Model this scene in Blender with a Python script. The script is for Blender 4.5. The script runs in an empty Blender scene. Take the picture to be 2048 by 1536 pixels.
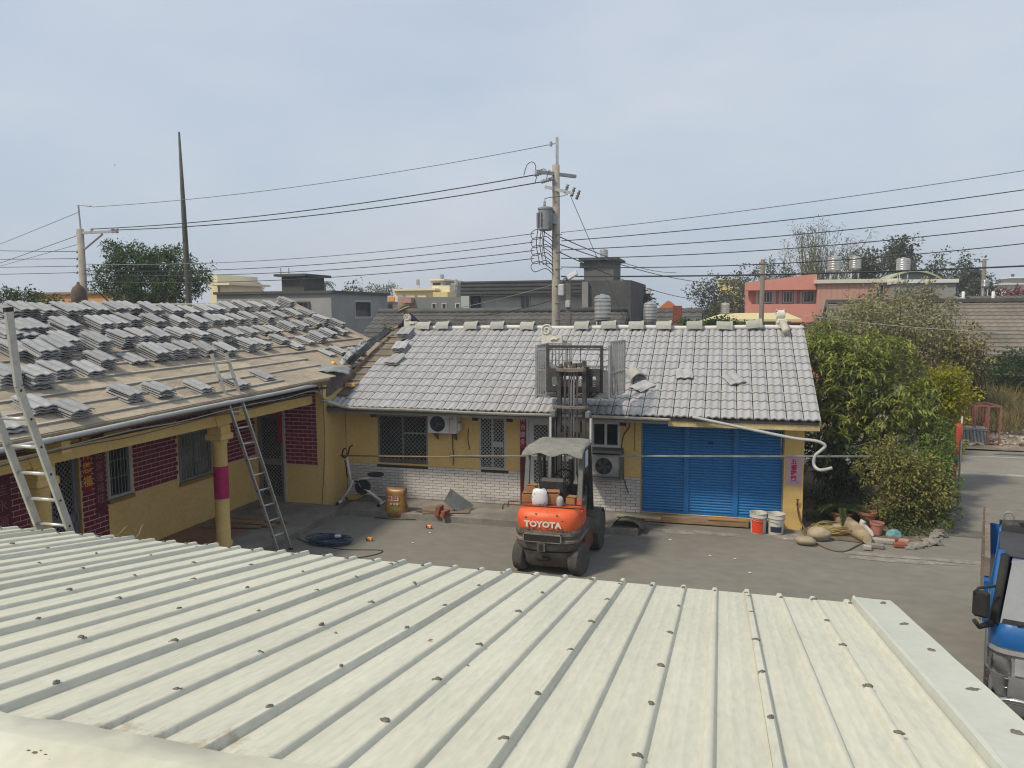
import bpy, bmesh, math, random
from mathutils import Vector, Matrix, noise
R = math.radians
rng = random.Random(7)
scn = bpy.context.scene
col = scn.collection

# ------------------------------------------------------------ camera
FPX, YAW, PITCH, ROLL, CAMZ = 1520.0, R(15.5), R(5.5), R(0.35), 4.4
_f = Vector((-math.sin(YAW) * math.cos(PITCH), math.cos(YAW) * math.cos(PITCH), -math.sin(PITCH)))
_r = Vector((math.cos(YAW), math.sin(YAW), 0))
_u = _r.cross(_f)
_r2 = _r * math.cos(ROLL) - _u * math.sin(ROLL)
_u2 = _u * math.cos(ROLL) + _r * math.sin(ROLL)
cam_d = bpy.data.cameras.new('camera')
cam_d.sensor_fit = 'HORIZONTAL'; cam_d.sensor_width = 36.0; cam_d.lens = FPX / 2048 * 36
cam_d.clip_end = 3000
cam = bpy.data.objects.new('camera', cam_d)
m3 = Matrix((_r2, _u2, -_f)).transposed()
cam.matrix_world = Matrix.Translation((0, 0, CAMZ)) @ m3.to_4x4()
col.objects.link(cam); scn.camera = cam

def at(x, y, **k):
    """the point of the place that the photograph shows at (x, y), on the given real plane X, Y or Z"""
    d = _r2 * ((x - 1024) / FPX) + _u2 * ((768 - y) / FPX) + _f
    (a, v), = k.items()
    i = 'XYZ'.index(a)
    c = Vector((0, 0, CAMZ))
    return c + d * ((v - c[i]) / d[i])

# ------------------------------------------------------------ sky, sun, exposure
SUN_EL, SUN_AZ = 52.0, 222.0      # degrees; azimuth from +Y clockwise, where the sun stands
w = bpy.data.worlds.new('World'); scn.world = w; w.use_nodes = True
nt = w.node_tree; nt.nodes.clear()
out = nt.nodes.new('ShaderNodeOutputWorld'); bg = nt.nodes.new('ShaderNodeBackground')
sky = nt.nodes.new('ShaderNodeTexSky'); sky.sky_type = 'NISHITA'; sky.sun_disc = False
sky.sun_elevation = R(SUN_EL); sky.sun_rotation = R(SUN_AZ); sky.dust_density = 4.0; sky.air_density = 1.3; sky.ozone_density = 1.5
tc = nt.nodes.new('ShaderNodeTexCoord'); mp = nt.nodes.new('ShaderNodeMapping')
mp.inputs['Scale'].default_value = (1.0, 1.0, 2.6)
nz = nt.nodes.new('ShaderNodeTexNoise'); nz.inputs['Scale'].default_value = 2.3; nz.inputs['Detail'].default_value = 5; nz.inputs['Roughness'].default_value = .5
rp = nt.nodes.new('ShaderNodeValToRGB')
rp.color_ramp.elements[0].position = .36; rp.color_ramp.elements[0].color = (4.6, 5.4, 6.5, 1)
rp.color_ramp.elements[1].position = .66; rp.color_ramp.elements[1].color = (5.8, 6.2, 6.9, 1)
mx = nt.nodes.new('ShaderNodeMixRGB'); mx.inputs[0].default_value = .78
nt.links.new(tc.outputs['Generated'], mp.inputs[0]); nt.links.new(mp.outputs[0], nz.inputs['Vector'])
nt.links.new(nz.outputs['Fac'], rp.inputs[0]); nt.links.new(sky.outputs[0], mx.inputs[1]); nt.links.new(rp.outputs[0], mx.inputs[2])
nt.links.new(mx.outputs[0], bg.inputs[0]); bg.inputs[1].default_value = .1
nt.links.new(bg.outputs[0], out.inputs[0])
sd = bpy.data.lights.new('sun', 'SUN'); sd.energy = 3.0; sd.angle = R(7); sd.color = (1, .90, .72)
so = bpy.data.objects.new('sun', sd)
_sv = Vector((math.sin(R(SUN_AZ)) * math.cos(R(SUN_EL)), math.cos(R(SUN_AZ)) * math.cos(R(SUN_EL)), math.sin(R(SUN_EL))))
so.rotation_euler = _sv.to_track_quat('Z', 'Y').to_euler(); so.location = (0, 0, 40)
col.objects.link(so)
scn.view_settings.view_transform = 'Standard'; scn.view_settings.look = 'None'
scn.view_settings.gamma = 1; scn.view_settings.use_curve_mapping = False; scn.view_settings.exposure = 0.28
scn.render.engine = 'CYCLES'; scn.cycles.use_denoising = True
scn.cycles.filter_width = 1.15; scn.cycles.max_bounces = 6; scn.cycles.diffuse_bounces = 3; scn.cycles.transparent_max_bounces = 8

# ------------------------------------------------------------ materials
MT = {}
def mat(name, c, rough=.8, metal=0.0, c2=None, scale=4.0, lo=.35, hi=.65, var=.12, vscale=18.0, bump=0.0, bscale=60.0, rnd=0.0,
        stretch=None, island=0.0, trans=0.0, spec=.4, coat=0.0):
    """procedural surface: base colour c, patches of c2 by noise, fine value variation, relief, variation from piece to piece"""
    if name in MT: return MT[name]
    m = bpy.data.materials.new(name); m.use_nodes = True; n = m.node_tree; N = n.nodes; L = n.links
    b = N['Principled BSDF']; o = N['Material Output']
    b.inputs['Roughness'].default_value = rough; b.inputs['Metallic'].default_value = metal
    b.inputs['Specular IOR Level'].default_value = spec; b.inputs['Coat Weight'].default_value = coat
    t = N.new('ShaderNodeTexCoord'); vec = t.outputs['Object']
    if stretch:
        q = N.new('ShaderNodeMapping'); q.inputs['Scale'].default_value = stretch; L.new(vec, q.inputs[0]); vec = q.outputs[0]
    cs = None
    if c2 is not None:
        a = N.new('ShaderNodeTexNoise'); a.inputs['Scale'].default_value = scale; a.inputs['Detail'].default_value = 6; a.inputs['Roughness'].default_value = .62
        L.new(vec, a.inputs['Vector'])
        r = N.new('ShaderNodeMapRange'); r.inputs[1].default_value = lo; r.inputs[2].default_value = hi; L.new(a.outputs['Fac'], r.inputs[0])
        x = N.new('ShaderNodeMixRGB'); x.inputs[1].default_value = (*c, 1); x.inputs[2].default_value = (*c2, 1); L.new(r.outputs[0], x.inputs[0]); cs = x.outputs[0]
    h = N.new('ShaderNodeHueSaturation'); h.inputs['Color'].default_value = (*c, 1)
    if cs: L.new(cs, h.inputs['Color'])
    v = N.new('ShaderNodeTexNoise'); v.inputs['Scale'].default_value = vscale; v.inputs['Detail'].default_value = 4; L.new(vec, v.inputs['Vector'])
    vr = N.new('ShaderNodeMapRange'); vr.inputs[1].default_value = .25; vr.inputs[2].default_value = .75
    vr.inputs[3].default_value = 1 - var; vr.inputs[4].default_value = 1 + var; L.new(v.outputs['Fac'], vr.inputs[0])
    val = vr.outputs[0]
    for amount, kind in ((rnd, 'ShaderNodeObjectInfo'), (island, 'ShaderNodeNewGeometry')):
        if not amount: continue
        oi = N.new(kind); rr = N.new('ShaderNodeMapRange'); rr.inputs[3].default_value = 1 - amount; rr.inputs[4].default_value = 1 + amount
        L.new(oi.outputs['Random' if kind.endswith('Info') else 'Random Per Island'], rr.inputs[0])
        mu = N.new('ShaderNodeMath'); mu.operation = 'MULTIPLY'; L.new(val, mu.inputs[0]); L.new(rr.outputs[0], mu.inputs[1]); val = mu.outputs[0]
        if kind.endswith('Geometry'):
            hh = N.new('ShaderNodeMapRange'); hh.inputs[3].default_value = .5 + amount * .06; hh.inputs[4].default_value = .5 - amount * .06
            L.new(oi.outputs['Random Per Island'], hh.inputs[0]); L.new(hh.outputs[0], h.inputs['Hue'])
    L.new(val, h.inputs['Value']); L.new(h.outputs[0], b.inputs['Base Color'])
    if bump:
        bn = N.new('ShaderNodeTexNoise'); bn.inputs['Scale'].default_value = bscale; bn.inputs['Detail'].default_value = 5; L.new(vec, bn.inputs['Vector'])
        bp = N.new('ShaderNodeBump'); bp.inputs['Strength'].default_value = bump; bp.inputs['Distance'].default_value = .02
        L.new(bn.outputs['Fac'], bp.inputs['Height']); L.new(bp.outputs[0], b.inputs['Normal'])
    if trans:
        tr = N.new('ShaderNodeBsdfTranslucent'); L.new(h.outputs[0], tr.inputs[0])
        ms = N.new('ShaderNodeMixShader'); ms.inputs[0].default_value = trans; L.new(b.outputs[0], ms.inputs[1]); L.new(tr.outputs[0], ms.inputs[2])
        L.new(ms.outputs[0], o.inputs[0])
    MT[name] = m
    return m

def glass_mat(name, c=(.02, .025, .03), rough=.08):
    return mat(name, c, rough=rough, var=.3, vscale=3, spec=.6)

# ------------------------------------------------------------ mesh helpers
WM = {}          # world matrix of every object made here
class MB:
    def __init__(s): s.v = []; s.f = []
    def add(s, vs, fs, M=None):
        k = len(s.v)
        s.v.extend([tuple(M @ Vector(p)) for p in vs] if M is not None else [tuple(p) for p in vs])
        s.f.extend([tuple(i + k for i in f) for f in fs]); return s
    def box(s, x0, x1, y0, y1, z0, z1, M=None):
        return s.add([(x0, y0, z0), (x1, y0, z0), (x1, y1, z0), (x0, y1, z0), (x0, y0, z1), (x1, y0, z1), (x1, y1, z1), (x0, y1, z1)],
                     [(0, 3, 2, 1), (4, 5, 6, 7), (0, 1, 5, 4), (1, 2, 6, 5), (2, 3, 7, 6), (3, 0, 4, 7)], M)
    def cbox(s, c, sx, sy, sz, rot=None, ch=0.0):
        M = Matrix.Translation(c)
        if rot is not None: M = M @ (rot.to_4x4() if hasattr(rot, 'to_4x4') else rot)
        if ch: return s.chbox(sx, sy, sz, ch, M)
        return s.box(-sx / 2, sx / 2, -sy / 2, sy / 2, -sz / 2, sz / 2, M)
    def chbox(s, sx, sy, sz, ch, M=None):
        """box with chamfered edges"""
        a, b, c = sx / 2, sy / 2, sz / 2; vs = []; ix = {}
        for i in (-1, 1):
            for j in (-1, 1):
                for k in (-1, 1):
                    for d in range(3):
                        p = [i * (a - ch), j * (b - ch), k * (c - ch)]; p[d] = (i * a, j * b, k * c)[d]
                        ix[i, j, k, d] = len(vs); vs.append(p)
        fs = []
        for d in range(3):
            e, g = [q for q in range(3) if q != d]
            for sg in (-1, 1):
                q = []
                for (p1, p2) in ((-1, -1), (1, -1), (1, 1), (-1, 1)):
                    t = [0, 0, 0]; t[d] = sg; t[e] = p1; t[g] = p2; q.append(ix[t[0], t[1], t[2], d])
                fs.append(q)
            for p1 in (-1, 1):
                for p2 in (-1, 1):
                    t0 = [0, 0, 0]; t0[e] = p1; t0[g] = p2; t1 = list(t0); t0[d] = -1; t1[d] = 1
                    fs.append([ix[(*t0, e)], ix[(*t1, e)], ix[(*t1, g)], ix[(*t0, g)]])
        for i in (-1, 1):
            for j in (-1, 1):
                for k in (-1, 1): fs.append([ix[i, j, k, 0], ix[i, j, k, 1], ix[i, j, k, 2]])
        return s.add(vs, fs, M)
    def tube(s, pts, r, n=8, cap=True, M=None):
        pts = [Vector(p) for p in pts]; rs = r if isinstance(r, (list, tuple)) else [r] * len(pts)
        vs = []; fs = []; prev = None
        for i, p in enumerate(pts):
            d = (pts[min(i + 1, len(pts) - 1)] - pts[max(i - 1, 0)]).normalized()
            if prev is None:
                ref = Vector((0, 0, 1)) if abs(d.z) < .9 else Vector((1, 0, 0)); a = d.cross(ref).normalized()
            else:
                a = (prev - d * prev.dot(d)).normalized()
            prev = a; b = d.cross(a)
            for k in range(n):
                t = 2 * math.pi * k / n; vs.append(p + (a * math.cos(t) + b * math.sin(t)) * rs[i])
        for i in range(len(pts) - 1):
            for k in range(n): fs.append((i * n + k, i * n + (k + 1) % n, (i + 1) * n + (k + 1) % n, (i + 1) * n + k))
        if cap: fs.append(tuple(range(n - 1, -1, -1))); fs.append(tuple((len(pts) - 1) * n + k for k in range(n)))
        return s.add(vs, fs, M)
    def lathe(s, prof, n=16, M=None, close=True):
        vs = []; fs = []
        for (r, z) in prof:
            for k in range(n): t = 2 * math.pi * k / n; vs.append((r * math.cos(t), r * math.sin(t), z))
        for i in range(len(prof) - 1):
            for k in range(n): fs.append((i * n + k, i * n + (k + 1) % n, (i + 1) * n + (k + 1) % n, (i + 1) * n + k))
        if close: fs.append(tuple(range(n - 1, -1, -1))); fs.append(tuple((len(prof) - 1) * n + k for k in range(n)))
        return s.add(vs, fs, M)
    def prism(s, poly, ext, M=None):
        """polygon (3D points) extruded along the vector ext"""
        n = len(poly); e = Vector(ext); vs = [Vector(p) for p in poly] + [Vector(p) + e for p in poly]
        fs = [tuple(range(n - 1, -1, -1)), tuple(range(n, 2 * n))] + [(i, (i + 1) % n, n + (i + 1) % n, n + i) for i in range(n)]
        return s.add(vs, fs, M)
    def sheet(s, rows, th=0.0):
        """grid of points rows[i][j]; th gives it a thickness downwards"""
        a = len(rows); b = len(rows[0]); vs = [p for r_ in rows for p in r_]; fs = []
        for i in range(a - 1):
            for j in range(b - 1): fs.append((i * b + j, i * b + j + 1, (i + 1) * b + j + 1, (i + 1) * b + j))
        if th:
            k = a * b; vs = vs + [(p[0], p[1], p[2] - th) for p in vs]; fs = fs + [tuple(k + q for q in reversed(f)) for f in fs]
            bd = [(0, j) for j in range(b)] + [(i, b - 1) for i in range(1, a)] + [(a - 1, j) for j in range(b - 2, -1, -1)] + [(i, 0) for i in range(a - 2, 0, -1)]
            ids = [i * b + j for i, j in bd]
            for q in range(len(ids)): x, y = ids[q], ids[(q + 1) % len(ids)]; fs.append((y, x, x + k, y + k))
        return s.add(vs, fs)
    def ball(s, c, r, sub=2, M=None, squash=(1, 1, 1), rough=0.0, seed=0):
        bm = bmesh.new(); bmesh.ops.create_icosphere(bm, subdivisions=sub, radius=1.0)
        vs = []
        for q in bm.verts:
            p = q.co; k = 1 + rough * noise.noise(p * 1.7 + Vector((seed * 7.1, seed * 3.3, seed)))
            vs.append((c[0] + p.x * r * squash[0] * k, c[1] + p.y * r * squash[1] * k, c[2] + p.z * r * squash[2] * k))
        fs = [tuple(q.index for q in f.verts) for f in bm.faces]; bm.free()
        return s.add(vs, fs, M)
    def mesh(s, name, m, smooth=False, shift=None):
        me = bpy.data.meshes.new(name)
        me.from_pydata([(p[0] - shift[0], p[1] - shift[1], p[2] - shift[2]) for p in s.v] if shift is not None else s.v, [], s.f)
        bm = bmesh.new(); bm.from_mesh(me); bmesh.ops.recalc_face_normals(bm, faces=bm.faces); bm.to_mesh(me); bm.free()
        if smooth:
            for p in me.polygons: p.use_smooth = True
        if m is not None: me.materials.append(m)
        return me
    def build(s, name, m, parent=None, smooth=False, local=False, label=None, cat=None, group=None, kind=None, recalc=True):
        o_ = None
        if parent is None:
            xs = [p[0] for p in s.v]; ys = [p[1] for p in s.v]; zs = [p[2] for p in s.v]
            o_ = Vector(((min(xs) + max(xs)) / 2, (min(ys) + max(ys)) / 2, min(zs)))
            me = bpy.data.meshes.new(name); me.from_pydata([(p[0] - o_.x, p[1] - o_.y, p[2] - o_.z) for p in s.v], [], s.f)
        else:
            me = bpy.data.meshes.new(name)
            if local: me.from_pydata(s.v, [], s.f)
            else:
                I = WM[parent].inverted(); me.from_pydata([tuple(I @ Vector(p)) for p in s.v], [], s.f)
        if recalc:
            bm = bmesh.new(); bm.from_mesh(me); bmesh.ops.recalc_face_normals(bm, faces=bm.faces); bm.to_mesh(me); bm.free()
        if smooth:
            for p in me.polygons: p.use_smooth = True
            if smooth == 'auto': sharp(me, 40)
        me.materials.append(m)
        ob = bpy.data.objects.new(name, me); col.objects.link(ob)
        if parent is None: ob.location = o_; WM[ob] = Matrix.Translation(o_)
        else: ob.parent = parent; WM[ob] = WM[parent].copy()
        return tag(ob, label, cat, group, kind)

def sharp(me, deg):
    bm = bmesh.new(); bm.from_mesh(me)
    for e in bm.edges:
        e.smooth = not (len(e.link_faces) == 2 and e.calc_face_angle(0) > R(deg))
    bm.to_mesh(me); bm.free()

def tag(o, label=None, cat=None, group=None, kind=None):
    for k, v in (('label', label), ('category', cat), ('group', group), ('kind', kind)):
        if v: o[k] = v
    return o

def thing(name, label, cat, loc=(0, 0, 0), rz=0.0, group=None, rot=None):
    e = bpy.data.objects.new(name, None); e.empty_display_size = .2; e.location = loc
    M = rot.to_4x4() if rot is not None else Matrix.Rotation(rz, 4, 'Z')
    e.rotation_euler = M.to_euler(); col.objects.link(e); WM[e] = Matrix.Translation(loc) @ M
    return tag(e, label, cat, group)

def inst(name, me, parent, M, local=False):
    """one more piece that shares mesh data; M is its world (or local) matrix"""
    ob = bpy.data.objects.new(name, me); col.objects.link(ob)
    if parent is not None:
        ob.parent = parent; L = M if local else WM[parent].inverted() @ M
        WM[ob] = WM[parent] @ L
    else: L = M; WM[ob] = M
    ob.matrix_local = L if parent is None else L
    ob.location, q, ob.scale = L.decompose(); ob.rotation_euler = q.to_euler()
    return ob

def copy_tree(o, parent=None):
    c = o.copy(); col.objects.link(c)
    c.parent = parent
    if parent is not None: WM[c] = WM[parent]
    for ch in [q for q in o.children]: copy_tree(ch, c)
    return c

def put(o, loc, rz=0.0):
    o.location = loc; o.rotation_euler = (0, 0, rz); WM[o] = Matrix.Translation(loc) @ Matrix.Rotation(rz, 4, 'Z'); return o

def frame(mb, x0, x1, z0, z1, w_, y0, y1):
    """rectangular frame in the XZ plane"""
    mb.box(x0, x1, y0, y1, z0, z0 + w_); mb.box(x0, x1, y0, y1, z1 - w_, z1)
    mb.box(x0, x0 + w_, y0, y1, z0 + w_, z1 - w_); mb.box(x1 - w_, x1, y0, y1, z0 + w_, z1 - w_); return mb

def pierced(x0, x1, z0, z1, y0, y1, holes):
    """wall slab in the XZ plane with rectangular openings"""
    mb = MB(); xs = sorted({x0, x1, *[h[0] for h in holes], *[h[1] for h in holes]}); zs = sorted({z0, z1, *[h[2] for h in holes], *[h[3] for h in holes]})
    nx, nz_ = len(xs) - 1, len(zs) - 1
    solid = {(i, j): not any(h[0] <= (xs[i] + xs[i + 1]) / 2 <= h[1] and h[2] <= (zs[j] + zs[j + 1]) / 2 <= h[3] for h in holes) for i in range(nx) for j in range(nz_)}
    vid = {}
    def V(i, j, y):
        k = (i, j, y)
        if k not in vid: vid[k] = len(mb.v); mb.v.append((xs[i], y, zs[j]))
        return vid[k]
    for (i, j), ok in solid.items():
        if not ok: continue
        for y in (y0, y1): mb.f.append((V(i, j, y), V(i + 1, j, y), V(i + 1, j + 1, y), V(i, j + 1, y)))
        for (di, dj, a, b) in ((-1, 0, (i, j), (i, j + 1)), (1, 0, (i + 1, j), (i + 1, j + 1)), (0, -1, (i, j), (i + 1, j)), (0, 1, (i, j + 1), (i + 1, j + 1))):
            if not solid.get((i + di, j + dj), False):
                mb.f.append((V(*a, y0), V(*b, y0), V(*b, y1), V(*a, y1)))
    return mb

def lattice(mb, x0, x1, z0, z1, y, pitch, w_=.008, t=.004):
    """diamond mesh grille in the XZ plane"""
    W_, H_ = x1 - x0, z1 - z0
    k = -int(H_ / pitch) - 1
    while k * pitch < W_:
        for sg in (1, -1):
            a = k * pitch
            s0, s1 = max(0, -a), min(H_, W_ - a)
            if s1 - s0 > .01:
                p = [(a + s0, s0), (a + s1, s1)]
                if sg < 0: p = [(W_ - q[0], q[1]) for q in p]
                A = Vector((x0 + p[0][0], y, z0 + p[0][1])); B = Vector((x0 + p[1][0], y, z0 + p[1][1])); d = (B - A).normalized(); nn = Vector((-d.z, 0, d.x)) * w_ / 2; e = Vector((0, t, 0))
                mb.add([A - nn, B - nn, B + nn, A + nn, A - nn + e, B - nn + e, B + nn + e, A + nn + e],
                       [(0, 1, 2, 3), (7, 6, 5, 4), (0, 4, 5, 1), (2, 6, 7, 3), (0, 3, 7, 4), (1, 5, 6, 2)])
        k += 1
    return mb

def swapxy(mb, X0=0.0, flip=1):
    """turn something built in the XZ plane (running along x, depth y) into the YZ plane: x -> Y, y -> X0 - flip*y"""
    mb.v = [(X0 - flip * p[1], p[0], p[2]) for p in mb.v]; return mb

def text_mb(body, size, spacing=1.0, bold=0.0, squeeze=1.0):
    c = bpy.data.curves.new('lettering', 'FONT'); c.body = body; c.size = size; c.align_x = 'CENTER'; c.align_y = 'CENTER'; c.space_line = spacing; c.offset = bold; c.resolution_u = 2
    o = bpy.data.objects.new('lettering', c); col.objects.link(o)
    dg = bpy.context.evaluated_depsgraph_get(); me = bpy.data.meshes.new_from_object(o.evaluated_get(dg))
    mb = MB(); mb.v = [(p.co.x * squeeze, p.co.y, p.co.z) for p in me.vertices]; mb.f = [tuple(p.vertices) for p in me.polygons]
    bpy.data.objects.remove(o); bpy.data.curves.remove(c); bpy.data.meshes.remove(me)
    return mb

def catmull(pts, n=6):
    P = [Vector(p) for p in pts]; o = []
    for i in range(len(P) - 1):
        a, b, c, d = P[max(i - 1, 0)], P[i], P[i + 1], P[min(i + 2, len(P) - 1)]
        for k in range(n):
            t = k / n
            o.append(.5 * ((2 * b) + (c - a) * t + (2 * a - 5 * b + 4 * c - d) * t * t + (3 * b - 3 * c + d - a) * t ** 3))
    o.append(P[-1]); return o

# shared materials
M_yellow = mat('mustard_plaster', (.72, .51, .195), .9, c2=(.61, .42, .155), scale=1.3, lo=.3, hi=.75, var=.09, bump=.12, bscale=90)
M_maroon = mat('maroon_paint', (.09, .012, .022), .6, var=.2)
M_white = mat('white_paint', (.62, .62, .60), .5, var=.08)
M_alu = mat('aluminium_frame', (.42, .43, .43), .45, metal=.3, var=.1)
M_alud = mat('dull_aluminium', (.22, .22, .21), .5, metal=.2, var=.15)
M_dark = mat('painted_interior_dark', (.012, .012, .014), .9)  # flat black standing in for the shade inside rooms and openings
M_glass = glass_mat('dark_glass')
M_conc = mat('worn_concrete', (.24, .22, .19), .92, c2=(.14, .13, .115), scale=2.2, var=.12, bump=.25, bscale=50)
M_concd = mat('dark_concrete', (.10, .095, .088), .95, c2=(.055, .052, .05), scale=1.2, var=.2, bump=.2, bscale=20)
M_tile = mat('grey_concrete_tile', (.335, .335, .335), .6, c2=(.28, .28, .285), scale=7, var=.09, vscale=40, rnd=.06, bump=.08, bscale=120)
M_tiled = mat('stacked_tile_grey', (.33, .335, .335), .7, c2=(.24, .245, .25), scale=5, var=.14, vscale=30, rnd=.16, bump=.1, bscale=120)
M_ridge = mat('khaki_ridge_tile', (.36, .36, .32), .7, c2=(.28, .28, .25), scale=5, var=.1, rnd=.1)
M_pvc = mat('grey_pvc_pipe', (.40, .405, .40), .4, var=.08, c2=(.33, .33, .32), scale=3)
M_black = mat('black_rubber', (.018, .018, .018), .85, var=.3)
M_steel = mat('galvanised_steel', (.42, .43, .43), .4, metal=.6, c2=(.28, .28, .27), scale=8, var=.12)
M_rust = mat('rusty_steel', (.17, .06, .03), .85, c2=(.09, .04, .025), scale=9, var=.25)
M_wood = mat('weathered_wood', (.30, .20, .11), .85, c2=(.18, .12, .07), scale=3, stretch=(1, 12, 12), var=.15)
M_bark = mat('tree_bark', (.10, .08, .06), .95, c2=(.05, .04, .03), scale=9, stretch=(3, 3, 1), var=.25, bump=.5, bscale=20)
# ============================================================ ground
M_soil = mat('dry_soil', (.15, .12, .085), .98, c2=(.09, .078, .055), scale=.9, var=.25, vscale=9, bump=.6, bscale=14)
M_asph = mat('courtyard_paving', (.182, .171, .148), .9, c2=(.152, .143, .124), scale=.7, lo=.3, hi=.7, var=.12, vscale=4, stretch=(.8, 1.3, 1), bump=.15, bscale=90)
M_road = mat('far_road', (.22, .205, .18), .92, c2=(.17, .16, .14), scale=.5, var=.1, bump=.1)
M_light = mat('pale_cement', (.36, .34, .30), .9, c2=(.24, .225, .2), scale=2.5, var=.15, bump=.15)
g = MB(); g.add([(-600, -200, -.03), (600, -200, -.03), (600, 1500, -.03), (-600, 1500, -.03)], [(0, 1, 2, 3)])
tag(g.build('ground', M_soil), kind='structure')
g = MB(); n = 40
rows = [[(-10 + 28 * j / n, -6 + 28.2 * i / n, 0) for j in range(n + 1)] for i in range(n + 1)]
g.sheet(rows); tag(g.build('courtyard', M_asph), kind='structure')
g = MB(); g.add([(-2, 22.2, .002), (40, 22.2, .002), (40, 26.25, .002), (-2, 26.25, .002)], [(0, 1, 2, 3)])
tag(g.build('road', M_road), kind='structure')
# cement strip across the lane mouth and pale patches of spilt mortar
def blob(name, cx, cy, sx, sy, z, m, seed, n=26, rz=0.0, amp=.45):
    mb = MB(); pts = []
    for k in range(n):
        t = 2 * math.pi * k / n; q = 1 + amp * noise.noise(Vector((math.cos(t) * 1.3 + seed * 5, math.sin(t) * 1.3, seed)))
        x, y = math.cos(t) * sx * q, math.sin(t) * sy * q
        pts.append((cx + x * math.cos(rz) - y * math.sin(rz), cy + x * math.sin(rz) + y * math.cos(rz), z))
    mb.add(pts, [tuple(range(n))]); return tag(mb.build(name, m), kind='structure')
g = MB(); xs = [5.2 + k * .7 for k in range(30)]
g.sheet([[(x, 22.35 + .05 * math.sin(x * 3), .006) for x in xs], [(x, 22.62 + .05 * math.sin(x * 2 + 1), .006) for x in xs]])
tag(g.build('pavement_strip', M_light), kind='structure')
g = MB(); xs = [2.2 + k * .3 for k in range(34)]
g.sheet([[(x, 14.52 - .03 * x + .06 * noise.noise(Vector((x, 0, 3))), .006) for x in xs], [(x, 14.70 - .03 * x + .09 * noise.noise(Vector((x * 2, 5, 3))), .006) for x in xs]])
M_stain = mat('mortar_stain', (.255, .24, .21), .95, c2=(.168, .157, .136), scale=5, lo=.4, hi=.6, var=.15)
tag(g.build('cement_seam', M_stain), kind='structure')
g = MB(); xs = [5.5 + k * .7 for k in range(30)]
g.sheet([[(x, 25.1, .006) for x in xs], [(x, 25.28, .006) for x in xs]]); tag(g.build('road_edge_line', M_light), kind='structure')
M_stain = mat('mortar_stain', (.255, .24, .21), .95, c2=(.168, .157, .136), scale=5, lo=.4, hi=.6, var=.15)
M_damp = mat('oil_stain', (.085, .08, .073), .8, c2=(.13, .122, .108), scale=4, lo=.4, hi=.65, var=.1)
for i, (x, y, sx, sy, m) in enumerate([(-.4, 15.15, .9, .16, M_stain), (1.5, 15.3, .55, .22, M_stain), (3.0, 14.3, .8, .12, M_stain),
                                        (.9, 9.6, .2, .07, M_damp), (2.0, 10.6, .16, .05, M_damp), (4.6, 16.4, .5, .3, M_damp)]):
    blob('ground_stain', x, y, sx, sy, .004 + .0006 * i, m, i + 1)
# planted soil beside the right house, with a slight mound
g = MB(); n = 22; rows = []
for i in range(n + 1):
    t = i / n; y = 15.2 + 7.0 * t; xa, xb = 1.62, 4.05 + 1.25 * min(1, max(0, (y - 15.8) / 3.4))
    rows.append([(xa + (xb - xa) * j / 12, y + (.35 * abs(j / 12 - .45) if i == 0 else 0), .012 + (.13 * math.sin(math.pi * j / 12) ** .5 + .05 * noise.noise(Vector((j * .5, i * .5, 1)))) * min(1, t * 4)) for j in range(13)])
g.sheet(rows); tag(g.build('garden_soil', M_soil, smooth=True), kind='structure')
M_rub = mat('rubble_soil', (.24, .20, .155), .98, c2=(.12, .10, .075), scale=3, var=.3, vscale=14, bump=.8, bscale=12)
g = MB(); n = 30; rows = []
for i in range(n + 1):
    rows.append([(4 + 22 * j / n, 26.25 + 11 * i / n, .03 + min(.40 * min(1, i / 8) + max(0, i - 7) * .055, 1.6) * (.75 + .5 * noise.noise(Vector((j * .3, i * .3, 2)))) + .05 * noise.noise(Vector((j * 1.7, i * 1.7, 2)))) for j in range(n + 1)])
g.sheet(rows); tag(g.build('rubble_bank', M_rub, smooth=True), kind='structure')
# loose stones lying on the rubble bank
g = MB(); r_ = random.Random(3)
for k in range(520):
    x = r_.uniform(6, 15); y = 26.6 + abs(r_.gauss(0, 1.6)); s = r_.uniform(.03, .12)
    g.ball((x, y, .12 + .07 * (y - 26.6)), s, 1, squash=(1, .8, .6), rough=.5, seed=k)
tag(g.build('rubble_stones', mat('rubble_stone', (.34, .30, .25), .95, c2=(.2, .16, .12), scale=2, var=.2, island=.35)), 'pale broken stones scattered over the bank across the lane', 'rubble', kind='stuff')
# ============================================================ right house (long wing with the new tile roof)
EY, EZ, RY, RZ = 15.0, 2.30, 18.6, 3.90
SL = math.hypot(RY - EY, RZ - EZ); SA = math.atan2(RZ - EZ, RY - EY)
def roof_r(x, s, h=0.0):
    """point on the right roof: x, distance s up the slope, h above it"""
    return Vector((x, EY + s * math.cos(SA) - h * math.sin(SA), EZ + s * math.sin(SA) + h * math.cos(SA)))
rh = thing('tiled_house', 'long single storey yellow house with new grey tile roof and blue shutter', 'house', (-3.4, 17, 0))
WY = 15.9
holes = [(-7.63, -6.40, .93, 2.05), (-5.18, -4.56, .90, 2.07), (-4.09, -2.90, .13, 2.08), (-2.66, -2.05, 1.50, 2.05), (-1.60, 1.23, .15, 2.12)]
pierced(-8.44, 1.58, 0, 2.75, WY, WY + .2, holes).build('wall', M_yellow, rh)
MB().prism([(1.58, WY, 0), (1.58, 21.4, 0), (1.58, 21.4, 2.6), (1.58, RY, RZ - .08), (1.58, WY, 2.66)], (-.18, 0, 0)).build('wall', M_yellow, rh)
MB().box(-8.44, 1.4, 21.2, 21.4, 0, 2.6).build('wall', M_yellow, rh)
MB().box(-8.44, 1.4, 18.4, 18.5, 0, 2.6).build('wall', M_dark, rh)  # inner wall coloured black so the inside stays dark
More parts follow.
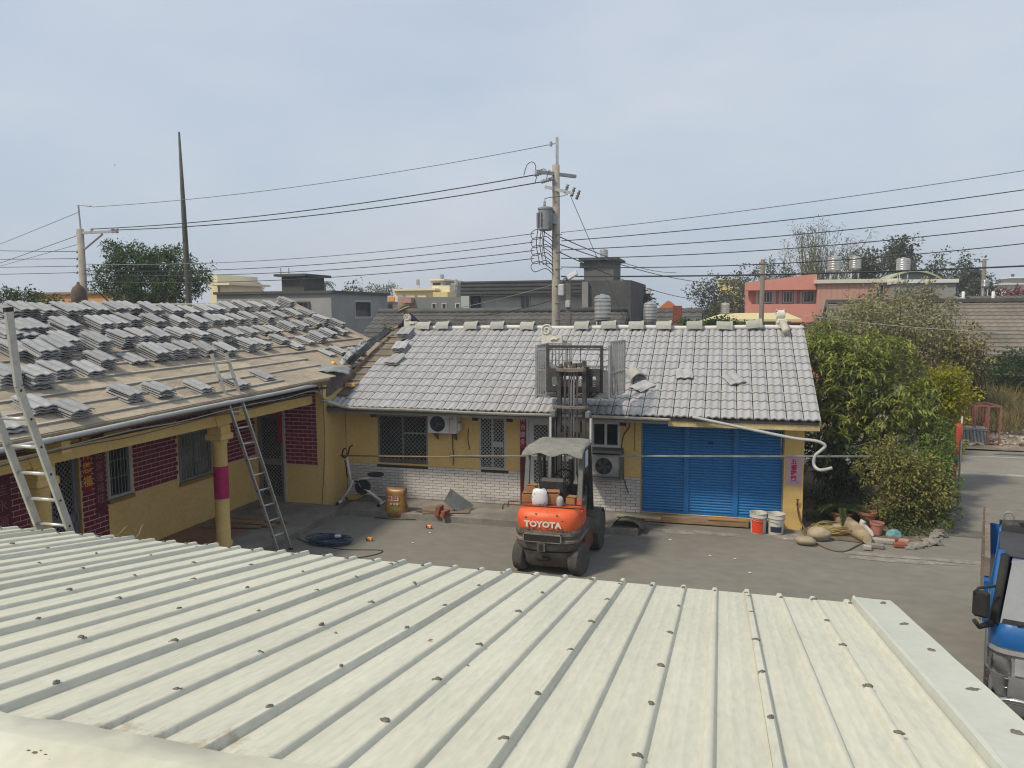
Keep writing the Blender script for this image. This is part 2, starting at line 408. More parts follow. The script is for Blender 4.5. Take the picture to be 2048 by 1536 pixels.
pil = MB().cbox((1.415, WY - .012, 1.15), .37, .06, 2.3).build('pillar', mat('pillar_mustard_paint', (.68, .47, .17), .9, c2=(.59, .40, .14), scale=2, var=.06, bump=.1), rh)  # pillar's own mustard, slightly deeper than the wall's
# white brick dado
M_mort = mat('dark_mortar', (.045, .04, .038), .95)
M_wb = mat('white_glazed_brick', (.60, .575, .55), .35, c2=(.50, .475, .45), scale=6, var=.08, rnd=.09)
MB().box(-8.40, -4.23, WY - .008, WY - .001, .13, .885).build('brick_backing', M_mort, rh)
MB().box(-2.76, -1.62, WY - .008, WY - .001, .13, .885).build('brick_backing', M_mort, rh)
BW, BH, J = .203, .055, .008
bmesh_w = MB().box(0, BW, -.007, 0, 0, BH).mesh('brick', M_wb)
cuts = {}
bricks = []
for r in range(12):
    z = .136 + r * (BH + J); off = (r % 2) * (BW + J) / 2
    for (xa, xb) in ((-8.40, -4.23), (-2.76, -1.62)):
        x = xa - off
        while x < xb:
            a, b = max(x, xa), min(x + BW, xb)
            hid = any(h[0] - .03 < (a + b) / 2 < h[1] + .03 and h[2] - .05 < z + BH and z < h[3] for h in holes)
            if b - a > .02 and not hid: bricks.append((a, b, z))
            x += BW + J
bricks.sort(key=lambda q: -q[0] if q[1] - q[0] > .15 else 50)
rest = MB()
for i, (a, b, z) in enumerate(bricks):
    if i < 298:
        q = rng.uniform(-.0012, .0012)
        inst('brick', bmesh_w, rh, Matrix.Translation((a, WY - .008 + q, z)) @ Matrix.Diagonal(((b - a) / BW, 1, 1, 1)))
    else: rest.box(a, b, WY - .015, WY - .008, z, z + BH)
if rest.v: tag(rest.build('cut_bricks', M_wb, rh), kind='stuff')
# ---- openings
def window(parent, x0, x1, z0, z1, fm, bars, y=WY + .05, lat=0.0, panes=2, sill=None, fw=.045):
    wn = frame(MB(), x0, x1, z0, z1, fw, y - .05, y + .02).build('window', fm, parent)
    mid = MB()
    for k in range(1, panes): xx = x0 + (x1 - x0) * k / panes; mid.box(xx - fw * .5, xx + fw * .5, y - .035, y + .01, z0 + fw, z1 - fw)
    if panes > 1: mid.build('mullion', fm, wn)
    for k in range(panes):
        xa, xb = x0 + (x1 - x0) * k / panes, x0 + (x1 - x0) * (k + 1) / panes
        MB().box(xa + fw * .6, xb - fw * .6, y + .022 + .002 * k, y + .028 + .002 * k, z0 + fw, z1 - fw).build('pane', M_glass, wn)
    if lat: lattice(MB(), x0 + fw, x1 - fw, z0 + fw, z1 - fw, y - .045, lat, .011).build('grille', bars, wn)
    return wn
M_grille = mat('grille_steel', (.50, .50, .49), .5, metal=.2)
w1 = window(rh, -7.63, -6.40, .93, 2.05, M_alud, M_alud, lat=.10, panes=2)
MB().box(-7.58, -6.45, WY - .01, WY + .02, .935, 1.03).build('bottom_panel', mat('brown_panel', (.13, .11, .10), .6), w1)
MB().box(-6.98, -6.43, WY + .015, WY + .03, 1.62, 1.65).build('inner_rail', M_alu, w1)
w2 = window(rh, -5.18, -4.56, .90, 2.07, M_alu, M_grille, lat=.085, panes=2)
MB().box(-4.86, -4.62, WY + .01, WY + .03, 1.40, 1.52).build('inner_rail', M_alu, w2)
w3 = window(rh, -2.66, -2.05, 1.50, 2.05, M_white, M_white, panes=2, fw=.05)
for (xa, xb) in ((-7.78, -6.25), (-5.32, -4.40), (-2.80, -1.92)):
    lt = MB().box(xa, xb, WY - .05, WY - .002, 2.085, 2.30); lt.box(xa, xa + .13, WY - .049, WY - .002, 1.98, 2.085); lt.box(xb - .13, xb, WY - .049, WY - .002, 1.98, 2.085)
    lt.build('lintel', M_maroon, rh)
# double door
M_door = mat('white_door', (.50, .51, .50), .45, metal=.1, var=.08)
frame(MB(), -4.09, -2.90, .13, 2.08, .05, WY - .01, WY + .1).build('door_frame', M_door, rh)
for (xa, xb) in ((-4.04, -3.50), (-3.49, -2.95)):
    y0, y1 = WY + .02, WY + .055
    dd = MB().box(xa, xa + .11, y0, y1, .18, 2.03); dd.box(xb - .11, xb, y0, y1, .18, 2.03)
    for z0, z1 in ((.18, .62), (1.16, 1.30), (1.93, 2.03)): dd.box(xa + .11, xb - .11, y0, y1, z0, z1)
    dd = dd.build('door', M_door, rh)
    MB().box(xa + .11, xb - .11, y1 - .012, y1 - .006, .62, 1.93).build('pane', M_glass, dd)
    lattice(lattice(MB(), xa + .11, xb - .11, .62, 1.16, y0 - .002, .085, .01), xa + .11, xb - .11, 1.30, 1.93, y0 - .002, .085, .01).build('grille', M_grille, dd)
    MB().box(xa + .15, xb - .15, y0 - .004, y0, .24, .56).build('panel', M_alu, dd)
    MB().cbox((xb - .05 if xa < -3.6 else xa + .05, y0 - .02, 1.22), .03, .04, .13, ch=.008).build('handle', M_steel, dd)
# maroon tiled pilasters beside the door
M_mt = mat('maroon_tile', (.105, .012, .026), .3, c2=(.075, .010, .022), scale=4, var=.15, rnd=.15)
for xa in (-4.225, -2.895):
    MB().box(xa, xa + .13, WY - .03, WY, .13, 2.25).build('pilaster', mat('pale_grout', (.28, .16, .17), .9), rh)
    tm = MB().box(0, .0625, -.006, 0, 0, .172).mesh('tile', M_mt)
    for r in range(12):
        for c in range(2): inst('tile', tm, rh, Matrix.Translation((xa + .001 + c * .0655, WY - .03, .135 + r * .1765)))
# roller shutter, three bays of slats
M_blue = mat('blue_shutter_paint', (.012, .18, .46), .45, c2=(.02, .15, .38), scale=1.5, var=.06, rnd=.02)
M_blued = mat('blue_shutter_post', (.013, .15, .40), .45, var=.06)
sp = MB(); a, h_ = .058, .019
for k in range(9): t = k / 8; sp.v.append((0, -h_ * math.sin(math.pi * t) ** .8 if k < 8 else .004, t * a)); sp.v.append((1, -h_ * math.sin(math.pi * t) ** .8 if k < 8 else .004, t * a))
for k in range(8): sp.f.append((2 * k, 2 * k + 1, 2 * k + 3, 2 * k + 2))
slat = sp.mesh('slat', M_blue, smooth=True)
for (xa, xb) in ((-1.58, -.72), (-.62, .26), (.36, 1.21)):
    pn = MB().box(xa, xb, WY + .085, WY + .095, .16, 2.12).build('shutter_panel', M_blued, rh)
    for k in range(33): inst('slat', slat, pn, Matrix.Translation((xa, WY + .08 + rng.uniform(-.0007, .0007), .205 + k * a)) @ Matrix.Diagonal((xb - xa, 1, 1, 1)))
    MB().box(xa, xb, WY + .05, WY + .085, .16, .204).build('bottom_rail', M_blued, pn)
for xc in (-.67, .31): MB().box(xc - .05, xc + .05, WY + .03, WY + .10, .16, 2.12).build('shutter_post', M_blued, rh)
for xc in (-1.59, 1.22): MB().box(xc - .015, xc + .015, WY - .004, WY + .10, .15, 2.12).build('shutter_rail', M_alud, rh)
MB().box(-.25, -.13, WY + .045, WY + .062, 1.66, 1.685).build('keyhole', M_black, rh)
MB().box(-1.62, 1.25, WY - .12, WY + .02, .0, .148).build('doorstep', M_conc, rh)
# ---- roof
deck = MB()
deck.prism([roof_r(-8.46, 0, -.02), roof_r(-8.46, SL, -.02), (-8.46, 22.2, EZ - .02), (-8.46, 22.2, EZ - .09), roof_r(-8.46, SL, -.10), roof_r(-8.46, 0, -.09)], (10.22, 0, 0))
deck.build('roof_deck', mat('roof_board', (.17, .15, .125), .9, c2=(.10, .09, .075), scale=3, var=.12), rh)  # boards coloured dark, adding shade in the gaps between tiles
for k in range(11):                     # bare boards and battens at the unfinished valley end
    s = .25 + k * .33
    if s < SL: MB().cbox(roof_r(-8.10, s, 0), .68, .035, .02, Matrix.Rotation(SA, 4, 'X')).build('batten', M_wood, rh)
TW, TL = .30, .40
def tile_mesh(name, m, w_=TW, l=TL, th=.022, amp=.017, gap=.012):
    mb = MB(); nx = 13; xs = [(w_ + gap) * i / (nx - 1) for i in range(nx)]
    def zz(x): return amp * (1 - math.cos(4 * math.pi * x / (w_ + gap))) / 2
    for y in (0, l):
        for x in xs: mb.v.append((x, y, zz(x) + th)); 
    for y in (0, l):
        for x in xs: mb.v.append((x, y, zz(x)))
    for i in range(nx - 1):
        mb.f.append((i, i + 1, nx + i + 1, nx + i)); mb.f.append((2 * nx + i, 3 * nx + i, 3 * nx + i + 1, 2 * nx + i + 1))
        mb.f.append((i, 2 * nx + i, 2 * nx + i + 1, i + 1)); mb.f.append((nx + i, nx + i + 1, 3 * nx + i + 1, 3 * nx + i))
    for i in (0, nx - 1): mb.f.append((i, nx + i, 3 * nx + i, 2 * nx + i))
    return mb.mesh(name, m)
tile_me = tile_mesh('tile', M_tile, th=.026, amp=.026, gap=-.016)
rest = MB(); tv = [tuple(v.co) for v in tile_me.vertices]; tf = [tuple(p.vertices) for p in tile_me.polygons]
spots = []
NR = 12; EXP = (SL - .06) / NR
for r in range(NR):
    s = -.03 + r * EXP; xl = -8.36 + .55 * r / (NR - 1)
    x = 1.80 - TW; 
    while x > xl - .05:
        spots.append((x, s, r)); x -= TW
spots.sort(key=lambda q: (q[2] * .9 - q[0] * .55))
for i, (x, s, r) in enumerate(spots):
    M = Matrix.Translation(roof_r(x, s, .035 + rng.uniform(-.002, .002))) @ Matrix.Rotation(SA - R(4.2) + rng.uniform(-.006, .006), 4, 'X') @ Matrix.Rotation(rng.uniform(-.008, .008), 4, 'Z')
    if i < 300: inst('tile', tile_me, rh, M)
    else: rest.add(tv, tf, M)
tag(rest.build('roof_tiles', mat('grey_concrete_tile_run', (.335, .335, .335), .6, c2=(.28, .28, .285), scale=7, var=.09, vscale=40, island=.06, bump=.08, bscale=120), rh), kind='stuff')
rt = MB()                               # rear slope
for r in range(NR):
    for c in range(33):
        s = -.03 + r * EXP
        M = Matrix.Translation((1.5 - c * .3 + .3, 22.2 - s * math.cos(SA), EZ + s * math.sin(SA) + .035)) @ Matrix.Rotation(math.pi, 4, 'Z') @ Matrix.Rotation(SA - R(2.6), 4, 'X')
        rt.add(tv, tf, M)
tag(rt.build('rear_roof_tiles', MT['grey_concrete_tile_run'], rh), kind='stuff')
MB().tube([(x, RY + .01, RZ + .075 + .012 * math.sin(x * 2.1)) for x in [-7.85 + k * .5 for k in range(20)] + [1.78]], .055, 8).build('ridge_pipe', mat('white_mortar', (.55, .545, .53), .8, var=.1), rh, smooth=True)
# verge boards, fascia, gutter
vb = MB()
for s0 in range(1): vb.prism([roof_r(1.765, 0, -.12), roof_r(1.765, SL, -.12), roof_r(1.765, SL, .015), roof_r(1.765, 0, .015)], (.03, 0, 0))
vb.build('verge_board', M_yellow, rh)
MB().box(-1.0, 1.78, EY + .03, EY + .10, EZ - .17, EZ - .01).build('fascia', mat('cream_fascia', (.50, .40, .20), .8, c2=(.36, .27, .13), scale=3, var=.12), rh)
MB().box(-8.44, -1.0, EY + .06, EY + .11, EZ - .13, EZ - .02).build('fascia', M_alud, rh)
MB().box(-8.44, 1.78, EY + .11, WY, EZ - .05, EZ - .02).build('soffit', mat('soffit_board', (.16, .12, .07), .9), rh)
gp = [(-8.45, 14.78, 2.46), (-8.3, 14.9, 2.40), (-8.05, 14.97, 2.31), (-7.8, 14.985, 2.275)] + [(-7.4 + k * .8, 14.99, 2.27 - .003 * k + .008 * math.sin(k * 1.3)) for k in range(9)] + [(-.95, 14.98, 2.245)]
gt = MB(); prof = [(math.cos(t) * .06, math.sin(t) * .06) for t in [math.pi + math.pi * k / 8 for k in range(9)]]
rows = []
for i, p in enumerate(gp): rows.append([(p[0], p[1] + q[0] * 1.0, p[2] + q[1] + .06) for q in prof])
gt.sheet(rows, .006); gt.build('gutter', mat('cream_gutter', (.60, .58, .52), .5, c2=(.45, .43, .37), scale=5, var=.1), rh, smooth=True)
dp = catmull([tuple(at(1385, 834, Y=14.95)), tuple(at(1450, 848, Y=14.92)), tuple(at(1530, 865, Y=14.9)), tuple(at(1590, 877, Y=14.9)), tuple(at(1632, 882, Y=14.9)), tuple(at(1650, 891, Y=14.9)), tuple(at(1642, 901, Y=14.9)), tuple(at(1630, 912, Y=14.9)), tuple(at(1628, 930, Y=14.9)), tuple(at(1640, 940, Y=14.8)), tuple(at(1664, 936, Y=14.7))], 6)
MB().tube(dp, .030, 8).build('drain_pipe', M_pvc, smooth=True, label='white sagging drain pipe hanging loose past the right end of the eave', cat='pipe')
# porch
MB().box(-8.0, -1.53, 14.62, WY, 0, .128).build('porch', M_conc, kind='structure')
# ---- things on and along the wall
def aircon(name, label, loc, w_=.68, h_=.42, d=.27, bracket=True, dull=False):
    t = thing(name, label, 'air conditioner', loc)
    m = M_white if not dull else mat('grimy_white', (.42, .41, .38), .6, c2=(.25, .24, .22), scale=5, var=.15)
    MB().chbox(w_, d, h_, .015, Matrix.Translation((0, 0, h_ / 2))).build('casing', m, t, local=True)
    Mf = Matrix.Translation((-.10 if bracket else -.04, -d / 2 - .001, h_ / 2)) @ Matrix.Rotation(R(90), 4, 'X')
    MB().lathe([(.175, 0), (.175, .008), (.16, .008)], 28, Mf).build('fan_opening', M_black, t, local=True)
    fan = MB()
    for k in range(5 if dull else 3):
        A = Matrix.Rotation(2 * math.pi * k / (5 if dull else 3), 4, 'Z'); fan.add([(.02, -.01, .012), (.145, -.07, .012), (.15, .03, .016), (.02, .03, .016)], [(0, 1, 2, 3)], Mf @ A)
    fan.lathe([(.03, .01), (.03, .02)], 10, Mf); fan.build('fan', mat('fan_plastic', (.05, .055, .06), .5), t, local=True)
    if not dull:
        gr = MB()
        for q in (.05, .09, .13, .165): gr.tube([tuple(Mf @ Vector((q * math.cos(a_), q * math.sin(a_), .022))) for a_ in [2 * math.pi * k / 20 for k in range(21)]], .003, 4, False)
        for k in range(8): a_ = math.pi * k / 8; gr.tube([tuple(Mf @ Vector((sg * .17 * math.cos(a_), sg * .17 * math.sin(a_), .023))) for sg in (-1, 1)], .003, 4)
        gr.build('fan_guard', mat('guard_blue_grey', (.10, .14, .19), .5), t, local=True)
        MB().box(.13, .30, -d / 2 - .004, -d / 2, .05, h_ - .05).build('side_panel', mat('pale_panel', (.56, .56, .54), .5), t, local=True)
        MB().box(.17, .27, -d / 2 - .006, -d / 2 - .004, h_ - .10, h_ - .08).build('badge', mat('red_badge', (.35, .05, .05), .5), t, local=True)
    else:
        MB().box(-w_ / 2 + .03, w_ / 2 - .03, -d / 2 - .006, -d / 2, .02, .05).build('trim', M_alud, t, local=True)
    if bracket:
        for x in (-.22, .22): MB().prism([(x - .015, -d / 2 + .02, -.004), (x - .015, .20, -.004), (x - .015, .20, -.2)], (.03, 0, 0)).build('bracket', mat('grey_bracket', (.10, .10, .095), .7), t, local=True)
        MB().box(w_ / 2, w_ / 2 + .05, -.05, .09, .06, .22).build('valve_cover', M_white, t, local=True)
    return t
aircon('air_conditioner', 'white air conditioner unit on brackets under the eave beside the wide window', (-5.92, 15.68, 1.72))
aircon('air_conditioner', 'grimy open faced air conditioner below the small white window', (-2.30, 15.72, .93), .60, .47, .34, False, True)
ah = MB().box(-2.70, -1.97, 15.50, WY - .002, 1.445, 1.50); ah.box(-2.68, -1.975, 15.50, WY - .002, .885, .925); ah.box(-1.985, -1.955, 15.50, WY - .002, .885, 1.445)
ah.build('housing', mat('grey_hood', (.14, .145, .14), .7, var=.2), rh)
def wallwire(pts, r, m, label): MB().tube(catmull(pts, 5), r, 5).build('cable', m, smooth=True, label=label, cat='cable')
M_cab = mat('grey_cable', (.10, .09, .08), .7)
wallwire([(-1.82, 15.89, 2.2), (-1.86, 15.88, 1.95), (-1.98, 15.87, 1.75), (-1.98, 15.6, 1.45), (-1.95, 15.5, 1.1), (-1.9, 15.6, .82), (-1.86, 15.86, .55)], .014, M_cab, 'bent grey drain tube running down past the grimy air conditioner')
wallwire([(-1.73, 15.89, 2.2), (-1.74, 15.89, 1.75), (-1.735, 15.89, 1.45)], .010, mat('yellowed_cable', (.34, .22, .08), .8), 'thin yellowed conduit on the wall between small window and blue shutter')
wallwire([(-5.78, 15.88, 1.72), (-5.79, 15.87, 1.4), (-5.77, 15.86, 1.15), (-5.79, 15.87, .95)], .012, M_cab, 'dark drain tube hanging below the white air conditioner')
wallwire([(-5.42, 15.89, 1.78), (-5.43, 15.88, 1.55), (-5.40, 15.88, 1.35), (-5.42, 15.89, 1.33)], .011, M_cab, 'short loose cable on the yellow wall right of the white air conditioner')
wallwire([(1.50, 15.86, .55), (1.52, 15.84, .38), (1.58, 15.80, .16), (1.68, 15.62, .03)], .018, mat('brown_hose', (.16, .085, .03), .7), 'brown hose leading down from the tap on the yellow pillar')
tp = MB().tube([(1.50, 15.86, .50), (1.50, 15.80, .56), (1.50, 15.80, .62)], .016, 8); tp.tube([(1.47, 15.80, .63), (1.53, 15.80, .63)], .01, 6)
tp.build('tap', M_rust, label='small rusty water tap on the yellow pillar', cat='tap')
def banner(name, label, x0, x1, y, z0, z1, paper, body, size, ink, spacing=1.0, bold=0.0, plane='Y', squeeze=1.0, cat='banner', dx=0.0):
    """printed paper on a wall: plane 'Y' faces the camera side (-Y), plane 'X' faces +X (x0..x1 are then Y values)"""
    mb = MB().box(x0, x1, -.004, 0, z0, z1)
    t = text_mb(body, size, spacing, bold, squeeze); cx, cz = (x0 + x1) / 2 + dx, (z0 + z1) / 2
    t.v = [(cx + p[0], -.0055, cz + p[1]) for p in t.v]
    for q in (mb, t):
        if plane == 'Y': q.v = [(p[0], y + p[1], p[2]) for p in q.v]
        else: q.v = [(y - p[1], p[0], p[2]) for p in q.v]
    b = mb.build(name, paper, label=label, cat=cat)
    t.build('lettering', ink, b); return b
M_red = mat('red_paper', (.30, .012, .035), .6, var=.12)
M_ink = mat('pale_gold_ink', (.55, .42, .32), .6); M_inkw = mat('white_ink', (.60, .50, .50), .6)
banner('couplet_banner', 'red vertical couplet banner left of the white double door', -4.215, -4.105, WY - .040, 1.42, 2.16, M_red, '有\n吉\n慶\n多', .135, M_inkw, 1.22)
pp = banner('poster', 'pink new year poster on the yellow pillar right of the blue shutter', 1.27, 1.56, WY - .046, .90, 1.50, mat('pink_poster', (.52, .30, .36), .55, c2=(.50, .36, .42), scale=4, var=.05), '五\n福\n臨\n門', .115, mat('crimson_ink', (.42, .01, .06), .5), .98, .004)
q = MB()
for (x, z, sx, sz) in ((1.36, .955, .07, .018), (1.40, .985, .03, .05), (1.50, .96, .05, .03), (1.45, .945, .06, .015)): q.cbox((x, WY - .0515, z), sx, .002, sz, Matrix.Rotation(.3 * x * 7 % .6, 4, 'Y'))
q.build('printed_picture', mat('poster_blue', (.07, .09, .20), .5, c2=(.5, .5, .55), scale=14, var=.2), pp)
# loose ridge tiles set astride the ridge
def ridge_mesh():
    mb = MB(); prof = []
    for k in range(13):
        t = math.pi * k / 12; prof.append((math.cos(t) * (.13 if 2 < k < 10 else .155), -.03 + .16 * math.sin(t) ** .75))
    L_ = .36
    def ring(x, sc): return [(x, p[0] * sc, p[1] * sc) for p in prof]
    rings = [ring(0, 1), ring(L_ - .06, 1.02), ring(L_ - .06, 1.14), ring(L_, 1.14)]
    k = len(prof)
    for rg in rings: mb.v += rg
    for i in range(3):
        for j in range(k - 1): mb.f.append((i * k + j, i * k + j + 1, (i + 1) * k + j + 1, (i + 1) * k + j))
    b = len(mb.v); mb.v += [(p[0], p[1] * .84, p[2] * .84 - .003) for p in mb.v[:]]
    for f in mb.f[:]: mb.f.append(tuple(q + b for q in reversed(f)))
    for j in range(k - 1): mb.f.append((j, j + 1, b + j + 1, b + j)); e = 3 * k; mb.f.append((e + j, e + j + 1, b + e + j + 1, b + e + j))
    for e in (0, k - 1):
        for i in range(3): mb.f.append((i * k + e, (i + 1) * k + e, b + (i + 1) * k + e, b + i * k + e))
    return mb.mesh('ridge_tile', M_ridge, smooth=True)
rm = ridge_mesh(); sharp(rm, 35)
ords = ['first', 'second', 'third', 'fourth', 'fifth', 'sixth', 'seventh', 'eighth', 'ninth', 'tenth', 'eleventh', 'twelfth']
for i, px_ in enumerate((836, 874, 930, 982, 1042, 1150, 1203, 1257, 1313, 1373, 1432, 1492)):
    p = at(px_, 678, Y=RY - .05)
    tl = rng.uniform(-.05, .05); sc = 1.0
    o = inst('ridge_tile', rm, None, Matrix.Translation((p.x, RY, RZ + .085)) @ Matrix.Rotation(tl - (.12 if i == 11 else 0), 4, 'Y') @ Matrix.Rotation(rng.uniform(-.06, .06), 4, 'Z') @ Matrix.Diagonal((1, 1.05, 1.1, 1)))
    tag(o, f'khaki ridge tile sitting loose on the ridge, {ords[i]} from the left', 'ridge tile', 'ridge tiles set out along the ridge')
o = inst('ridge_tile', rm, None, Matrix.Translation(roof_r(-1.86, 1.62, .12)) @ Matrix.Rotation(SA, 4, 'X') @ Matrix.Rotation(R(-62), 4, 'Z'))
tag(o, 'single ridge tile lying on the roof slope right of the lifting cage', 'ridge tile', 'ridge tiles set out along the ridge')
# scroll ornaments
M_orn = mat('cream_plaster', (.60, .58, .50), .7, c2=(.48, .46, .40), scale=6, var=.08)
def scroll(label, loc, rz, s=1.0, stub=True):
    t = thing('scroll_ornament', label, 'roof ornament', loc, rz, 'scroll ornaments for the roof ridge')
    body = MB().prism([(-.24 * s, -.09 * s, -.06 * s), (.26 * s, -.09 * s, -.06 * s), (.24 * s, -.09 * s, .17 * s), (.05 * s, -.09 * s, .16 * s), (-.06 * s, -.09 * s, .20 * s), (-.15 * s, -.09 * s, .30 * s), (-.23 * s, -.09 * s, .22 * s)], (0, .18 * s, 0))
    body.build('body', M_orn, t, local=True)
    pts = []
    for k in range(34):
        a_ = -1.2 - k * .30; rr = .125 * s * (1 - k / 40); pts.append((-.12 * s + rr * math.cos(-a_), 0, .30 * s + rr * math.sin(-a_)))
    for y in (-.095 * s, .095 * s): MB().tube([(p[0], y, p[2]) for p in pts], .021 * s, 6).build('scroll_band', M_orn, t, True, True)
    MB().lathe([(.122 * s, -.085 * s), (.122 * s, .085 * s)], 22, Matrix.Translation((-.12 * s, 0, .30 * s)) @ Matrix.Rotation(R(90), 4, 'X')).build('scroll_core', M_orn, t, local=True)
    lf = MB().tube([(-.02 * s, -.10 * s, .06 * s), (.06 * s, -.105 * s, .10 * s), (.12 * s, -.10 * s, .07 * s), (.18 * s, -.105 * s, .12 * s)], [.02 * s, .03 * s, .02 * s, .008 * s], 6)
    lf.build('leaf_relief', M_orn, t, True, True)
    return t
scroll('white scroll ornament astride the ridge behind the lifting cage', (at(1104, 690, Y=17.75).x, 17.75, at(1104, 690, Y=17.75).z + .06), R(3), 1.0)
scroll('white leafy scroll ornament at the left end of the ridge beside the worker', (at(822, 660, Y=RY).x, RY, RZ + .12), R(8), .72)
o = scroll('pale scroll ornament ending the right side of the ridge', (at(1562, 670, Y=RY).x, RY, RZ + .12), R(-80), .85)
MB().lathe([(.075, -.36), (.085, -.32), (.085, 0)], 14, Matrix.Translation((.17, 0, .05)) @ Matrix.Rotation(R(-60), 4, 'Y')).build('end_tube', mat('tan_tube', (.40, .37, .31), .7), o, True, True)
# ============================================================ left house (hall being re-roofed)
LX, LZ, LRX, LRZ, TILT = -8.2, 2.91, -12.0, 4.56, .012
LT = (LRZ - LZ) / (LX - LRX); LA = math.atan(LT); LSL = math.hypot(LRX - LX, LRZ - LZ)
def roof_l(y, s, h=0.0):
    return Vector((LX - s * math.cos(LA) + h * math.sin(LA), y, LZ + s * math.sin(LA) + h * math.cos(LA) + TILT * (y - 10)))
def back_l(y, h=0.0): return Vector((LRX - 3.8, y, LZ + TILT * (y - 10) + h))
lh = thing('porch_house', 'yellow and red brick house with stripped roof and columned porch', 'house', (-11, 10, 0))
WX = -10.2
lho = [(9.40, 10.0, .13, 2.15), (10.58, 11.13, 1.18, 2.20), (12.37, 13.36, 1.08, 2.05), (6.4, 7.3, .13, 2.15), (3.6, 4.8, 1.1, 2.1)]
swapxy(pierced(1.5, 14.92, 0, 3.2, 0, .2, lho), WX).build('wall', M_yellow, lh)
M_rb = mat('red_painted_brick', (.21, .013, .028), .55, c2=(.16, .010, .022), scale=5, var=.15, rnd=.14)
M_jt = mat('white_painted_joint', (.58, .44, .44), .8, var=.1)
RBW, RBH = .208, .072; JJ = .0155
rbm = MB().box(0, RBW, -.007, 0, 0, RBH).mesh('brick', M_rb)
rbx = swapxy(MB().box(0, RBW, -.007, 0, 0, RBH)).mesh('brick', M_rb)
extra = MB(); count = [0]
def brickwork(a0, a1, z0, z1, plane, pos, single=True):
    bk = MB().box(a0, a1, -.004, -.001, z0, z1)
    if plane == 'X': swapxy(bk, pos)
    else: bk.v = [(p[0], pos + p[1], p[2]) for p in bk.v]
    bk.build('brick_backing', M_jt, lh)
    r = 0; z = z0 + JJ
    while z + RBH < z1:
        a = a0 + JJ - (r % 2) * (RBW + JJ) / 2
        while a < a1 - .02:
            p, q = max(a, a0 + .004), min(a + RBW, a1 - .004)
            if q - p > .025:
                if single and count[0] < 298:
                    count[0] += 1
                    S = (q - p) / RBW
                    if plane == 'X': inst('brick', rbx, lh, Matrix.Translation((pos + .004, p, z)) @ Matrix.Diagonal((1, S, 1, 1)))
                    else: inst('brick', rbm, lh, Matrix.Translation((p, pos - .004, z)) @ Matrix.Diagonal((S, 1, 1, 1)))
                else:
                    b = MB().box(p, q, -.011, -.004, z, z + RBH)
                    if plane == 'X': swapxy(b, pos)
                    else: b.v = [(v[0], pos + v[1], v[2]) for v in b.v]
                    extra.add(b.v, b.f)
            a += RBW + JJ
        z += RBH + JJ; r += 1
brickwork(-9.42, -8.63, 1.0, 2.90, 'Y', 14.9)
brickwork(11.17, 12.33, 1.17, 2.62, 'X', WX)
brickwork(13.40, 14.88, 1.17, 2.62, 'X', WX)
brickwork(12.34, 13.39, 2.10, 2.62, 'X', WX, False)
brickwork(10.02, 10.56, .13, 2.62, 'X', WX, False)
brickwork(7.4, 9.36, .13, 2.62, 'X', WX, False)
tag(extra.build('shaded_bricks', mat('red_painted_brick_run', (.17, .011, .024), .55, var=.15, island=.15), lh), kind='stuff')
# end block of the porch, with the screen door
pierced(-10.2, -8.45, 0, 2.98, 14.9, 15.1, [(-10.16, -9.47, .13, 2.12)]).build('wall', M_yellow, lh)
MB().box(-8.62, -8.45, 15.1, 15.9, 0, 2.66).build('wall', M_yellow, lh)
MB().box(-8.62, -8.44, 14.885, 15.02, 0, 2.98).build('corner_post', M_yellow, lh)
MB().box(-10.16, -9.47, 15.3, 15.31, .13, 2.12).build('painted_dark_room', M_dark, lh)  # black sheet standing in for the unlit room behind the door
MB().box(-9.47, -9.42, 14.86, 14.898, .13, 2.2).build('door_post', mat('pale_post', (.42, .38, .32), .7), lh)
MB().box(-9.60, -9.48, 14.85, 14.898, 1.5, 2.6).build('door_board', M_red, lh)
def screen_door(parent, x0, x1, z0, z1, plane, pos, fm, bars):
    d = MB(); fw = .075; zm = z0 + (z1 - z0) * .45
    frame(d, x0, x1, z0, z1, fw, 0, .04); d.box(x0 + fw, x1 - fw, 0, .04, zm - .07, zm + .07)
    la = MB(); lattice(la, x0 + fw, x1 - fw, z0 + fw, zm - .07, .01, .085, .009); lattice(la, x0 + fw, x1 - fw, zm + .07, z1 - fw, .01, .085, .009)
    bk = MB().box(x0 + fw, x1 - fw, .045, .05, z0 + fw, z1 - fw); hd = MB().cbox(((x1 - fw / 2), -.02, zm), .03, .04, .12)
    for q in (d, la, bk, hd):
        if plane == 'X': swapxy(q, pos)
        else: q.v = [(p[0], pos + p[1], p[2]) for p in q.v]
    o = d.build('door', fm, parent); la.build('grille', bars, o); bk.build('pane', M_dark, o); hd.build('handle', M_steel, o); return o
M_gd = mat('grey_door', (.20, .205, .20), .5, metal=.15)
screen_door(lh, -10.14, -9.49, .15, 2.10, 'Y', 14.93, M_gd, mat('dim_grille', (.30, .30, .28), .6))
screen_door(lh, 9.42, 9.98, .15, 2.13, 'X', WX - .05, mat('blue_grey_door', (.16, .175, .19), .5, metal=.15), MT['dim_grille'])
screen_door(lh, 6.42, 7.28, .15, 2.13, 'X', WX - .05, M_gd, MT['dim_grille'])
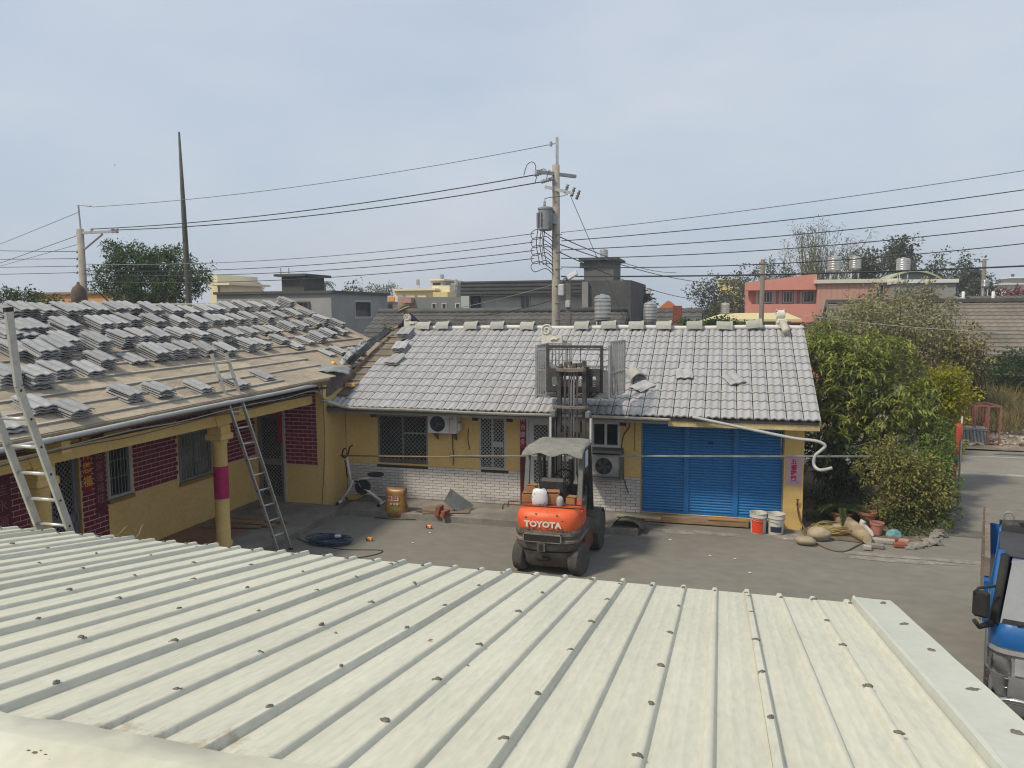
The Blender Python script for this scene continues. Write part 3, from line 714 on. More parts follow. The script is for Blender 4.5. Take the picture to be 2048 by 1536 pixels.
def bar_window(y0, y1, z0, z1, nb, fm, pm):
    f = swapxy(frame(MB(), y0, y1, z0, z1, .05, -.012, .06), WX).build('window', fm, lh)
    b = MB()
    for k in range(nb): yy = y0 + .05 + (y1 - y0 - .1) * (k + .5) / nb; b.tube([(WX + .004, yy, z0 + .05), (WX + .004, yy, z1 - .05)], .008, 5)
    for zz in (z0 + .35, z0 + .65): b.box(WX - .004, WX + .002, y0 + .05, y1 - .05, zz, zz + .018)
    b.build('bar', M_alud, f)
    for k in range(2):
        ya, yb = y0 + .05 + (y1 - y0 - .1) * k / 2, y0 + .05 + (y1 - y0 - .1) * (k + 1) / 2
        MB().box(WX - .05, WX - .045, ya + .012, yb - .012, z0 + .05, z1 - .05).build('pane', pm, f)
    MB().box(WX - .02, WX + .05, y0 - .02, y1 + .02, z0 - .07, z0 - .003).build('sill', mat('ochre_sill', (.26, .165, .06), .85), f)
bar_window(10.58, 11.13, 1.18, 2.20, 6, M_alu, M_dark)
bar_window(12.37, 13.36, 1.08, 2.05, 10, M_alud, mat('curtained_glass', (.10, .10, .09), .4, c2=(.22, .21, .19), scale=3, var=.2))
bar_window(3.6, 4.8, 1.1, 2.1, 10, M_alud, M_dark)
# porch floor
MB().box(WX, -7.95, 1.5, 14.9, 0, .128).build('porch', M_conc, kind='structure')
MB().add([(WX + .01, 3, .133), (-8.98, 3, .133), (-8.98, 12.9, .133), (WX + .01, 12.9, .133)], [(0, 1, 2, 3)]).build('porch_floor_tiles', mat('terracotta_floor', (.27, .14, .085), .6, c2=(.21, .12, .08), scale=2, var=.08), kind='structure')
# beams and columns
MB().box(-8.88, -8.70, 1.5, 14.88, 2.38, 2.57).build('porch_beam', M_yellow, lh)
for yc in (4.1, 7.95, 11.75):
    c = thing  # columns are parts of the house
    sh = MB().lathe([(.16, .13), (.16, .2), (.128, .24), (.128, 2.02), (.15, 2.05), (.15, 2.1)], 20, Matrix.Translation((-8.79, yc, 0))).build('column', M_yellow, lh, 'auto')
    cp = MB().cbox((-8.79, yc, 2.16), .36, .36, .12, ch=.02); cp.cbox((-8.79, yc, 2.28), .28, .28, .16)
    cp.prism([(-8.90, yc - .24, 2.56), (-8.90, yc + .24, 2.56), (-8.90, yc + .13, 2.28), (-8.90, yc - .13, 2.28)], (.22, 0, 0)); cp.build('capital', M_yellow, sh)
    MB().box(-8.9, -8.3, yc - .07, yc + .07, 2.575, 2.735).build('bracket', M_yellow, sh)
pb = MB().lathe([(.1315, 1.02), (.1315, 1.62)], 24, Matrix.Translation((-8.79, 11.75, 0)), close=False)
pb.v = [p for p in pb.v]; n = 24
pb.f = [f for f in pb.f if (pb.v[f[0]][0] + 8.79) * .55 - (pb.v[f[0]][1] - 11.75) * .83 > -.03]
pk = pb.build('poster', mat('magenta_paper', (.50, .012, .12), .5, c2=(.36, .01, .10), scale=9, var=.15), label='magenta new year paper wrapped around the porch column', cat='poster', smooth=True)
# roof: boarded deck, battens, fascia
M_deck = mat('stained_roof_board', (.37, .315, .235), .92, c2=(.26, .21, .15), scale=1.1, lo=.3, hi=.72, var=.14, vscale=6, stretch=(.8, 2.6, .8), bump=.15, bscale=25)
dk = MB().prism([roof_l(1.2, 0, 0), roof_l(1.2, LSL, 0), back_l(1.2), back_l(1.2, -.08), roof_l(1.2, LSL, -.09), roof_l(1.2, 0, -.05)], (0, 13.6, 13.6 * TILT))
dk.prism([roof_l(14.8, .33, 0), roof_l(14.8, LSL, 0), back_l(14.8), back_l(14.8, -.08), roof_l(14.8, LSL, -.09), roof_l(14.8, .33, -.05)], (0, 4.9, 4.9 * TILT))
dk.build('roof_deck', M_deck, lh)
M_brd = mat('roof_board_sheet', (.40, .345, .26), .92, c2=(.235, .19, .14), scale=1.6, lo=.32, hi=.70, var=.18, vscale=7, rnd=.13, stretch=(.7, 2.4, .7), bump=.15, bscale=25)
yb = 1.3
bi = 0
while yb < 14.7:                      # separate boards along the eave half of the slope
    wv = .92
    for (s0, s1) in ((.02, 1.83), (1.84, 3.66)):
        bd = MB().box(0, wv - .008, 0, s1 - s0, 0, .009).mesh('roof_board', M_brd)
        inst('roof_board', bd, lh, Matrix.Translation(roof_l(yb, s0, .002)) @ Matrix.Rotation(R(90), 4, 'Z') @ Matrix.Rotation(-TILT, 4, 'Y') @ Matrix.Rotation(LA, 4, 'X'))
    yb += wv
bat = MB().box(0, 1, -.017, .017, 0, .026).mesh('batten', mat('grey_batten', (.40, .37, .33), .8, c2=(.28, .25, .21), scale=3, var=.12, rnd=.1))
for k, s in enumerate((.22, .56, .90, 1.24, 1.60, 2.0, 2.4, 2.8, 3.2, 3.6, 4.0)):
    y1 = 19.6 if s > 1.1 else (13.6 if k == 0 else 15.3)
    ya = 1.3
    while ya < y1 - .3:
        L_ = min(3.0, y1 - ya)
        inst('batten', bat, lh, Matrix.Translation(roof_l(ya, s, .012)) @ Matrix.Rotation(R(90) + rng.uniform(-.003, .003), 4, 'Z') @ Matrix.Rotation(-TILT, 4, 'Y') @ Matrix.Rotation(LA, 4, 'X') @ Matrix.Diagonal((L_ - .02, 1, 1, 1)))
        ya += L_
MB().prism([roof_l(1.2, -.02, -.055), roof_l(1.2, .03, -.055), roof_l(1.2, .03, -.14), roof_l(1.2, -.02, -.14)], (0, 13.5, 13.5 * TILT)).build('fascia', mat('brown_fascia', (.17, .11, .06), .85, var=.2), lh)
MB().box(-8.7, -8.26, 1.3, 14.8, 2.74, 2.77).build('soffit', mat('dark_soffit', (.05, .04, .035), .9), lh)
MB().prism([(LRX, 19.5, 0), (-8.5, 19.5, 0), (-8.5, 19.5, 2.8), (LRX, 19.5, 4.4), (LRX - 3.6, 19.5, 2.8), (LRX - 3.6, 19.5, 0)], (0, -.2, 0)).build('wall', M_yellow, lh)
MB().box(LRX - 3.5, LRX - 3.3, 1.5, 19.3, 0, 2.7).build('wall', M_yellow, lh)
MB().prism([(WX, 1.5, 0), (LRX - 3.5, 1.5, 0), (LRX - 3.5, 1.5, 2.7), (LRX, 1.5, 4.4), (WX, 1.5, 3.6)], (0, .2, 0)).build('wall', M_yellow, lh)
MB().prism([(-8.62, 15.0, 2.5), (-8.46, 15.0, 2.5), (-8.46, 19.4, 2.6), (-8.62, 19.4, 2.6)], (0, 0, .1)).build('valley_board', M_wood, lh)
MB().prism([(-8.47, 15.1, 2.5), (-8.47, 18.6, 3.84), (-8.47, 22.1, 2.3), (-8.47, 22.1, 1.5), (-8.47, 15.1, 1.5)], (-.03, 0, 0)).build('gable_board', M_wood, lh)
# grey gutter pipe and hanging wires under the eave
gp = [(-8.12, 1.5, 2.76)] + [(-8.12, 3 + k * .9, 2.775 + .0095 * k + .008 * math.sin(k)) for k in range(12)] + [(-8.16, 13.7, 2.88), (-8.28, 14.4, 2.86), (-8.42, 14.75, 2.66)]
gu = MB().tube(gp, .036, 10)
for k in (2, 4, 6, 8, 10): p = gp[k]; gu.tube([(p[0], p[1] - .06, p[2]), (p[0], p[1] + .06, p[2])], .042, 10)
gu.build('gutter_pipe', M_pvc, lh, 'auto')
for i, (dz, lab) in enumerate(((-.10, 'upper black wire slung under the grey gutter pipe of the porch'), (-.17, 'lower black wire slung under the grey gutter pipe of the porch'))):
    pts = [(-8.2 - .05 * i, 3 + k * 1.0, 2.76 + .012 * k + dz - .05 * abs(math.sin(k * 1.1 + i))) for k in range(12)] + [(-8.35, 14.7, 2.62 - .1 * i)]
    MB().tube(catmull(pts, 3), .009, 5).build('cable', mat('pale_cable', (.33, .33, .32), .6) if i == 0 else M_cab, smooth=True, label=lab, cat='cable')
MB().tube(catmull([(-8.40, 14.82, 2.55), (-8.42, 14.86, 2.2), (-8.40, 14.84, 1.6), (-8.46, 14.86, .9), (-8.52, 14.84, .14)], 5), .007, 5).build('cable', M_cab, smooth=True, label='thin black wire hanging down the yellow corner of the porch', cat='cable')
# lettering on the porch
M_pl = mat('maroon_plaque', (.11, .012, .03), .45, var=.12)
banner('couplet_board', 'maroon couplet board beside the barred window on the porch wall', 10.29, 10.52, WX + .012, 1.0, 2.42, M_pl, '保\n佑\n家\n運\n福\n旺', .17, mat('faded_pink_ink', (.34, .15, .17), .7), 1.12, plane='X')
banner('couplet_board', 'maroon couplet board on the porch wall seen behind the near ladder', 8.42, 8.72, WX + .012, .55, 2.1, M_pl, '佳\n水\n源\n片\n居', .2, MT['faded_pink_ink'], 1.2, plane='X')
banner('blessing_strip', 'narrow red strip with golden characters beside the blue grey porch door', 10.06, 10.22, WX + .014, 1.42, 2.45, mat('bright_red_paper', (.25, .012, .012), .5), '春\n神\n恩\n福', .19, mat('gold_ink', (.75, .36, .05), .4), 1.2, .004, plane='X')
# planks on the porch
for i, (x, y, l, a_, z, lab) in enumerate(((-9.35, 12.75, 1.2, 12, .17, 'brown plank lying on the porch, lowest of the pile'), (-9.2, 12.95, 1.3, 6, .17, 'brown plank lying on the porch behind the lowest one'), (-9.28, 12.85, 1.1, 9, .235, 'brown plank on top of the porch pile'), (-9.05, 13.3, 1.2, 3, .17, 'brown plank nearest the grey screen door on the porch'))):
    MB().cbox((x, y, z), l, .12, .06, Matrix.Rotation(R(a_), 4, 'Z'), ch=.008).build('plank', M_wood, label=lab, cat='plank', group='planks piled on the porch')
# ---- stacks of new tiles on the stripped roof
stk_me = tile_mesh('tile', M_tiled, .335, .425, .017, .020)
NAMES = ['top row along the ridge', 'second row below the ridge', 'third row below the ridge', 'fourth row below the ridge', 'fifth row below the ridge', 'lowest row near the eave', 'few beside the valley']
ROWS = [
 [(20, 150, 4), (125, 138, 5), (255, 145, 6), (395, 150, 6), (480, 145, 5), (565, 147, 4), (680, 143, 5), (765, 146, 4), (885, 155, 6), (1010, 165, 4), (1110, 170, 5), (1195, 165, 4), (1265, 160, 4), (1335, 155, 4), (1420, 150, 5), (1510, 150, 5), (1590, 150, 4), (1685, 128, 6)],
 [(115, 245, 5), (205, 240, 5), (385, 235, 6), (590, 230, 5), (680, 225, 4), (765, 210, 4), (905, 220, 4), (1035, 225, 4), (1160, 228, 5), (1235, 220, 4), (1310, 220, 4), (1390, 220, 4), (1465, 215, 4), (1560, 215, 4), (1640, 208, 4), (1725, 202, 3), (1800, 195, 4), (1890, 228, 8), (1985, 258, 5)],
 [(30, 275, 4), (140, 280, 4), (400, 320, 5), (570, 325, 6), (725, 305, 6), (825, 303, 4), (925, 300, 4), (1050, 292, 5), (1165, 300, 4), (1290, 312, 5), (1375, 302, 4), (1460, 295, 4), (1540, 290, 3), (1605, 290, 3), (1685, 268, 4), (1760, 262, 4), (1840, 252, 4), (1990, 302, 3)],
 [(110, 370, 4), (235, 370, 6), (335, 345, 6), (590, 428, 5), (765, 440, 2), (910, 392, 5), (1005, 385, 5), (1095, 377, 5), (1205, 388, 4), (1325, 392, 4), (1450, 358, 5), (1540, 362, 4), (1640, 342, 3), (1725, 382, 2), (1795, 357, 2), (1865, 332, 4), (1925, 312, 3)],
 [(20, 500, 5), (205, 500, 6), (335, 482, 4), (520, 492, 3)],
 [(10, 800, 2), (200, 680, 3), (420, 703, 4), (750, 620, 4), (930, 602, 4), (1165, 602, 3), (1385, 582, 3), (1540, 550, 2)],
 [(1915, 432, 1), (1985, 418, 2), (2075, 460, 1), (2100, 425, 2)],
]
NUM = ['one', 'two', 'three', 'four', 'five', 'six', 'seven', 'eight']
nL = Vector((math.sin(LA), 0, math.cos(LA)))
for ri, row in enumerate(ROWS):
    for ci, (zx, zy, nn) in enumerate(row):
        x_, y_ = zx / 2.926, 560 + zy / 2.926
        d = _r2 * ((x_ - 1024) / FPX) + _u2 * ((768 - y_) / FPX) + _f
        hgt = .03 + nn * .040
        p0 = roof_l(10, 0, hgt); c0 = Vector((0, 0, CAMZ)); t_ = (p0 - c0).dot(nL) / d.dot(nL); p = c0 + d * t_
        s = (LX - p.x + hgt * math.sin(LA)) / math.cos(LA)
        s = min(s, LSL - .22)
        yy = p.y
        rt_ = rng.uniform(-.06, .06); tilt = LA - rng.uniform(.0, .10)
        base = roof_l(yy - .165, s - .21, .03)
        p2_ = roof_l(yy, s, hgt)
        place = f'{ords[ci] if ci < 12 else str(ci + 1) + "th"} from the left in the {NAMES[ri]}' if ri < 6 else f'{ords[ci]} of the {NAMES[ri]}'
        t = thing('tile_stack', f'grey tile stack, {place}' if nn > 1 else f'single grey roof tile on the boards, {place}', 'roof tiles', base, group='stacks of new tiles on the stripped roof',
                  rot=Matrix.Rotation(R(90) + rt_, 4, 'Z') @ Matrix.Rotation(tilt, 4, 'X'))
        fan_ = rng.uniform(-.012, .012)
        for k in range(nn):
            inst('tile', stk_me, t, Matrix.Translation((rng.uniform(-.018, .018), rng.uniform(-.025, .025) - k * .004, .040 * k)) @ Matrix.Rotation(rng.uniform(-.05, .05), 4, 'Z') @ Matrix.Rotation(k * fan_ + rng.uniform(-.006, .006), 4, 'X'), local=True)
# stacks and loose tiles on the right roof
def tiles_r(label, x, s, nn, rz, group='loose tiles on the new roof'):
    t = thing('tile_stack', label, 'roof tiles', roof_r(x, s, .085), group=group, rot=Matrix.Rotation(SA - .03, 4, 'X') @ Matrix.Rotation(rz, 4, 'Z'))
    for k in range(nn): inst('tile', stk_me, t, Matrix.Translation((rng.uniform(-.01, .01) - .16, -.2, .040 * k)) @ Matrix.Rotation(rng.uniform(-.04, .04), 4, 'Z'), local=True)
tiles_r('stack of four tiles just below the left end of the ridge', -7.86, 3.45, 4, .05)
tiles_r('stack of three tiles second below the left end of the ridge', -7.72, 2.72, 3, .1)
tiles_r('two tiles lying flat third below the left end of the ridge', -7.62, 2.05, 2, -.15)
tiles_r('single loose tile lying on the roof just right of the fallen ridge tile', -1.62, 1.08, 1, R(-38))
tiles_r('single loose tile lying straight in the middle of the right roof half', -.78, 1.62, 1, R(4))
tiles_r('single loose tile turned askew nearest the right edge of the roof', .22, 1.42, 1, R(28))
# valley: black felt flaps, grey sheet, small yellow thing, wire coil
def flap(name, label, cat, pts_a, pts_b, m, th=.008):
    a = catmull(pts_a, 5); b = catmull(pts_b, 5); r2 = random.Random(len(label)); rows = []
    for k in range(7):
        t = k / 6; rows.append([tuple(a[i].lerp(b[i], t) + Vector((0, 0, .05 * noise.noise(Vector((i * .6, k * .9, len(label))))))) for i in range(len(a))])
    MB().sheet(rows, th).build(name, m, smooth=True, label=label, cat=cat)
M_felt = mat('black_roof_felt', (.02, .02, .022), .45, c2=(.10, .10, .10), scale=5, lo=.5, hi=.8, var=.3)
flap('felt_strip', 'crumpled black roofing felt strip lying along the open valley', 'roofing felt', [roof_r(-8.55, .9, .16), roof_r(-8.5, 1.8, .20), roof_r(-8.44, 2.7, .16), roof_r(-8.35, 3.7, .10)], [roof_r(-8.95, .95, .10), roof_r(-8.75, 1.8, .30), roof_r(-8.62, 2.7, .28), roof_r(-8.45, 3.75, .16)], M_felt)
flap('felt_strip', 'silvery torn foil flap folded over the black valley felt', 'roofing felt', [roof_r(-8.62, 1.2, .30), roof_r(-8.55, 1.8, .36), roof_r(-8.5, 2.6, .30)], [roof_r(-8.78, 1.25, .26), roof_r(-8.68, 1.8, .42), roof_r(-8.55, 2.6, .36)], mat('foil_felt', (.45, .45, .45), .3, metal=.4, c2=(.1, .1, .1), scale=7, lo=.45, hi=.6))
flap('metal_flashing', 'grey metal flashing sheet bridging the eaves at the inner corner', 'flashing', [(-8.55, 14.75, 3.10), (-8.3, 15.0, 3.10), (-8.15, 15.6, 3.0)], [(-8.75, 15.25, 3.20), (-8.5, 15.5, 3.20), (-8.3, 15.95, 3.10)], mat('zinc_sheet', (.36, .37, .36), .4, metal=.4, c2=(.25, .26, .25), scale=4))
flap('valley_lining', 'purplish rusted valley lining at the inner corner of the eaves', 'flashing', [(-8.46, 14.92, 2.50), (-8.40, 15.3, 2.60), (-8.36, 15.8, 2.80), (-8.36, 16.2, 3.0)], [(-8.47, 14.95, 3.08), (-8.46, 15.3, 3.08), (-8.44, 15.8, 3.08), (-8.42, 16.2, 3.12)], mat('rusted_lining', (.15, .11, .105), .8, c2=(.09, .06, .055), scale=6, var=.2))
p = at(667, 728, Y=15.9)
yq = MB().ball((p.x, p.y, p.z + .02), .06, 2, squash=(1, 1, .8), rough=.3); yq.build('tape_roll', mat('yellow_plastic', (.75, .42, .02), .4), smooth=True, label='small yellow roll lying on the boards near the valley', cat='tape')
p = at(598, 700, X=-9.55)
wc = MB()
for k in range(9): 
    a0 = rng.uniform(0, 6); wc.tube([tuple(Vector((p.x, p.y, p.z + .03)) + Vector((.13 * math.cos(a0 + t) * (1 + .1 * k / 9), .13 * math.sin(a0 + t), .06 * math.sin(t * 2 + k)))) for t in [6.283 * j / 14 for j in range(15)]], .004, 4, False)
wc.build('wire_coil', M_steel, label='small coil of silvery wire lying on the roof boards', cat='wire')
# ---- ladders
M_al = mat('ladder_aluminium', (.50, .50, .47), .38, metal=.5, c2=(.40, .39, .35), scale=4, var=.1)
def ladder(label, foot, head, side, n, r0=.35, rail=(.026, .065), bend=None):
    """foot/head: left rail ends; side: vector to the other rail"""
    t = thing('ladder', label, 'ladder', tuple(Vector(foot) + Vector(side) / 2), 0, 'aluminium ladders')
    foot, head, side = Vector(foot), Vector(head), Vector(side)
    ax = (head - foot).normalized(); sx = side.normalized(); nrm = ax.cross(sx).normalized(); sx = nrm.cross(ax)
    B = Matrix((sx, nrm, ax)).transposed()
    for o in (Vector((0, 0, 0)), side):
        segs = [(foot + o, head + o)]
        if bend: segs.append((head + o, head + o + Vector(bend)))
        for i, (a, b) in enumerate(segs):
            a_ = (b - a).normalized(); nb = a_.cross(sx).normalized(); B2 = Matrix((sx, nb, a_)).transposed(); L_ = (b - a).length
            rl = MB().cbox((a + b) / 2, rail[0], rail[1], L_, B2.to_4x4()).build('rail', M_al, t)
            k = r0
            while i == 0 and k < L_:
                MB().cbox(a + a_ * k + sx * (.014 if o.length else -.014), .006, .022, .022, B2.to_4x4()).build('rivet', M_black, rl); k += .3
            if i == 0: MB().cbox(a, rail[0] * 1.3, rail[1] * 1.2, .05, B2.to_4x4()).build('foot', M_black, rl)
            if (i == 1) or not bend: MB().cbox(b, rail[0] * 1.15, rail[1] * 1.1, .04, B2.to_4x4()).build('end_cap', M_black, rl)
    L_ = (head - foot).length
    for k in range(n):
        d_ = r0 + k * .3
        if d_ > L_ - .05: break
        c = foot + ax * d_
        MB().tube([c + sx * .01, c + side - sx * .01], .018, 8).build('rung', M_al, t, smooth=True)
    return t
ladder('aluminium ladder leaning on the gutter of the porch house', (-7.74, 11.89, 0.005), (-8.47, 11.20, 3.72), (.06, .31, 0), 12)
la2 = ladder('large pale ladder standing against the metal roof edge in front', (-6.78, 6.78, 0.005), (-6.78, 5.62, 3.72), (.40, 0, 0), 12, .25, (.03, .075), bend=(-.0, -.05, .72))
# ============================================================ foreground house with the ribbed metal roof
mh = thing('metal_roof_house', 'low house in front with a pale green ribbed metal roof', 'house', (-3, 2, 0))
def zr(y): return 3.25 - .175 * y if y > 1.95 else 3.25 - .175 * 1.95 - .175 * (1.95 - y)
M_met = mat('pale_green_metal', (.535, .528, .435), .5, c2=(.465, .46, .375), scale=1.4, lo=.35, hi=.7, var=.09, vscale=16, stretch=(3.0, .6, 1), rnd=.035, bump=.04, bscale=9, spec=.5)
RIB, SHEET = .24, .96
def sheet_part(x0, nrib, y0, y1, name='roof_sheet'):
    """one ribbed sheet; the rib at its left edge laps over the neighbour"""
    prof = []
    for k in range(nrib):
        c = x0 + k * RIB; h = .030 if k == 0 else .025; lap = .005 if k == 0 else 0
        prof += [(c - .027, lap * .6), (c - .017, h * .82 + lap), (c - .011, h + lap), (c + .011, h + lap), (c + .017, h * .82 + lap), (c + .027, 0)]
        prof += [(c + .085, 0), (c + .091, .0016), (c + .097, 0), (c + .143, 0), (c + .149, .0016), (c + .155, 0)]
    prof.append((x0 + nrib * RIB - .036, 0)); prof.append((x0 + nrib * RIB - .022, .022))
    ny = 14; rows = []
    for i in range(ny + 1):
        y = y0 + (y1 - y0) * i / ny
        rows.append([(x, y, zr(y) + z + .003 * noise.noise(Vector((x * 1.3, y * .9, 4)))) for x, z in prof])
    return MB().sheet(rows, .003).build(name, M_met, mh, 'auto')
x = .22 - 9 * SHEET
sx0 = x
while x < .9:
    nr = 4 if x < .1 else 4
    sheet_part(x, nr, 2.0, 6.02); sheet_part(x, nr, -2.0, 1.9)
    x += SHEET
# ridge cap with dented lower edge
M_cap = mat('ridge_cap_metal', (.53, .525, .435), .5, c2=(.43, .42, .33), scale=2.5, var=.05, bump=.05, bscale=6)
rows = []; nx = 90
for (dy, dz) in ((.158, .030), (.152, .037), (.005, .046), (-.005, .046), (-.30, .040), (-.31, .03)):
    rr = []
    for j in range(nx + 1):
        xx = -8.5 + 9.6 * j / nx; wv = noise.noise(Vector((xx * 3.1, dy * 2, 1)))
        y = 1.95 + dy * (1 + .10 * wv + (.05 * math.sin(xx * 2 * math.pi / RIB * .5)))
        rr.append((xx, y, zr(y) + dz + .010 * noise.noise(Vector((xx * 4.3, dy * 5, 6)))))
    rows.append(rr)
MB().sheet(rows, .003).build('ridge_cap', M_cap, mh, 'auto')
# brown dirt washed out below the ridge cap, part of the sheet's own colour
def dirty(m, y0, reach):
    n = m.node_tree; N, L = n.nodes, n.links; b = N['Principled BSDF']; src = b.inputs['Base Color'].links[0].from_socket
    tc_ = N.new('ShaderNodeTexCoord'); sp_ = N.new('ShaderNodeSeparateXYZ'); L.new(tc_.outputs['Object'], sp_.inputs[0])
    r1 = N.new('ShaderNodeMapRange'); r1.inputs[1].default_value = y0; r1.inputs[2].default_value = y0 + reach; r1.inputs[3].default_value = .30; r1.inputs[4].default_value = -.45; L.new(sp_.outputs['Y'], r1.inputs[0])
    nz_ = N.new('ShaderNodeTexNoise'); nz_.inputs['Scale'].default_value = 11; nz_.inputs['Detail'].default_value = 8; nz_.inputs['Roughness'].default_value = .7; L.new(tc_.outputs['Object'], nz_.inputs['Vector'])
    n2 = N.new('ShaderNodeTexNoise'); n2.inputs['Scale'].default_value = 1.6; L.new(tc_.outputs['Object'], n2.inputs['Vector'])
    ad = N.new('ShaderNodeMath'); L.new(nz_.outputs['Fac'], ad.inputs[0]); L.new(r1.outputs[0], ad.inputs[1])
    a2 = N.new('ShaderNodeMath'); L.new(ad.outputs[0], a2.inputs[0]); L.new(n2.outputs['Fac'], a2.inputs[1])
    r2 = N.new('ShaderNodeMapRange'); r2.inputs[1].default_value = 1.05; r2.inputs[2].default_value = 1.22; r2.inputs[4].default_value = .6; L.new(a2.outputs[0], r2.inputs[0])
    mx_ = N.new('ShaderNodeMixRGB'); mx_.inputs[2].default_value = (.27, .20, .105, 1); L.new(r2.outputs[0], mx_.inputs[0]); L.new(src, mx_.inputs[1]); L.new(mx_.outputs[0], b.inputs['Base Color'])
dirty(M_met, .05, .6)
for (px_, py_, r_) in ((58, 1508, .012), (70, 1512, .017), (82, 1509, .009), (92, 1516, .012), (100, 1524, .007), (44, 1502, .006)):
    p = at(px_, py_, Z=2.93); MB().ball((p.x, p.y, zr(p.y) + .044), r_ * .55, 2, squash=(1, .6, .12), rough=.8, seed=px_).build('dark_mark', mat('dark_mark', (.12, .09, .06), .9), mh)
# right verge flashing
M_fl = mat('flashing_metal', (.49, .505, .445), .45, c2=(.45, .465, .405), scale=1.5, var=.05, bump=.05, bscale=5)
rows = []
for (xx, dz) in ((.955, .006), (.965, .062), (.985, .066), (1.0, .050), (1.12, .044), (1.235, .050), (1.24, .040), (1.245, -.10)):
    rr = []
    for i in range(31):
        y = -2.0 + 8.0 * i / 30
        rr.append((xx + .004 * noise.noise(Vector((xx * 9, y * 2, 0))), y - (.06 if xx < .97 and i == 30 else 0), zr(y) + dz + .008 * noise.noise(Vector((xx * 8, y * 2.4, 5))) * (1 if .97 < xx < 1.24 else .3)))
    rows.append(rr)
MB().sheet(rows, .003).build('verge_flashing', M_fl, mh, 'auto')
# screw heads with grey sealant smears
M_scr = mat('sealant_grey', (.16, .15, .135), .8, c2=(.09, .08, .07), scale=30, var=.25)
sm = []
for sd_ in range(5):
    b = MB().ball((0, 0, .004), .024, 2, squash=(.72, 1.0, .42), rough=.55, seed=sd_)
    b.ball((rng.uniform(-.012, .012), -.022, .0), .016, 1, squash=(.9, 1.2, .3), rough=.5, seed=sd_ + 9); b.lathe([(.007, .010), (.006, .016)], 6)
    sm.append(b.mesh('screw', M_scr, smooth=True))
ri = 0; x = .22 + 3 * RIB
while x > -7.7:
    k = round((.22 - x) / RIB)
    ys = [5.86]
    if k % 2 == 0: ys += [5.12, 4.48, 3.80, 3.12, 2.5, .9, 0.1, -.8]
    if k % 4 == 0: ys += [5.74]
    for y in ys:
        y2 = y + rng.uniform(-.09, .09) if y < 5.5 else y + rng.uniform(-.03, .03)
        h = .033 if k % 4 == 0 else .025
        inst('screw', sm[rng.randrange(5)], mh, Matrix.Translation((x + rng.uniform(-.004, .004), y2, zr(y2) + h)) @ Matrix.Rotation(rng.uniform(0, 6.28), 4, 'Z') @ Matrix.Diagonal((rng.uniform(.55, .85),) * 3 + (1,)))
    x -= RIB
for y in (5.86, 5.2, 4.55, 3.85, 3.3, 2.7):
    inst('screw', sm[rng.randrange(5)], mh, Matrix.Translation((1.16, y, zr(y) + .046)) @ Matrix.Rotation(rng.uniform(0, 6), 4, 'Z') @ Matrix.Diagonal((1.1, 1.1, .5, 1)))
# walls below
wl = MB().box(-7.9, 1.0, 5.3, 5.5, 0, 2.15); wl.box(-7.9, 1.0, -1.8, -1.6, 0, 2.4); wl.box(.8, 1.0, -1.6, 5.3, 0, 2.2); wl.box(-7.9, -7.7, -1.6, 5.3, 0, 2.2)
wl.build('wall', M_yellow, mh)
MB().box(-7.9, 1.2, 5.86, 5.92, 1.98, 2.18).build('eave_channel', M_alud, mh)
# scraps on the roof
def scrap(label, x, y, m, s=.1, up=.06, name='tape_scrap', cat='scrap'):
    a = catmull([(x - s * .5, y, zr(y) + .035), (x - s * .1, y + .02, zr(y) + .04 + up * .4), (x + s * .2, y + .02, zr(y) + .045 + up), (x + s * .5, y + .03, zr(y) + .04 + up * 1.5)], 4)
    MB().sheet([[tuple(p) for p in a], [tuple(p + Vector((.03, -.05, .01))) for p in a]], .002).build(name, m, smooth=True, label=label, cat=cat)
M_tp = mat('clear_tape', (.55, .50, .38), .4, trans=.4)
scrap('curled strip of clear tape on the metal roof edge, left one', at(243, 1076, Y=5.95).x, 5.95, M_tp, .12)
scrap('curled strip of clear tape on the metal roof edge, right one', at(279, 1078, Y=5.95).x, 5.95, M_tp, .07, .08)
p = Vector((-.68, 2.17, 0))
fl_ = MB(); rows = [[(p.x - .10 + .05 * j, p.y - .22 + .05 * i, zr(p.y - .22 + .05 * i) + .05 + .02 * noise.noise(Vector((i * .9, j * .9, 3)))) for j in range(5)] for i in range(5)]
fl_.sheet(rows, .003).build('plastic_bag', mat('white_plastic', (.60, .61, .60), .4, var=.1), smooth=True, label='white plastic scrap at the bottom edge of the metal roof', cat='plastic bag')
for i, (px_, py_) in enumerate(((668, 1265), (855, 1283), (935, 1330), (1350, 1268))):
    pr = at(px_, py_, Y=4.0); d = (pr - Vector((0, 0, CAMZ))); n_ = Vector((0, .175, 1)); t_ = (3.25 - CAMZ) / n_.dot(d); q = Vector((0, 0, CAMZ)) + d * t_
    lf = MB().add([(0, 0, .006), (.025, .008, .012), (.05, 0, .006), (.025, -.01, .004)], [(0, 1, 2, 3)], Matrix.Translation(q) @ Matrix.Rotation(rng.uniform(0, 6), 4, 'Z') @ Matrix.Diagonal((.7, .7, .7, 1)))
    lf.build('dry_leaf', mat('dry_leaf', (.16, .10, .05), .9), label=f'tiny dry leaf on the metal roof, {ords[i]} from the left' if i != 3 else 'tiny dry leaf on the metal roof, rightmost', cat='leaf', group='dry leaves on the metal roof')
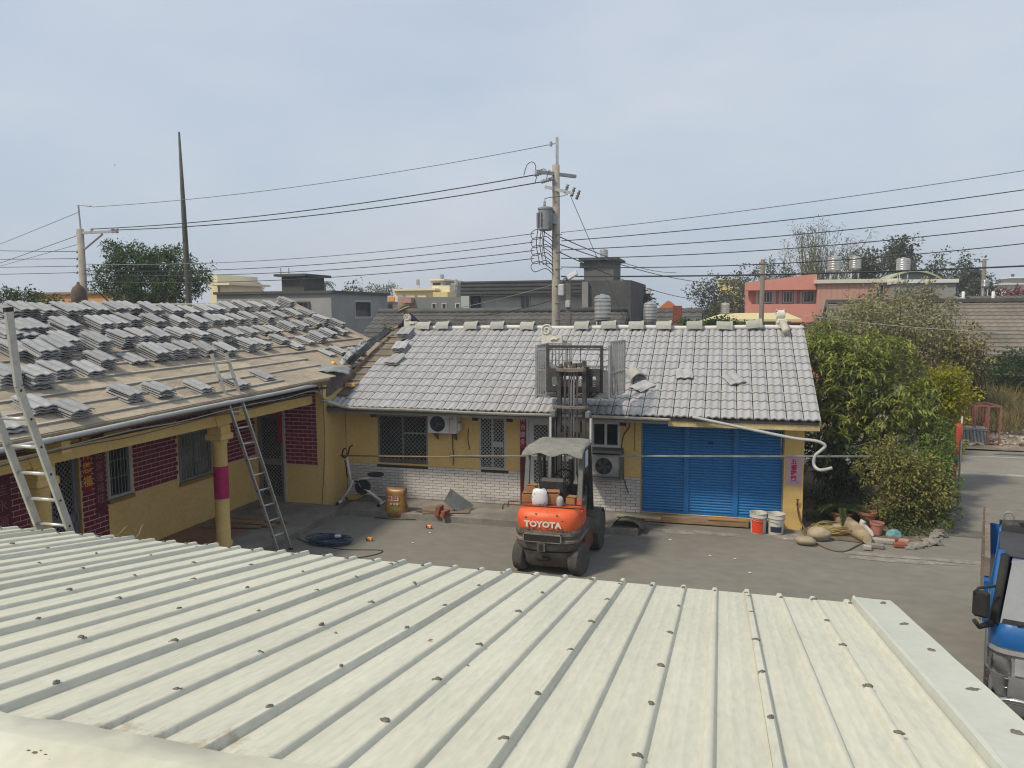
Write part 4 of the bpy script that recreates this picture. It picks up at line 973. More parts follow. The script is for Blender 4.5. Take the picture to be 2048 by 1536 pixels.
# ============================================================ forklift
def loft(rings, cap=True):
    mb = MB(); n = len(rings[0])
    for r_ in rings: mb.v += [tuple(p) for p in r_]
    for i in range(len(rings) - 1):
        for k in range(n): mb.f.append((i * n + k, i * n + (k + 1) % n, (i + 1) * n + (k + 1) % n, (i + 1) * n + k))
    if cap: mb.f.append(tuple(range(n - 1, -1, -1))); mb.f.append(tuple((len(rings) - 1) * n + k for k in range(n)))
    return mb
def cw_ring(w_, yb, yf, z, rad, bulge=.03):
    """plan outline: rounded at the back (low y), square at the front"""
    pts = [(w_, yf, z)]
    for k in range(7): t = math.pi / 2 * k / 6; pts.append((w_ - rad + rad * math.cos(t), yb + rad - rad * math.sin(t), z))
    for k in range(1, 6): u = k / 6; xx = (w_ - rad) * (1 - 2 * u); pts.append((xx, yb - bulge * (1 - (xx / (w_ - rad)) ** 2), z))
    for k in range(7): t = math.pi / 2 * (1 - k / 6); pts.append((-(w_ - rad) - rad * math.cos(t), yb + rad - rad * math.sin(t), z))
    pts.append((-w_, yf, z)); return pts
M_or = mat('orange_paint', (.62, .10, .028), .5, c2=(.40, .09, .04), scale=6, lo=.52, hi=.72, var=.10, vscale=25)
M_cw = mat('dusty_grey_brown', (.115, .106, .092), .8, c2=(.075, .055, .045), scale=4, lo=.4, hi=.62, var=.22, vscale=14)
M_cwl = mat('dusty_band', (.20, .18, .15), .8, c2=(.12, .09, .07), scale=5, var=.2)
M_fk = mat('dark_mast_steel', (.042, .040, .038), .5, c2=(.085, .075, .065), scale=5, lo=.45, hi=.8, var=.25)
M_fkg = mat('grey_green_frame', (.10, .125, .125), .6, c2=(.15, .15, .135), scale=4, var=.15)
M_ty = mat('dusty_tyre', (.085, .078, .068), .95, c2=(.05, .046, .042), scale=6, var=.2, bump=.2)
fk = thing('forklift', 'orange and grey forklift with raised mast standing before the door', 'forklift', (-2.74, 12.9, 0), R(-1.0))
K = dict(parent=fk, local=True)
body = loft([cw_ring(.40, -.78, -.2, .13, .12), cw_ring(.43, -.86, -.2, .2, .16), cw_ring(.44, -.92, -.2, .36, .2), cw_ring(.46, -.95, -.2, .42, .22)]).build('counterweight', M_cw, fk, 'auto', True)
loft([cw_ring(.50, -.955, -.62, .45, .24), cw_ring(.535, -.985, -.62, .50, .26), cw_ring(.55, -1.0, -.62, .58, .28)]).build('counterweight_band', M_cw, body, 'auto', True)
loft([cw_ring(.548, -.995, -.15, .585, .28), cw_ring(.56, -1.01, -.15, .60, .28), cw_ring(.56, -1.01, -.15, .635, .28), cw_ring(.545, -.995, -.15, .65, .28)]).build('counterweight_band', M_cwl, body, 'auto', True)
loft([cw_ring(.545, -.985, -.15, .652, .28), cw_ring(.545, -.985, -.15, .70, .28)]).build('counterweight_band', M_cw, body, 'auto', True)
loft([cw_ring(.555, -1.0, -.15, .702, .28), cw_ring(.56, -1.01, -.15, .715, .28), cw_ring(.555, -1.005, -.15, .775, .28), cw_ring(.54, -.99, -.15, .80, .28)]).build('counterweight_band', M_cw, body, 'auto', True)
MB().box(-.34, .27, -1.055, -.95, .625, .735).build('vent_dark_box', M_black, body, local=True)  # raised black box painted for the shade inside the vent
v = MB().box(-.36, .29, -1.062, -1.0, .735, .75); v.box(-.36, .29, -1.06, -1.0, .61, .625); v.box(-.36, -.34, -1.06, -1.0, .61, .75); v.box(.27, .29, -1.06, -1.0, .61, .75)
v.build('vent_frame', M_cwl, body, local=True)
tw = MB().box(-.12, .02, -1.06, -.9, .46, .60).build('tow_hitch', M_cw, body, local=True)
MB().box(-.085, -.015, -1.066, -1.058, .48, .585).build('tow_slot_dark', M_black, tw, local=True)  # black block stands in for the shade in the pin slot
MB().cbox((-.05, -.935, .31), .26, .08, .09, ch=.03).build('rear_slot_dark', M_black, body, local=True)  # black block coloured as the shade inside a slot
hood = loft([cw_ring(.53, -.985, -.34, .80, .27), cw_ring(.54, -.995, -.34, .86, .27), cw_ring(.535, -.985, -.34, 1.0, .27), cw_ring(.51, -.95, -.34, 1.075, .26), cw_ring(.46, -.88, -.34, 1.115, .24), cw_ring(.36, -.74, -.34, 1.125, .2)]).build('hood', M_or, fk, 'auto', True)
t = text_mb('TOYOTA', .135, 1, .006, 1.12); t.v = [(p[0] - .03, -1.034, .905 + p[1]) for p in t.v]; t.build('lettering', mat('white_letter', (.62, .58, .54), .6), hood, local=True)
for (x, z) in ((.29, .97), (.13, .86), (-.33, 1.0), (.2, 1.06), (-.15, 1.07)):
    MB().ball((x, -1.016 if z < .95 else -.985, z), .016, 1, squash=(1.5, .3, .8), rough=.6, seed=x).build('paint_chip', M_cw, hood, local=True)
rs = MB()
for k in range(22): x = -.40 + k * .04; rs.ball((x, -1.016 + .12 * max(0, abs(x) - .27) * 2.2, .812 + .006 * (k % 3)), .013, 1, squash=(1.6, .35, .6 + .4 * (k % 2)), rough=.7, seed=k)
rs.build('chipped_edge', M_cw, hood, local=True)
# chassis sides, floor, fenders
ch = MB().box(-.50, .50, -.34, .52, .24, .60); ch.prism([(-.50, -.2, .60), (-.50, .45, .60), (-.50, .45, .68), (-.50, -.2, .80)], (1.0, 0, 0)); ch.build('chassis', M_cw, **K)
for s in (-1, 1):
    MB().prism([(s * .505, -.60, .80), (s * .505, -.34, .80), (s * .505, -.20, .84), (s * .505, -.24, 1.05), (s * .505, -.60, 1.05)], (s * .035, 0, 0)).build('side_panel', M_or, **K)
    MB().prism([(s * .50, -.30, .22), (s * .50, .45, .22), (s * .50, .45, .45), (s * .50, -.15, .60), (s * .50, -.30, .60)], (s * .04, 0, 0)).build('side_step', M_rust if s > 0 else M_cw, **K)
    fd = MB(); rows = []
    for k in range(10): a_ = R(0 + 19 * k); rows.append([(s * .40, .80 + .415 * math.cos(a_), .36 + .415 * math.sin(a_)), (s * .64, .80 + .415 * math.cos(a_), .36 + .415 * math.sin(a_))])
    fd.sheet(rows, .02); fd.build('fender', M_cw, fk, 'auto', True)
def wheel(x, y, r, w_, turn=0.0):
    M_ = Matrix.Translation((x, y, r)) @ Matrix.Rotation(turn, 4, 'Z') @ Matrix.Rotation(R(90), 4, 'Y')
    tw = MB().lathe([(r * .58, -w_ / 2), (r * .86, -w_ / 2), (r * .97, -w_ * .42), (r, -w_ * .3), (r, w_ * .3), (r * .97, w_ * .42), (r * .86, w_ / 2), (r * .58, w_ / 2)], 28, M_).build('wheel', M_ty, fk, 'auto', True)
    s = 1 if x > 0 else -1
    MB().lathe([(r * .57, -w_ * .36), (r * .57, w_ * .36), (r * .40, w_ * .30), (r * .22, w_ * .32), (r * .20, w_ * .44), (r * .05, w_ * .44)], 20, M_ if s > 0 else M_ @ Matrix.Rotation(math.pi, 4, 'X')).build('rim', mat('dusty_rim', (.13, .115, .10), .8, var=.2), tw, 'auto', True)
    b = MB()
    for k in range(6): a_ = k * math.pi / 3; b.lathe([(.012, 0), (.012, .02)], 6, M_ @ Matrix.Translation((r * .30 * math.cos(a_), r * .30 * math.sin(a_), s * w_ * .30)))
    b.build('wheel_nut', M_fk, tw, local=True)
wheel(-.47, -.66, .27, .20, R(-8)); wheel(.50, -.66, .27, .20, R(-14)); wheel(-.50, .80, .355, .24); wheel(.53, .80, .355, .24)
# overhead guard
for s in (-1, 1):
    MB().prism([(s * .47 - .04, -.50, 1.06), (s * .47 + .04, -.50, 1.06), (s * .47 + .035, -.28, 2.03), (s * .47 - .035, -.28, 2.03)], (0, .075, 0)).build('guard_post', M_fkg, **K)
    MB().prism([(s * .47 - .042, -.515, 1.06), (s * .47 + .042, -.515, 1.06), (s * .47 + .042, -.475, 1.25), (s * .47 - .042, -.475, 1.25)], (0, .08, 0)).build('post_foot', mat('faded_orange', (.42, .10, .06), .6, c2=(.2, .06, .05), scale=8), **K)
    MB().prism([(s * .47 - .03, .70, .66), (s * .47 + .03, .70, .66), (s * .47 + .03, .38, 2.03), (s * .47 - .03, .38, 2.03)], (0, .06, 0)).build('guard_post', M_fk, **K)
    MB().box(s * .47 - .035, s * .47 + .035, -.30, .45, 2.005, 2.05).build('guard_rail', M_fkg, **K)
gb = MB()
for k in range(5): y = -.25 + k * .16; gb.box(-.435, .435, y, y + .03, 2.02, 2.045)
gb.build('guard_bars', M_fk, **K)
rows = []; ny, nx_ = 16, 20
for i in range(ny + 1):
    v_ = i / ny; rr = []
    for j in range(nx_ + 1):
        u_ = j / nx_; x = -.53 + 1.06 * u_; y = -.52 + 1.16 * v_; ed = max(0, abs(x) - .47) * .9 + max(0, -.30 - y) * .55
        z = 2.06 + .02 * v_ - ed * .45 + .015 * noise.noise(Vector((x * 4, y * 4, 2))) - (.03 + .03 * math.sin(u_ * 15)) * (i == 0) - (.02 * math.sin(v_ * 13)) * (j in (0, nx_))
        rr.append((x * (1 - .12 * v_), y + .02 * math.sin(u_ * 11) * (i == 0), z))
    rows.append(rr)
M_tarp = mat('grey_canvas', (.155, .15, .132), .9, c2=(.22, .215, .19), scale=3, var=.14, bump=.3, bscale=16)
MB().sheet(rows, .006).build('canvas_roof', M_tarp, fk, True, True)
# seat, wheel, levers, dashboard
st = MB().cbox((-.02, -.10, 1.10), .48, .46, .14, ch=.04).build('seat', M_black, **K)
MB().cbox((-.02, -.30, 1.34), .46, .12, .40, Matrix.Rotation(R(10), 4, 'X'), ch=.045).build('backrest', mat('dark_vinyl', (.035, .034, .033), .6, var=.3), st, local=True)
MB().cbox((0, -.15, .98), .62, .66, .14, ch=.02).build('engine_cover', mat('brown_cover', (.16, .08, .05), .8, var=.2), **K)
MB().cbox((0, .58, .95), .80, .14, .56, ch=.03).build('dashboard', M_fk, **K)
sw = MB(); Ms = Matrix.Translation((.02, .34, 1.38)) @ Matrix.Rotation(R(58), 4, 'X')
sw.tube([tuple(Ms @ Vector((.18 * math.cos(a_), .18 * math.sin(a_), 0))) for a_ in [2 * math.pi * k / 24 for k in range(25)]], .016, 6, False)
for k in range(3): a_ = 2 * math.pi * k / 3 + .5; sw.tube([tuple(Ms @ Vector((0, 0, -.02))), tuple(Ms @ Vector((.17 * math.cos(a_), .17 * math.sin(a_), 0)))], .012, 6)
sw.tube([tuple(Ms @ Vector((0, 0, 0))), (.02, .56, 1.1)], .03, 8); sw.build('steering_wheel', M_black, fk, True, True)
for i in range(3):
    lv = MB().tube([(.26 + .06 * i, .48, 1.15), (.27 + .06 * i, .40, 1.42)], .01, 6); lv.ball((.27 + .06 * i, .40, 1.43), .024, 1); lv.build('lever', M_black, fk, True, True)
for i, s in enumerate((-1, 1)): MB().tube([(s * .36, .45, 1.2), (s * .34, .33, 1.75), (s * .33, .36, 2.0)], [.035, .028, .028], 8).build('inner_post', M_black, fk, True, True)
MB().cbox((.40, .02, 1.05), .18, .30, .20, ch=.03).build('side_box', mat('battery_box', (.07, .07, .07), .6), **K)
MB().ball((.28, -.36, 1.93), .065, 2, squash=(1, .6, .8)).build('work_lamp', mat('lamp_glass', (.62, .62, .58), .15), fk, True, True)
MB().ball((-.2, -.33, 1.93), .06, 2, squash=(1.3, .6, .7)).build('work_lamp', mat('lamp_shell', (.10, .10, .10), .5), fk, True, True)
MB().box(.52, .525, -.22, .02, 1.72, 2.0).build('hanging_sheet', mat('lilac_paper', (.50, .50, .56), .7), **K)
# mast: outer channels, inner channels, cylinders, chains, carriage
for s in (-1, 1):
    o = MB().box(s * .29, s * .37, 1.06, 1.20, .12, 2.52).build('mast_channel', M_fk, **K)
    MB().cbox((s * .33, 1.05, 2.46), .11, .12, .16, ch=.03).build('roller_guard', M_fkg, o, local=True)
    MB().tube([(s * .385, 1.02, .3), (s * .385, 1.02, 2.40)], .028, 10).build('lift_cylinder', M_alud, fk, True, True)
    MB().box(s * .205, s * .275, 1.08, 1.20, .9, 3.32).build('inner_mast_channel', M_fk, **K)
    MB().tube([(s * .33, 1.03, .45), (s * .38, .35, .80)], .035, 10).build('tilt_cylinder', M_fk, fk, True, True)
    MB().box(s * .10, s * .135, 1.05, 1.065, 1.3, 3.28).build('lift_chain', mat('greasy_chain', (.10, .09, .08), .45, metal=.5), **K)
    # forks
    f_ = MB().box(s * .30 - .05, s * .30 + .05, 1.34, 1.38, 2.76, 3.18); f_.box(s * .30 - .05, s * .30 + .05, 1.38, 2.40, 2.76, 2.79); f_.build('fork', M_fk, **K)
def bow(z, w_, d_, m, name, h_=.05):
    pts = [(-w_, 1.0, z + .02), (-w_ * .85, .97, z), (0, .94, z - .01), (w_ * .85, .97, z), (w_, 1.0, z + .02)]
    MB().prism([(p[0], p[1], p[2]) for p in pts] + [(p[0], p[1] + .06, p[2]) for p in reversed(pts)], (0, 0, h_)).build(name, m, **K)
bow(1.90, .42, .1, M_tarp, 'mast_crossbar'); bow(2.58, .33, .1, M_cwl, 'mast_crossbar', .045); bow(3.27, .28, .1, M_cwl, 'mast_crossbar', .06)
MB().box(-.28, .28, 1.09, 1.18, 1.98, 2.10).build('mast_crossbar', M_fk, **K); MB().box(-.28, .28, 1.09, 1.18, 1.0, 1.1).build('mast_crossbar', M_fk, **K)
for x in (-.03, .015, .06): MB().tube([(x, 1.04, 1.2), (x, 1.04, 3.25), (x, 1.12, 3.34), (x, 1.16, 3.2)], .014, 7).build('hydraulic_hose', mat('grey_hose', (.17, .165, .16), .5), fk, True, True)
cyl = MB().tube([(-.005, 1.12, .3), (-.005, 1.12, 3.1)], .04, 10).build('centre_cylinder', M_fk, fk, True, True)
cr = MB().box(-.50, .50, 1.27, 1.33, 2.86, 2.96); cr.box(-.50, .50, 1.27, 1.33, 3.16, 3.30); cr.box(-.50, -.43, 1.27, 1.33, 2.96, 3.16); cr.box(.43, .50, 1.27, 1.33, 2.96, 3.16); cr.box(-.3, -.2, 1.22, 1.3, 2.8, 3.34); cr.box(.2, .3, 1.22, 1.3, 2.8, 3.34)
cr = cr.build('carriage', M_fk, **K)
MB().box(-.42, -.31, 1.26, 1.268, 2.985, 3.14).build('carriage_plate', M_fkg, cr, local=True)
bk = frame(MB(), -.55, .55, 2.84, 3.74, .055, 1.335, 1.39)
for x in (-.14, .12): bk.tube([(x, 1.36, 3.3), (x, 1.36, 3.70)], .009, 6)
bk.build('load_backrest', M_fk, **K)
mt = MB()
for k in range(6): mt.cbox((-.22 + k * .09, 1.16, 3.36 + .025 * (k % 3)), .06, .08, .08 + .03 * (k % 2), Matrix.Rotation(.4 * k, 4, 'Z'), ch=.01)
mt.build('mast_head_fittings', M_cw, **K)
# ---- lifting cage on the forks
cg = thing('lifting_cage', 'galvanised barred lifting cage raised on the forks beside the roof', 'cage', (-2.77, 14.85, 2.70))
CX0, CX1, CY0, CY1, CZ0, CZ1 = -3.48, -2.06, 14.34, 15.28, 2.72, 3.74
MB().box(CX0, CX1, CY0, CY1, CZ0, CZ0 + .03).build('floor', mat('cage_floor', (.13, .125, .12), .7, var=.2), cg)
for (x, y) in ((CX0, CY0), (CX0, CY1), (CX1, CY0), (CX1, CY1)): MB().box(x - .022, x + .022, y - .022, y + .022, CZ0 - .02, CZ1).build('post', M_steel, cg)
def barred(a, b, z0, z1, n, zmid=None):
    a, b = Vector((*a, 0)), Vector((*b, 0)); d = (b - a); rz_ = math.atan2(d.y, d.x)
    fr = MB()
    for z in (z0, z1) + ((zmid,) if zmid else ()): fr.cbox((a + b) / 2 + Vector((0, 0, z)), d.length, .03, .03, Matrix.Rotation(rz_, 4, 'Z'))
    for q_ in (a, b): fr.cbox(q_ + Vector((0, 0, (z0 + z1) / 2)), .026, .026, z1 - z0 + .028, Matrix.Rotation(rz_, 4, 'Z'))
    f_ = fr.build('panel_frame', M_steel, cg)
    bm_ = MB().box(-.011, .011, -.011, .011, 0, z1 - z0).mesh('bar', M_steel)
    for k in range(n): p = a.lerp(b, (k + .5) / n); inst('bar', bm_, f_, Matrix.Translation((p.x, p.y, z0)) @ Matrix.Rotation(rz_, 4, 'Z'))
barred((CX0, CY0), (CX0, CY1), CZ0 + .05, CZ1 - .02, 12, 3.25)
barred((CX0 + .02, CY0), (-3.28, CY0), CZ0 + .05, CZ1 - .08, 4, 3.25)
barred((-2.25, CY0), (CX1 - .02, CY0), CZ0 + .05, 3.25, 4)
barred((CX0, CY1), (CX0 + .5, CY1), CZ0 + .05, CZ1 - .02, 7, 3.25)
barred((CX1 + .02, CY0 + .02), (-1.88, CY1 - .05), CZ0 + .04, CZ1 + .06, 9, 3.22)
barred((CX0 + .52, CY1), (CX1, CY1), CZ0 + .05, 3.27, 16)  # rear bars added to make the cage's inside look darker
MB().box(CX0, CX1, CY0 - .02, CY0 + .02, CZ1 - .10, CZ1 - .07).build('rail', M_steel, cg)
MB().prism([(CX0, CY0 - .005, CZ0 + .02), (CX0 + .28, CY0 - .005, CZ0 - .02), (CX0 + .28, CY0 - .005, CZ0 + .02), (CX0, CY0 - .005, CZ0 + .10)], (0, .02, 0)).build('brace', M_steel, cg)
MB().prism([(CX1, CY0 - .005, CZ0 + .02), (CX1 - .28, CY0 - .005, CZ0 - .02), (CX1 - .28, CY0 - .005, CZ0 + .02), (CX1, CY0 - .005, CZ0 + .10)], (0, .02, 0)).build('brace', M_steel, cg)
for k in range(4):
    o = inst('tile', stk_me, None, Matrix.Translation((-3.28 + .06 * k, 14.75, 3.02)) @ Matrix.Rotation(R(-38), 4, 'Y') @ Matrix.Rotation(R(90), 4, 'X') @ Matrix.Rotation(R(90), 4, 'Y'))
    o.name = 'roof_tile'; tag(o, f'grey roof tile leaning inside the lifting cage, {ords[k]} from the left', 'roof tile', 'tiles leaning in the lifting cage')
for i_, (x_, lab) in enumerate(((-2.95, 'stack of grey roof tiles inside the lifting cage, left one'), (-2.55, 'stack of grey roof tiles inside the lifting cage, right one'))):
    t = thing('tile_stack', lab, 'roof tiles', (x_ - .17, 14.6, 2.752), 0, 'tile stacks in the lifting cage')
    for k in range(8): inst('tile', stk_me, t, Matrix.Translation((rng.uniform(-.012, .012), rng.uniform(-.012, .012), .040 * k)), local=True)
# things carried on the forklift hood
M_card = mat('cardboard', (.32, .16, .065), .9, c2=(.25, .12, .05), scale=4, var=.1, rnd=.1)
for i, (x, y, z, sx, sy, sz, a_, lab) in enumerate(((-.40, -.50, 1.12, .22, .2, .17, 4, 'small cardboard box on the hood beside the left guard post'), (-.36, -.44, 1.29, .17, .16, .12, -6, 'smaller cardboard box on top of another at the left guard post'),
                                                   (.02, -.50, 1.13, .22, .2, .19, 8, 'open cardboard box on the hood behind the white bag'), (.33, -.42, 1.09, .16, .16, .15, -10, 'cardboard box on the hood beside the right guard post'))):
    w_ = WM[fk] @ Vector((x, y, z))
    t = thing('cardboard_box', lab, 'box', tuple(w_), R(a_), 'cardboard boxes on the forklift')
    MB().cbox((0, 0, sz / 2), sx, sy, sz, ch=.004).build('carton', M_card, t, local=True)
    for s in (-1, 1): MB().cbox((0, s * sy * .26, sz + .012), sx * .98, sy * .5, .004, Matrix.Rotation(s * R(10 + 14 * (i == 2)), 4, 'X')).build('flap', M_card, t, local=True)
    MB().box(-sx / 2 - .001, sx / 2 + .001, -.02, .02, sz - .002, sz + .002).build('tape', mat('packing_tape', (.42, .27, .14), .4), t, local=True)
w_ = WM[fk] @ Vector((-.17, -.66, 1.13))
bgm = loft([[((.13 * k_) * math.cos(a_), .07 * k_ * math.sin(a_), z + .01 * math.sin(a_ * 3)) for a_ in [2 * math.pi * q / 14 for q in range(14)]] for z, k_ in ((0, .8), (.03, 1.05), (.12, 1.1), (.2, 1.0), (.26, .9), (.28, .6))])
bgm.v = [(p[0] + w_.x, p[1] + w_.y, p[2] + w_.z) for p in bgm.v]
wb = bgm.build('plastic_bag', mat('white_blue_bag', (.60, .62, .64), .4, c2=(.10, .22, .42), scale=9, lo=.58, hi=.64, var=.1), smooth=True, label='white plastic bag with blue print standing on the forklift hood', cat='bag')
w_ = WM[fk] @ Vector((.17, -.62, 1.13))
mb = MB().lathe([(.05, 0), (.06, .03), (.06, .12), (.045, .15), (.02, .17)], 14, Matrix.Translation(w_)); mb.build('tape_reel', mat('grey_reel', (.33, .33, .32), .5), smooth='auto', label='small grey reel standing between the boxes on the hood', cat='reel')
for i, (dy, dz, lab) in enumerate(((-.78, 1.155, 'rusty steel rod lying across the forklift hood, nearer one'), (-.66, 1.18, 'rusty steel rod lying across the forklift hood, farther one'))):
    a = WM[fk] @ Vector((-.78 + .06 * i, dy, dz - .01)); b = WM[fk] @ Vector((.60, dy + .04, dz - .02))
    MB().tube([a + Vector((0, -.03, -.09)), a + Vector((0, -.005, -.015)), a + Vector((.03, 0, 0)), b], .012, 6).build('steel_rod', M_rust, smooth=True, label=lab, cat='rod', group='steel rods on the forklift')
tt = MB(); rows = [[(-2.05 + .62 * u + .05 * v_, 14.65 + .5 * v_, .135 + .28 * math.sin(math.pi * u) ** .7 * (1 - .5 * v_) * (1 - u * .55) + .02 * noise.noise(Vector((u * 5, v_ * 5, 8)))) for u in [k / 12 for k in range(13)]] for v_ in [k / 8 for k in range(9)]]
tt.sheet(rows, .006); tt.build('tarpaulin', mat('dark_tarpaulin', (.13, .12, .095), .8, c2=(.07, .05, .045), scale=5, var=.2), smooth=True, label='crumpled dark tarpaulin heaped on the porch behind the forklift', cat='tarpaulin')
# ============================================================ truck
M_tb = mat('truck_blue', (.010, .10, .31), .3, c2=(.012, .085, .26), scale=2, var=.06, coat=.4)
M_sil = mat('silver_plastic', (.40, .41, .41), .35, metal=.5, c2=(.33, .33, .33), scale=4)
M_tg = mat('grey_bumper', (.13, .135, .14), .6, var=.1)
M_chr = mat('chrome', (.62, .62, .60), .15, metal=1.0)
tk = thing('light_truck', 'blue light truck with chrome bull bar parked at the right edge', 'truck', (3.45, 7.90, 0), R(-16.5))
tk.scale = (1.15, 1.15, 1.15)
K = dict(parent=tk, local=True)
HW = .80
def tring(y_list, x, z): pass
# nose shell built as cross sections in z (rounded front corners)
def nring(w_, yf, z, rad=.16, yb=1.15):
    pts = [(w_, yb, z)]
    for k in range(6): t = math.pi / 2 * k / 5; pts.append((w_ - rad + rad * math.cos(t), yf + rad - rad * math.sin(t), z))
    for k in range(6): t = math.pi / 2 * (1 - k / 5); pts.append((-(w_ - rad) - rad * math.cos(t), yf + rad - rad * math.sin(t), z))
    pts.append((-w_, yb, z)); return pts
cab = loft([nring(.80, .01, .955), nring(.80, .0, 1.0), nring(.795, .02, 1.10), nring(.785, .05, 1.15)]).build('cab_nose', M_tb, tk, 'auto', True)
loft([nring(.795, .005, .90), nring(.805, -.012, .915), nring(.80, -.004, .95)]).build('silver_trim', M_sil, cab, 'auto', True)
loft([nring(.785, .02, .72), nring(.785, .015, .90)]).build('lamp_panel', M_sil, cab, 'auto', True)
bp = loft([nring(.80, -.01, .40), nring(.81, -.03, .46), nring(.81, -.03, .66), nring(.80, -.01, .72)]).build('bumper', M_tg, tk, 'auto', True)
for s in (-1, 1):
    c = MB(); rows = []
    for z in (.56, .64, .72, .735):
        pr = nring(.817, -.038, z, .17); sel = [p for p in pr if s * p[0] > .52 and p[1] < .5]
        rows.append(sorted([(p[0], p[1], p[2]) for p in sel], key=lambda q: q[1] - abs(q[0]) * 2))
    m_ = min(len(r_) for r_ in rows); c.sheet([r_[:m_] for r_ in rows], .004); c.build('bumper_corner', M_sil, bp, True, True)
    # headlight and corner lamp
    hl = MB().box(s * .30 if s > 0 else -.60, .60 if s > 0 else -.30, .002, .02, .74, .885).build('headlight', mat('headlight_glass', (.62, .63, .63), .12, c2=(.40, .41, .42), scale=9, var=.1, metal=.4), **K)
    MB().lathe([(.062, 0), (.045, .012), (.02, .016)], 18, Matrix.Translation((s * .46, .0, .81)) @ Matrix.Rotation(R(90), 4, 'X')).build('reflector', M_chr, hl, True, True)
    cl = []
    pr = nring(.80, -.002, .75, .17)
    sel = [p for p in pr if s * p[0] > .605 and p[1] < .45]; sel.sort(key=lambda q: q[1] - abs(q[0]) * 2)
    MB().sheet([[(p[0], p[1], .745) for p in sel], [(p[0], p[1], .88) for p in sel]], .003).build('corner_lamp', mat('smoked_lamp', (.33, .335, .34), .15, var=.1), tk, True, True)
MB().box(-.28, .28, -.002, .01, .76, .87).build('grille', M_black, **K)
MB().box(-.70, .70, -.02, .3, .28, .40).build('lower_valance', M_black, **K)
# upper cab: pillars, roof, glass
wsb, wst = (.06, 1.15), (.40, 1.66)
gl = MB().add([(-.72, wsb[0] + .015, wsb[1]), (.72, wsb[0] + .015, wsb[1]), (.64, wst[0] + .015, wst[1]), (-.64, wst[0] + .015, wst[1]), (0, wsb[0] - .02, wsb[1]), (0, wst[0] - .015, wst[1])], [(0, 4, 5, 3), (4, 1, 2, 5)]).build('windscreen', mat('windscreen_glass', (.17, .18, .19), .05, c2=(.22, .23, .24), scale=.8, var=.05, spec=.9, coat=.6), **K)
MB().add([(-.71, wsb[0] + .006, wsb[1]), (.71, wsb[0] + .006, wsb[1]), (.70, wsb[0] + .03, wsb[1] + .035), (-.70, wsb[0] + .03, wsb[1] + .035)], [(0, 1, 2, 3)]).build('windscreen_seal', M_black, **K)
MB().add([(-.655, wst[0] - .022, wst[1] - .06), (.655, wst[0] - .022, wst[1] - .06), (.64, wst[0] + .005, wst[1] - .002), (-.64, wst[0] + .005, wst[1] - .002)], [(0, 1, 2, 3)]).build('sun_strip', mat('purple_sun_strip', (.16, .16, .30), .3), **K)
for s in (-1, 1):
    MB().tube([(s * .765, .07, 1.14), (s * .70, .40, 1.66)], .035, 8).build('windscreen_pillar', M_black, tk, True, True)
    MB().tube([(s * .785, .12, 1.13), (s * .725, .44, 1.68)], .032, 8).build('corner_pillar', M_tb, tk, True, True)
    d_ = MB(); d_.prism([(s * .78, .20, .55), (s * .78, 1.14, .55), (s * .785, 1.14, 1.12), (s * .785, .20, 1.12)], (s * .018, 0, 0)); d_.prism([(s * .782, 1.06, 1.12), (s * .782, 1.14, 1.12), (s * .715, 1.14, 1.66), (s * .715, 1.06, 1.66)], (s * .018, 0, 0))
    d_ = d_.build('door', M_tb, **K)
    MB().prism([(s * .775, .22, 1.13), (s * .775, 1.06, 1.13), (s * .715, 1.06, 1.64), (s * .715, .46, 1.64)], (-s * .006, 0, 0)).build('pane', M_glass, d_, local=True)
    MB().cbox((s * .81, .98, 1.02), .03, .14, .03, ch=.008).build('handle', M_black, d_, local=True)
    mr = MB().cbox((s * .865, -.05, 1.33), .13, .045, .235, Matrix.Rotation(R(12 * s), 4, 'Z'), ch=.022).build('mirror', M_black, **K)
    MB().tube([(s * .77, .08, 1.46), (s * .89, -.04, 1.46), (s * .92, -.06, 1.41)], .012, 6).build('mirror_arm', M_black, mr, True, True)
    MB().tube([(s * .78, .06, 1.14), (s * .87, -.03, 1.12), (s * .91, -.06, 1.18)], [.03, .022, .018], 6).build('mirror_arm', M_black, mr, True, True)
MB().prism([(-.74, .38, 1.655), (-.74, .48, 1.69), (-.74, 1.10, 1.69), (-.74, 1.15, 1.65)], (1.48, 0, 0)).build('cab_roof', mat('black_cover', (.035, .035, .036), .6, var=.2), **K)
cbk = MB().box(-.78, .78, 1.12, 1.16, .55, 1.12); cbk.prism([(-.78, 1.14, 1.12), (.78, 1.14, 1.12), (.72, 1.14, 1.66), (-.72, 1.14, 1.66)], (0, .03, 0)); cbk.build('cab_back', M_tb, **K)
MB().tube([(-.1, .03, 1.165), (.1, .02, 1.19), (.35, .05, 1.22)], .008, 5).build('wiper', M_black, tk, True, True)
MB().tube([(-.6, .035, 1.165), (-.4, .03, 1.19), (-.12, .04, 1.20)], .008, 5).build('wiper', M_black, tk, True, True)
# bull bar
MB().tube(catmull([(-.72, -.02, .42), (-.74, -.14, .50), (-.66, -.20, .60), (-.4, -.21, .61), (0, -.21, .61), (.4, -.21, .61), (.66, -.20, .60), (.74, -.14, .50), (.72, -.02, .42)], 5), .026, 8).build('bull_bar', M_chr, tk, True, True)
MB().tube([(-.68, -.12, .38), (-.5, -.19, .38), (.5, -.19, .38), (.68, -.12, .38)], .022, 8).build('bull_bar', M_chr, tk, True, True)
for x in (-.3, .3): MB().tube([(x, -.21, .61), (x, -.19, .38)], .018, 6).build('bull_bar_strut', M_chr, tk, True, True)
MB().box(-.17, .17, -.045, -.034, .46, .60).build('number_plate_holder', M_black, **K)
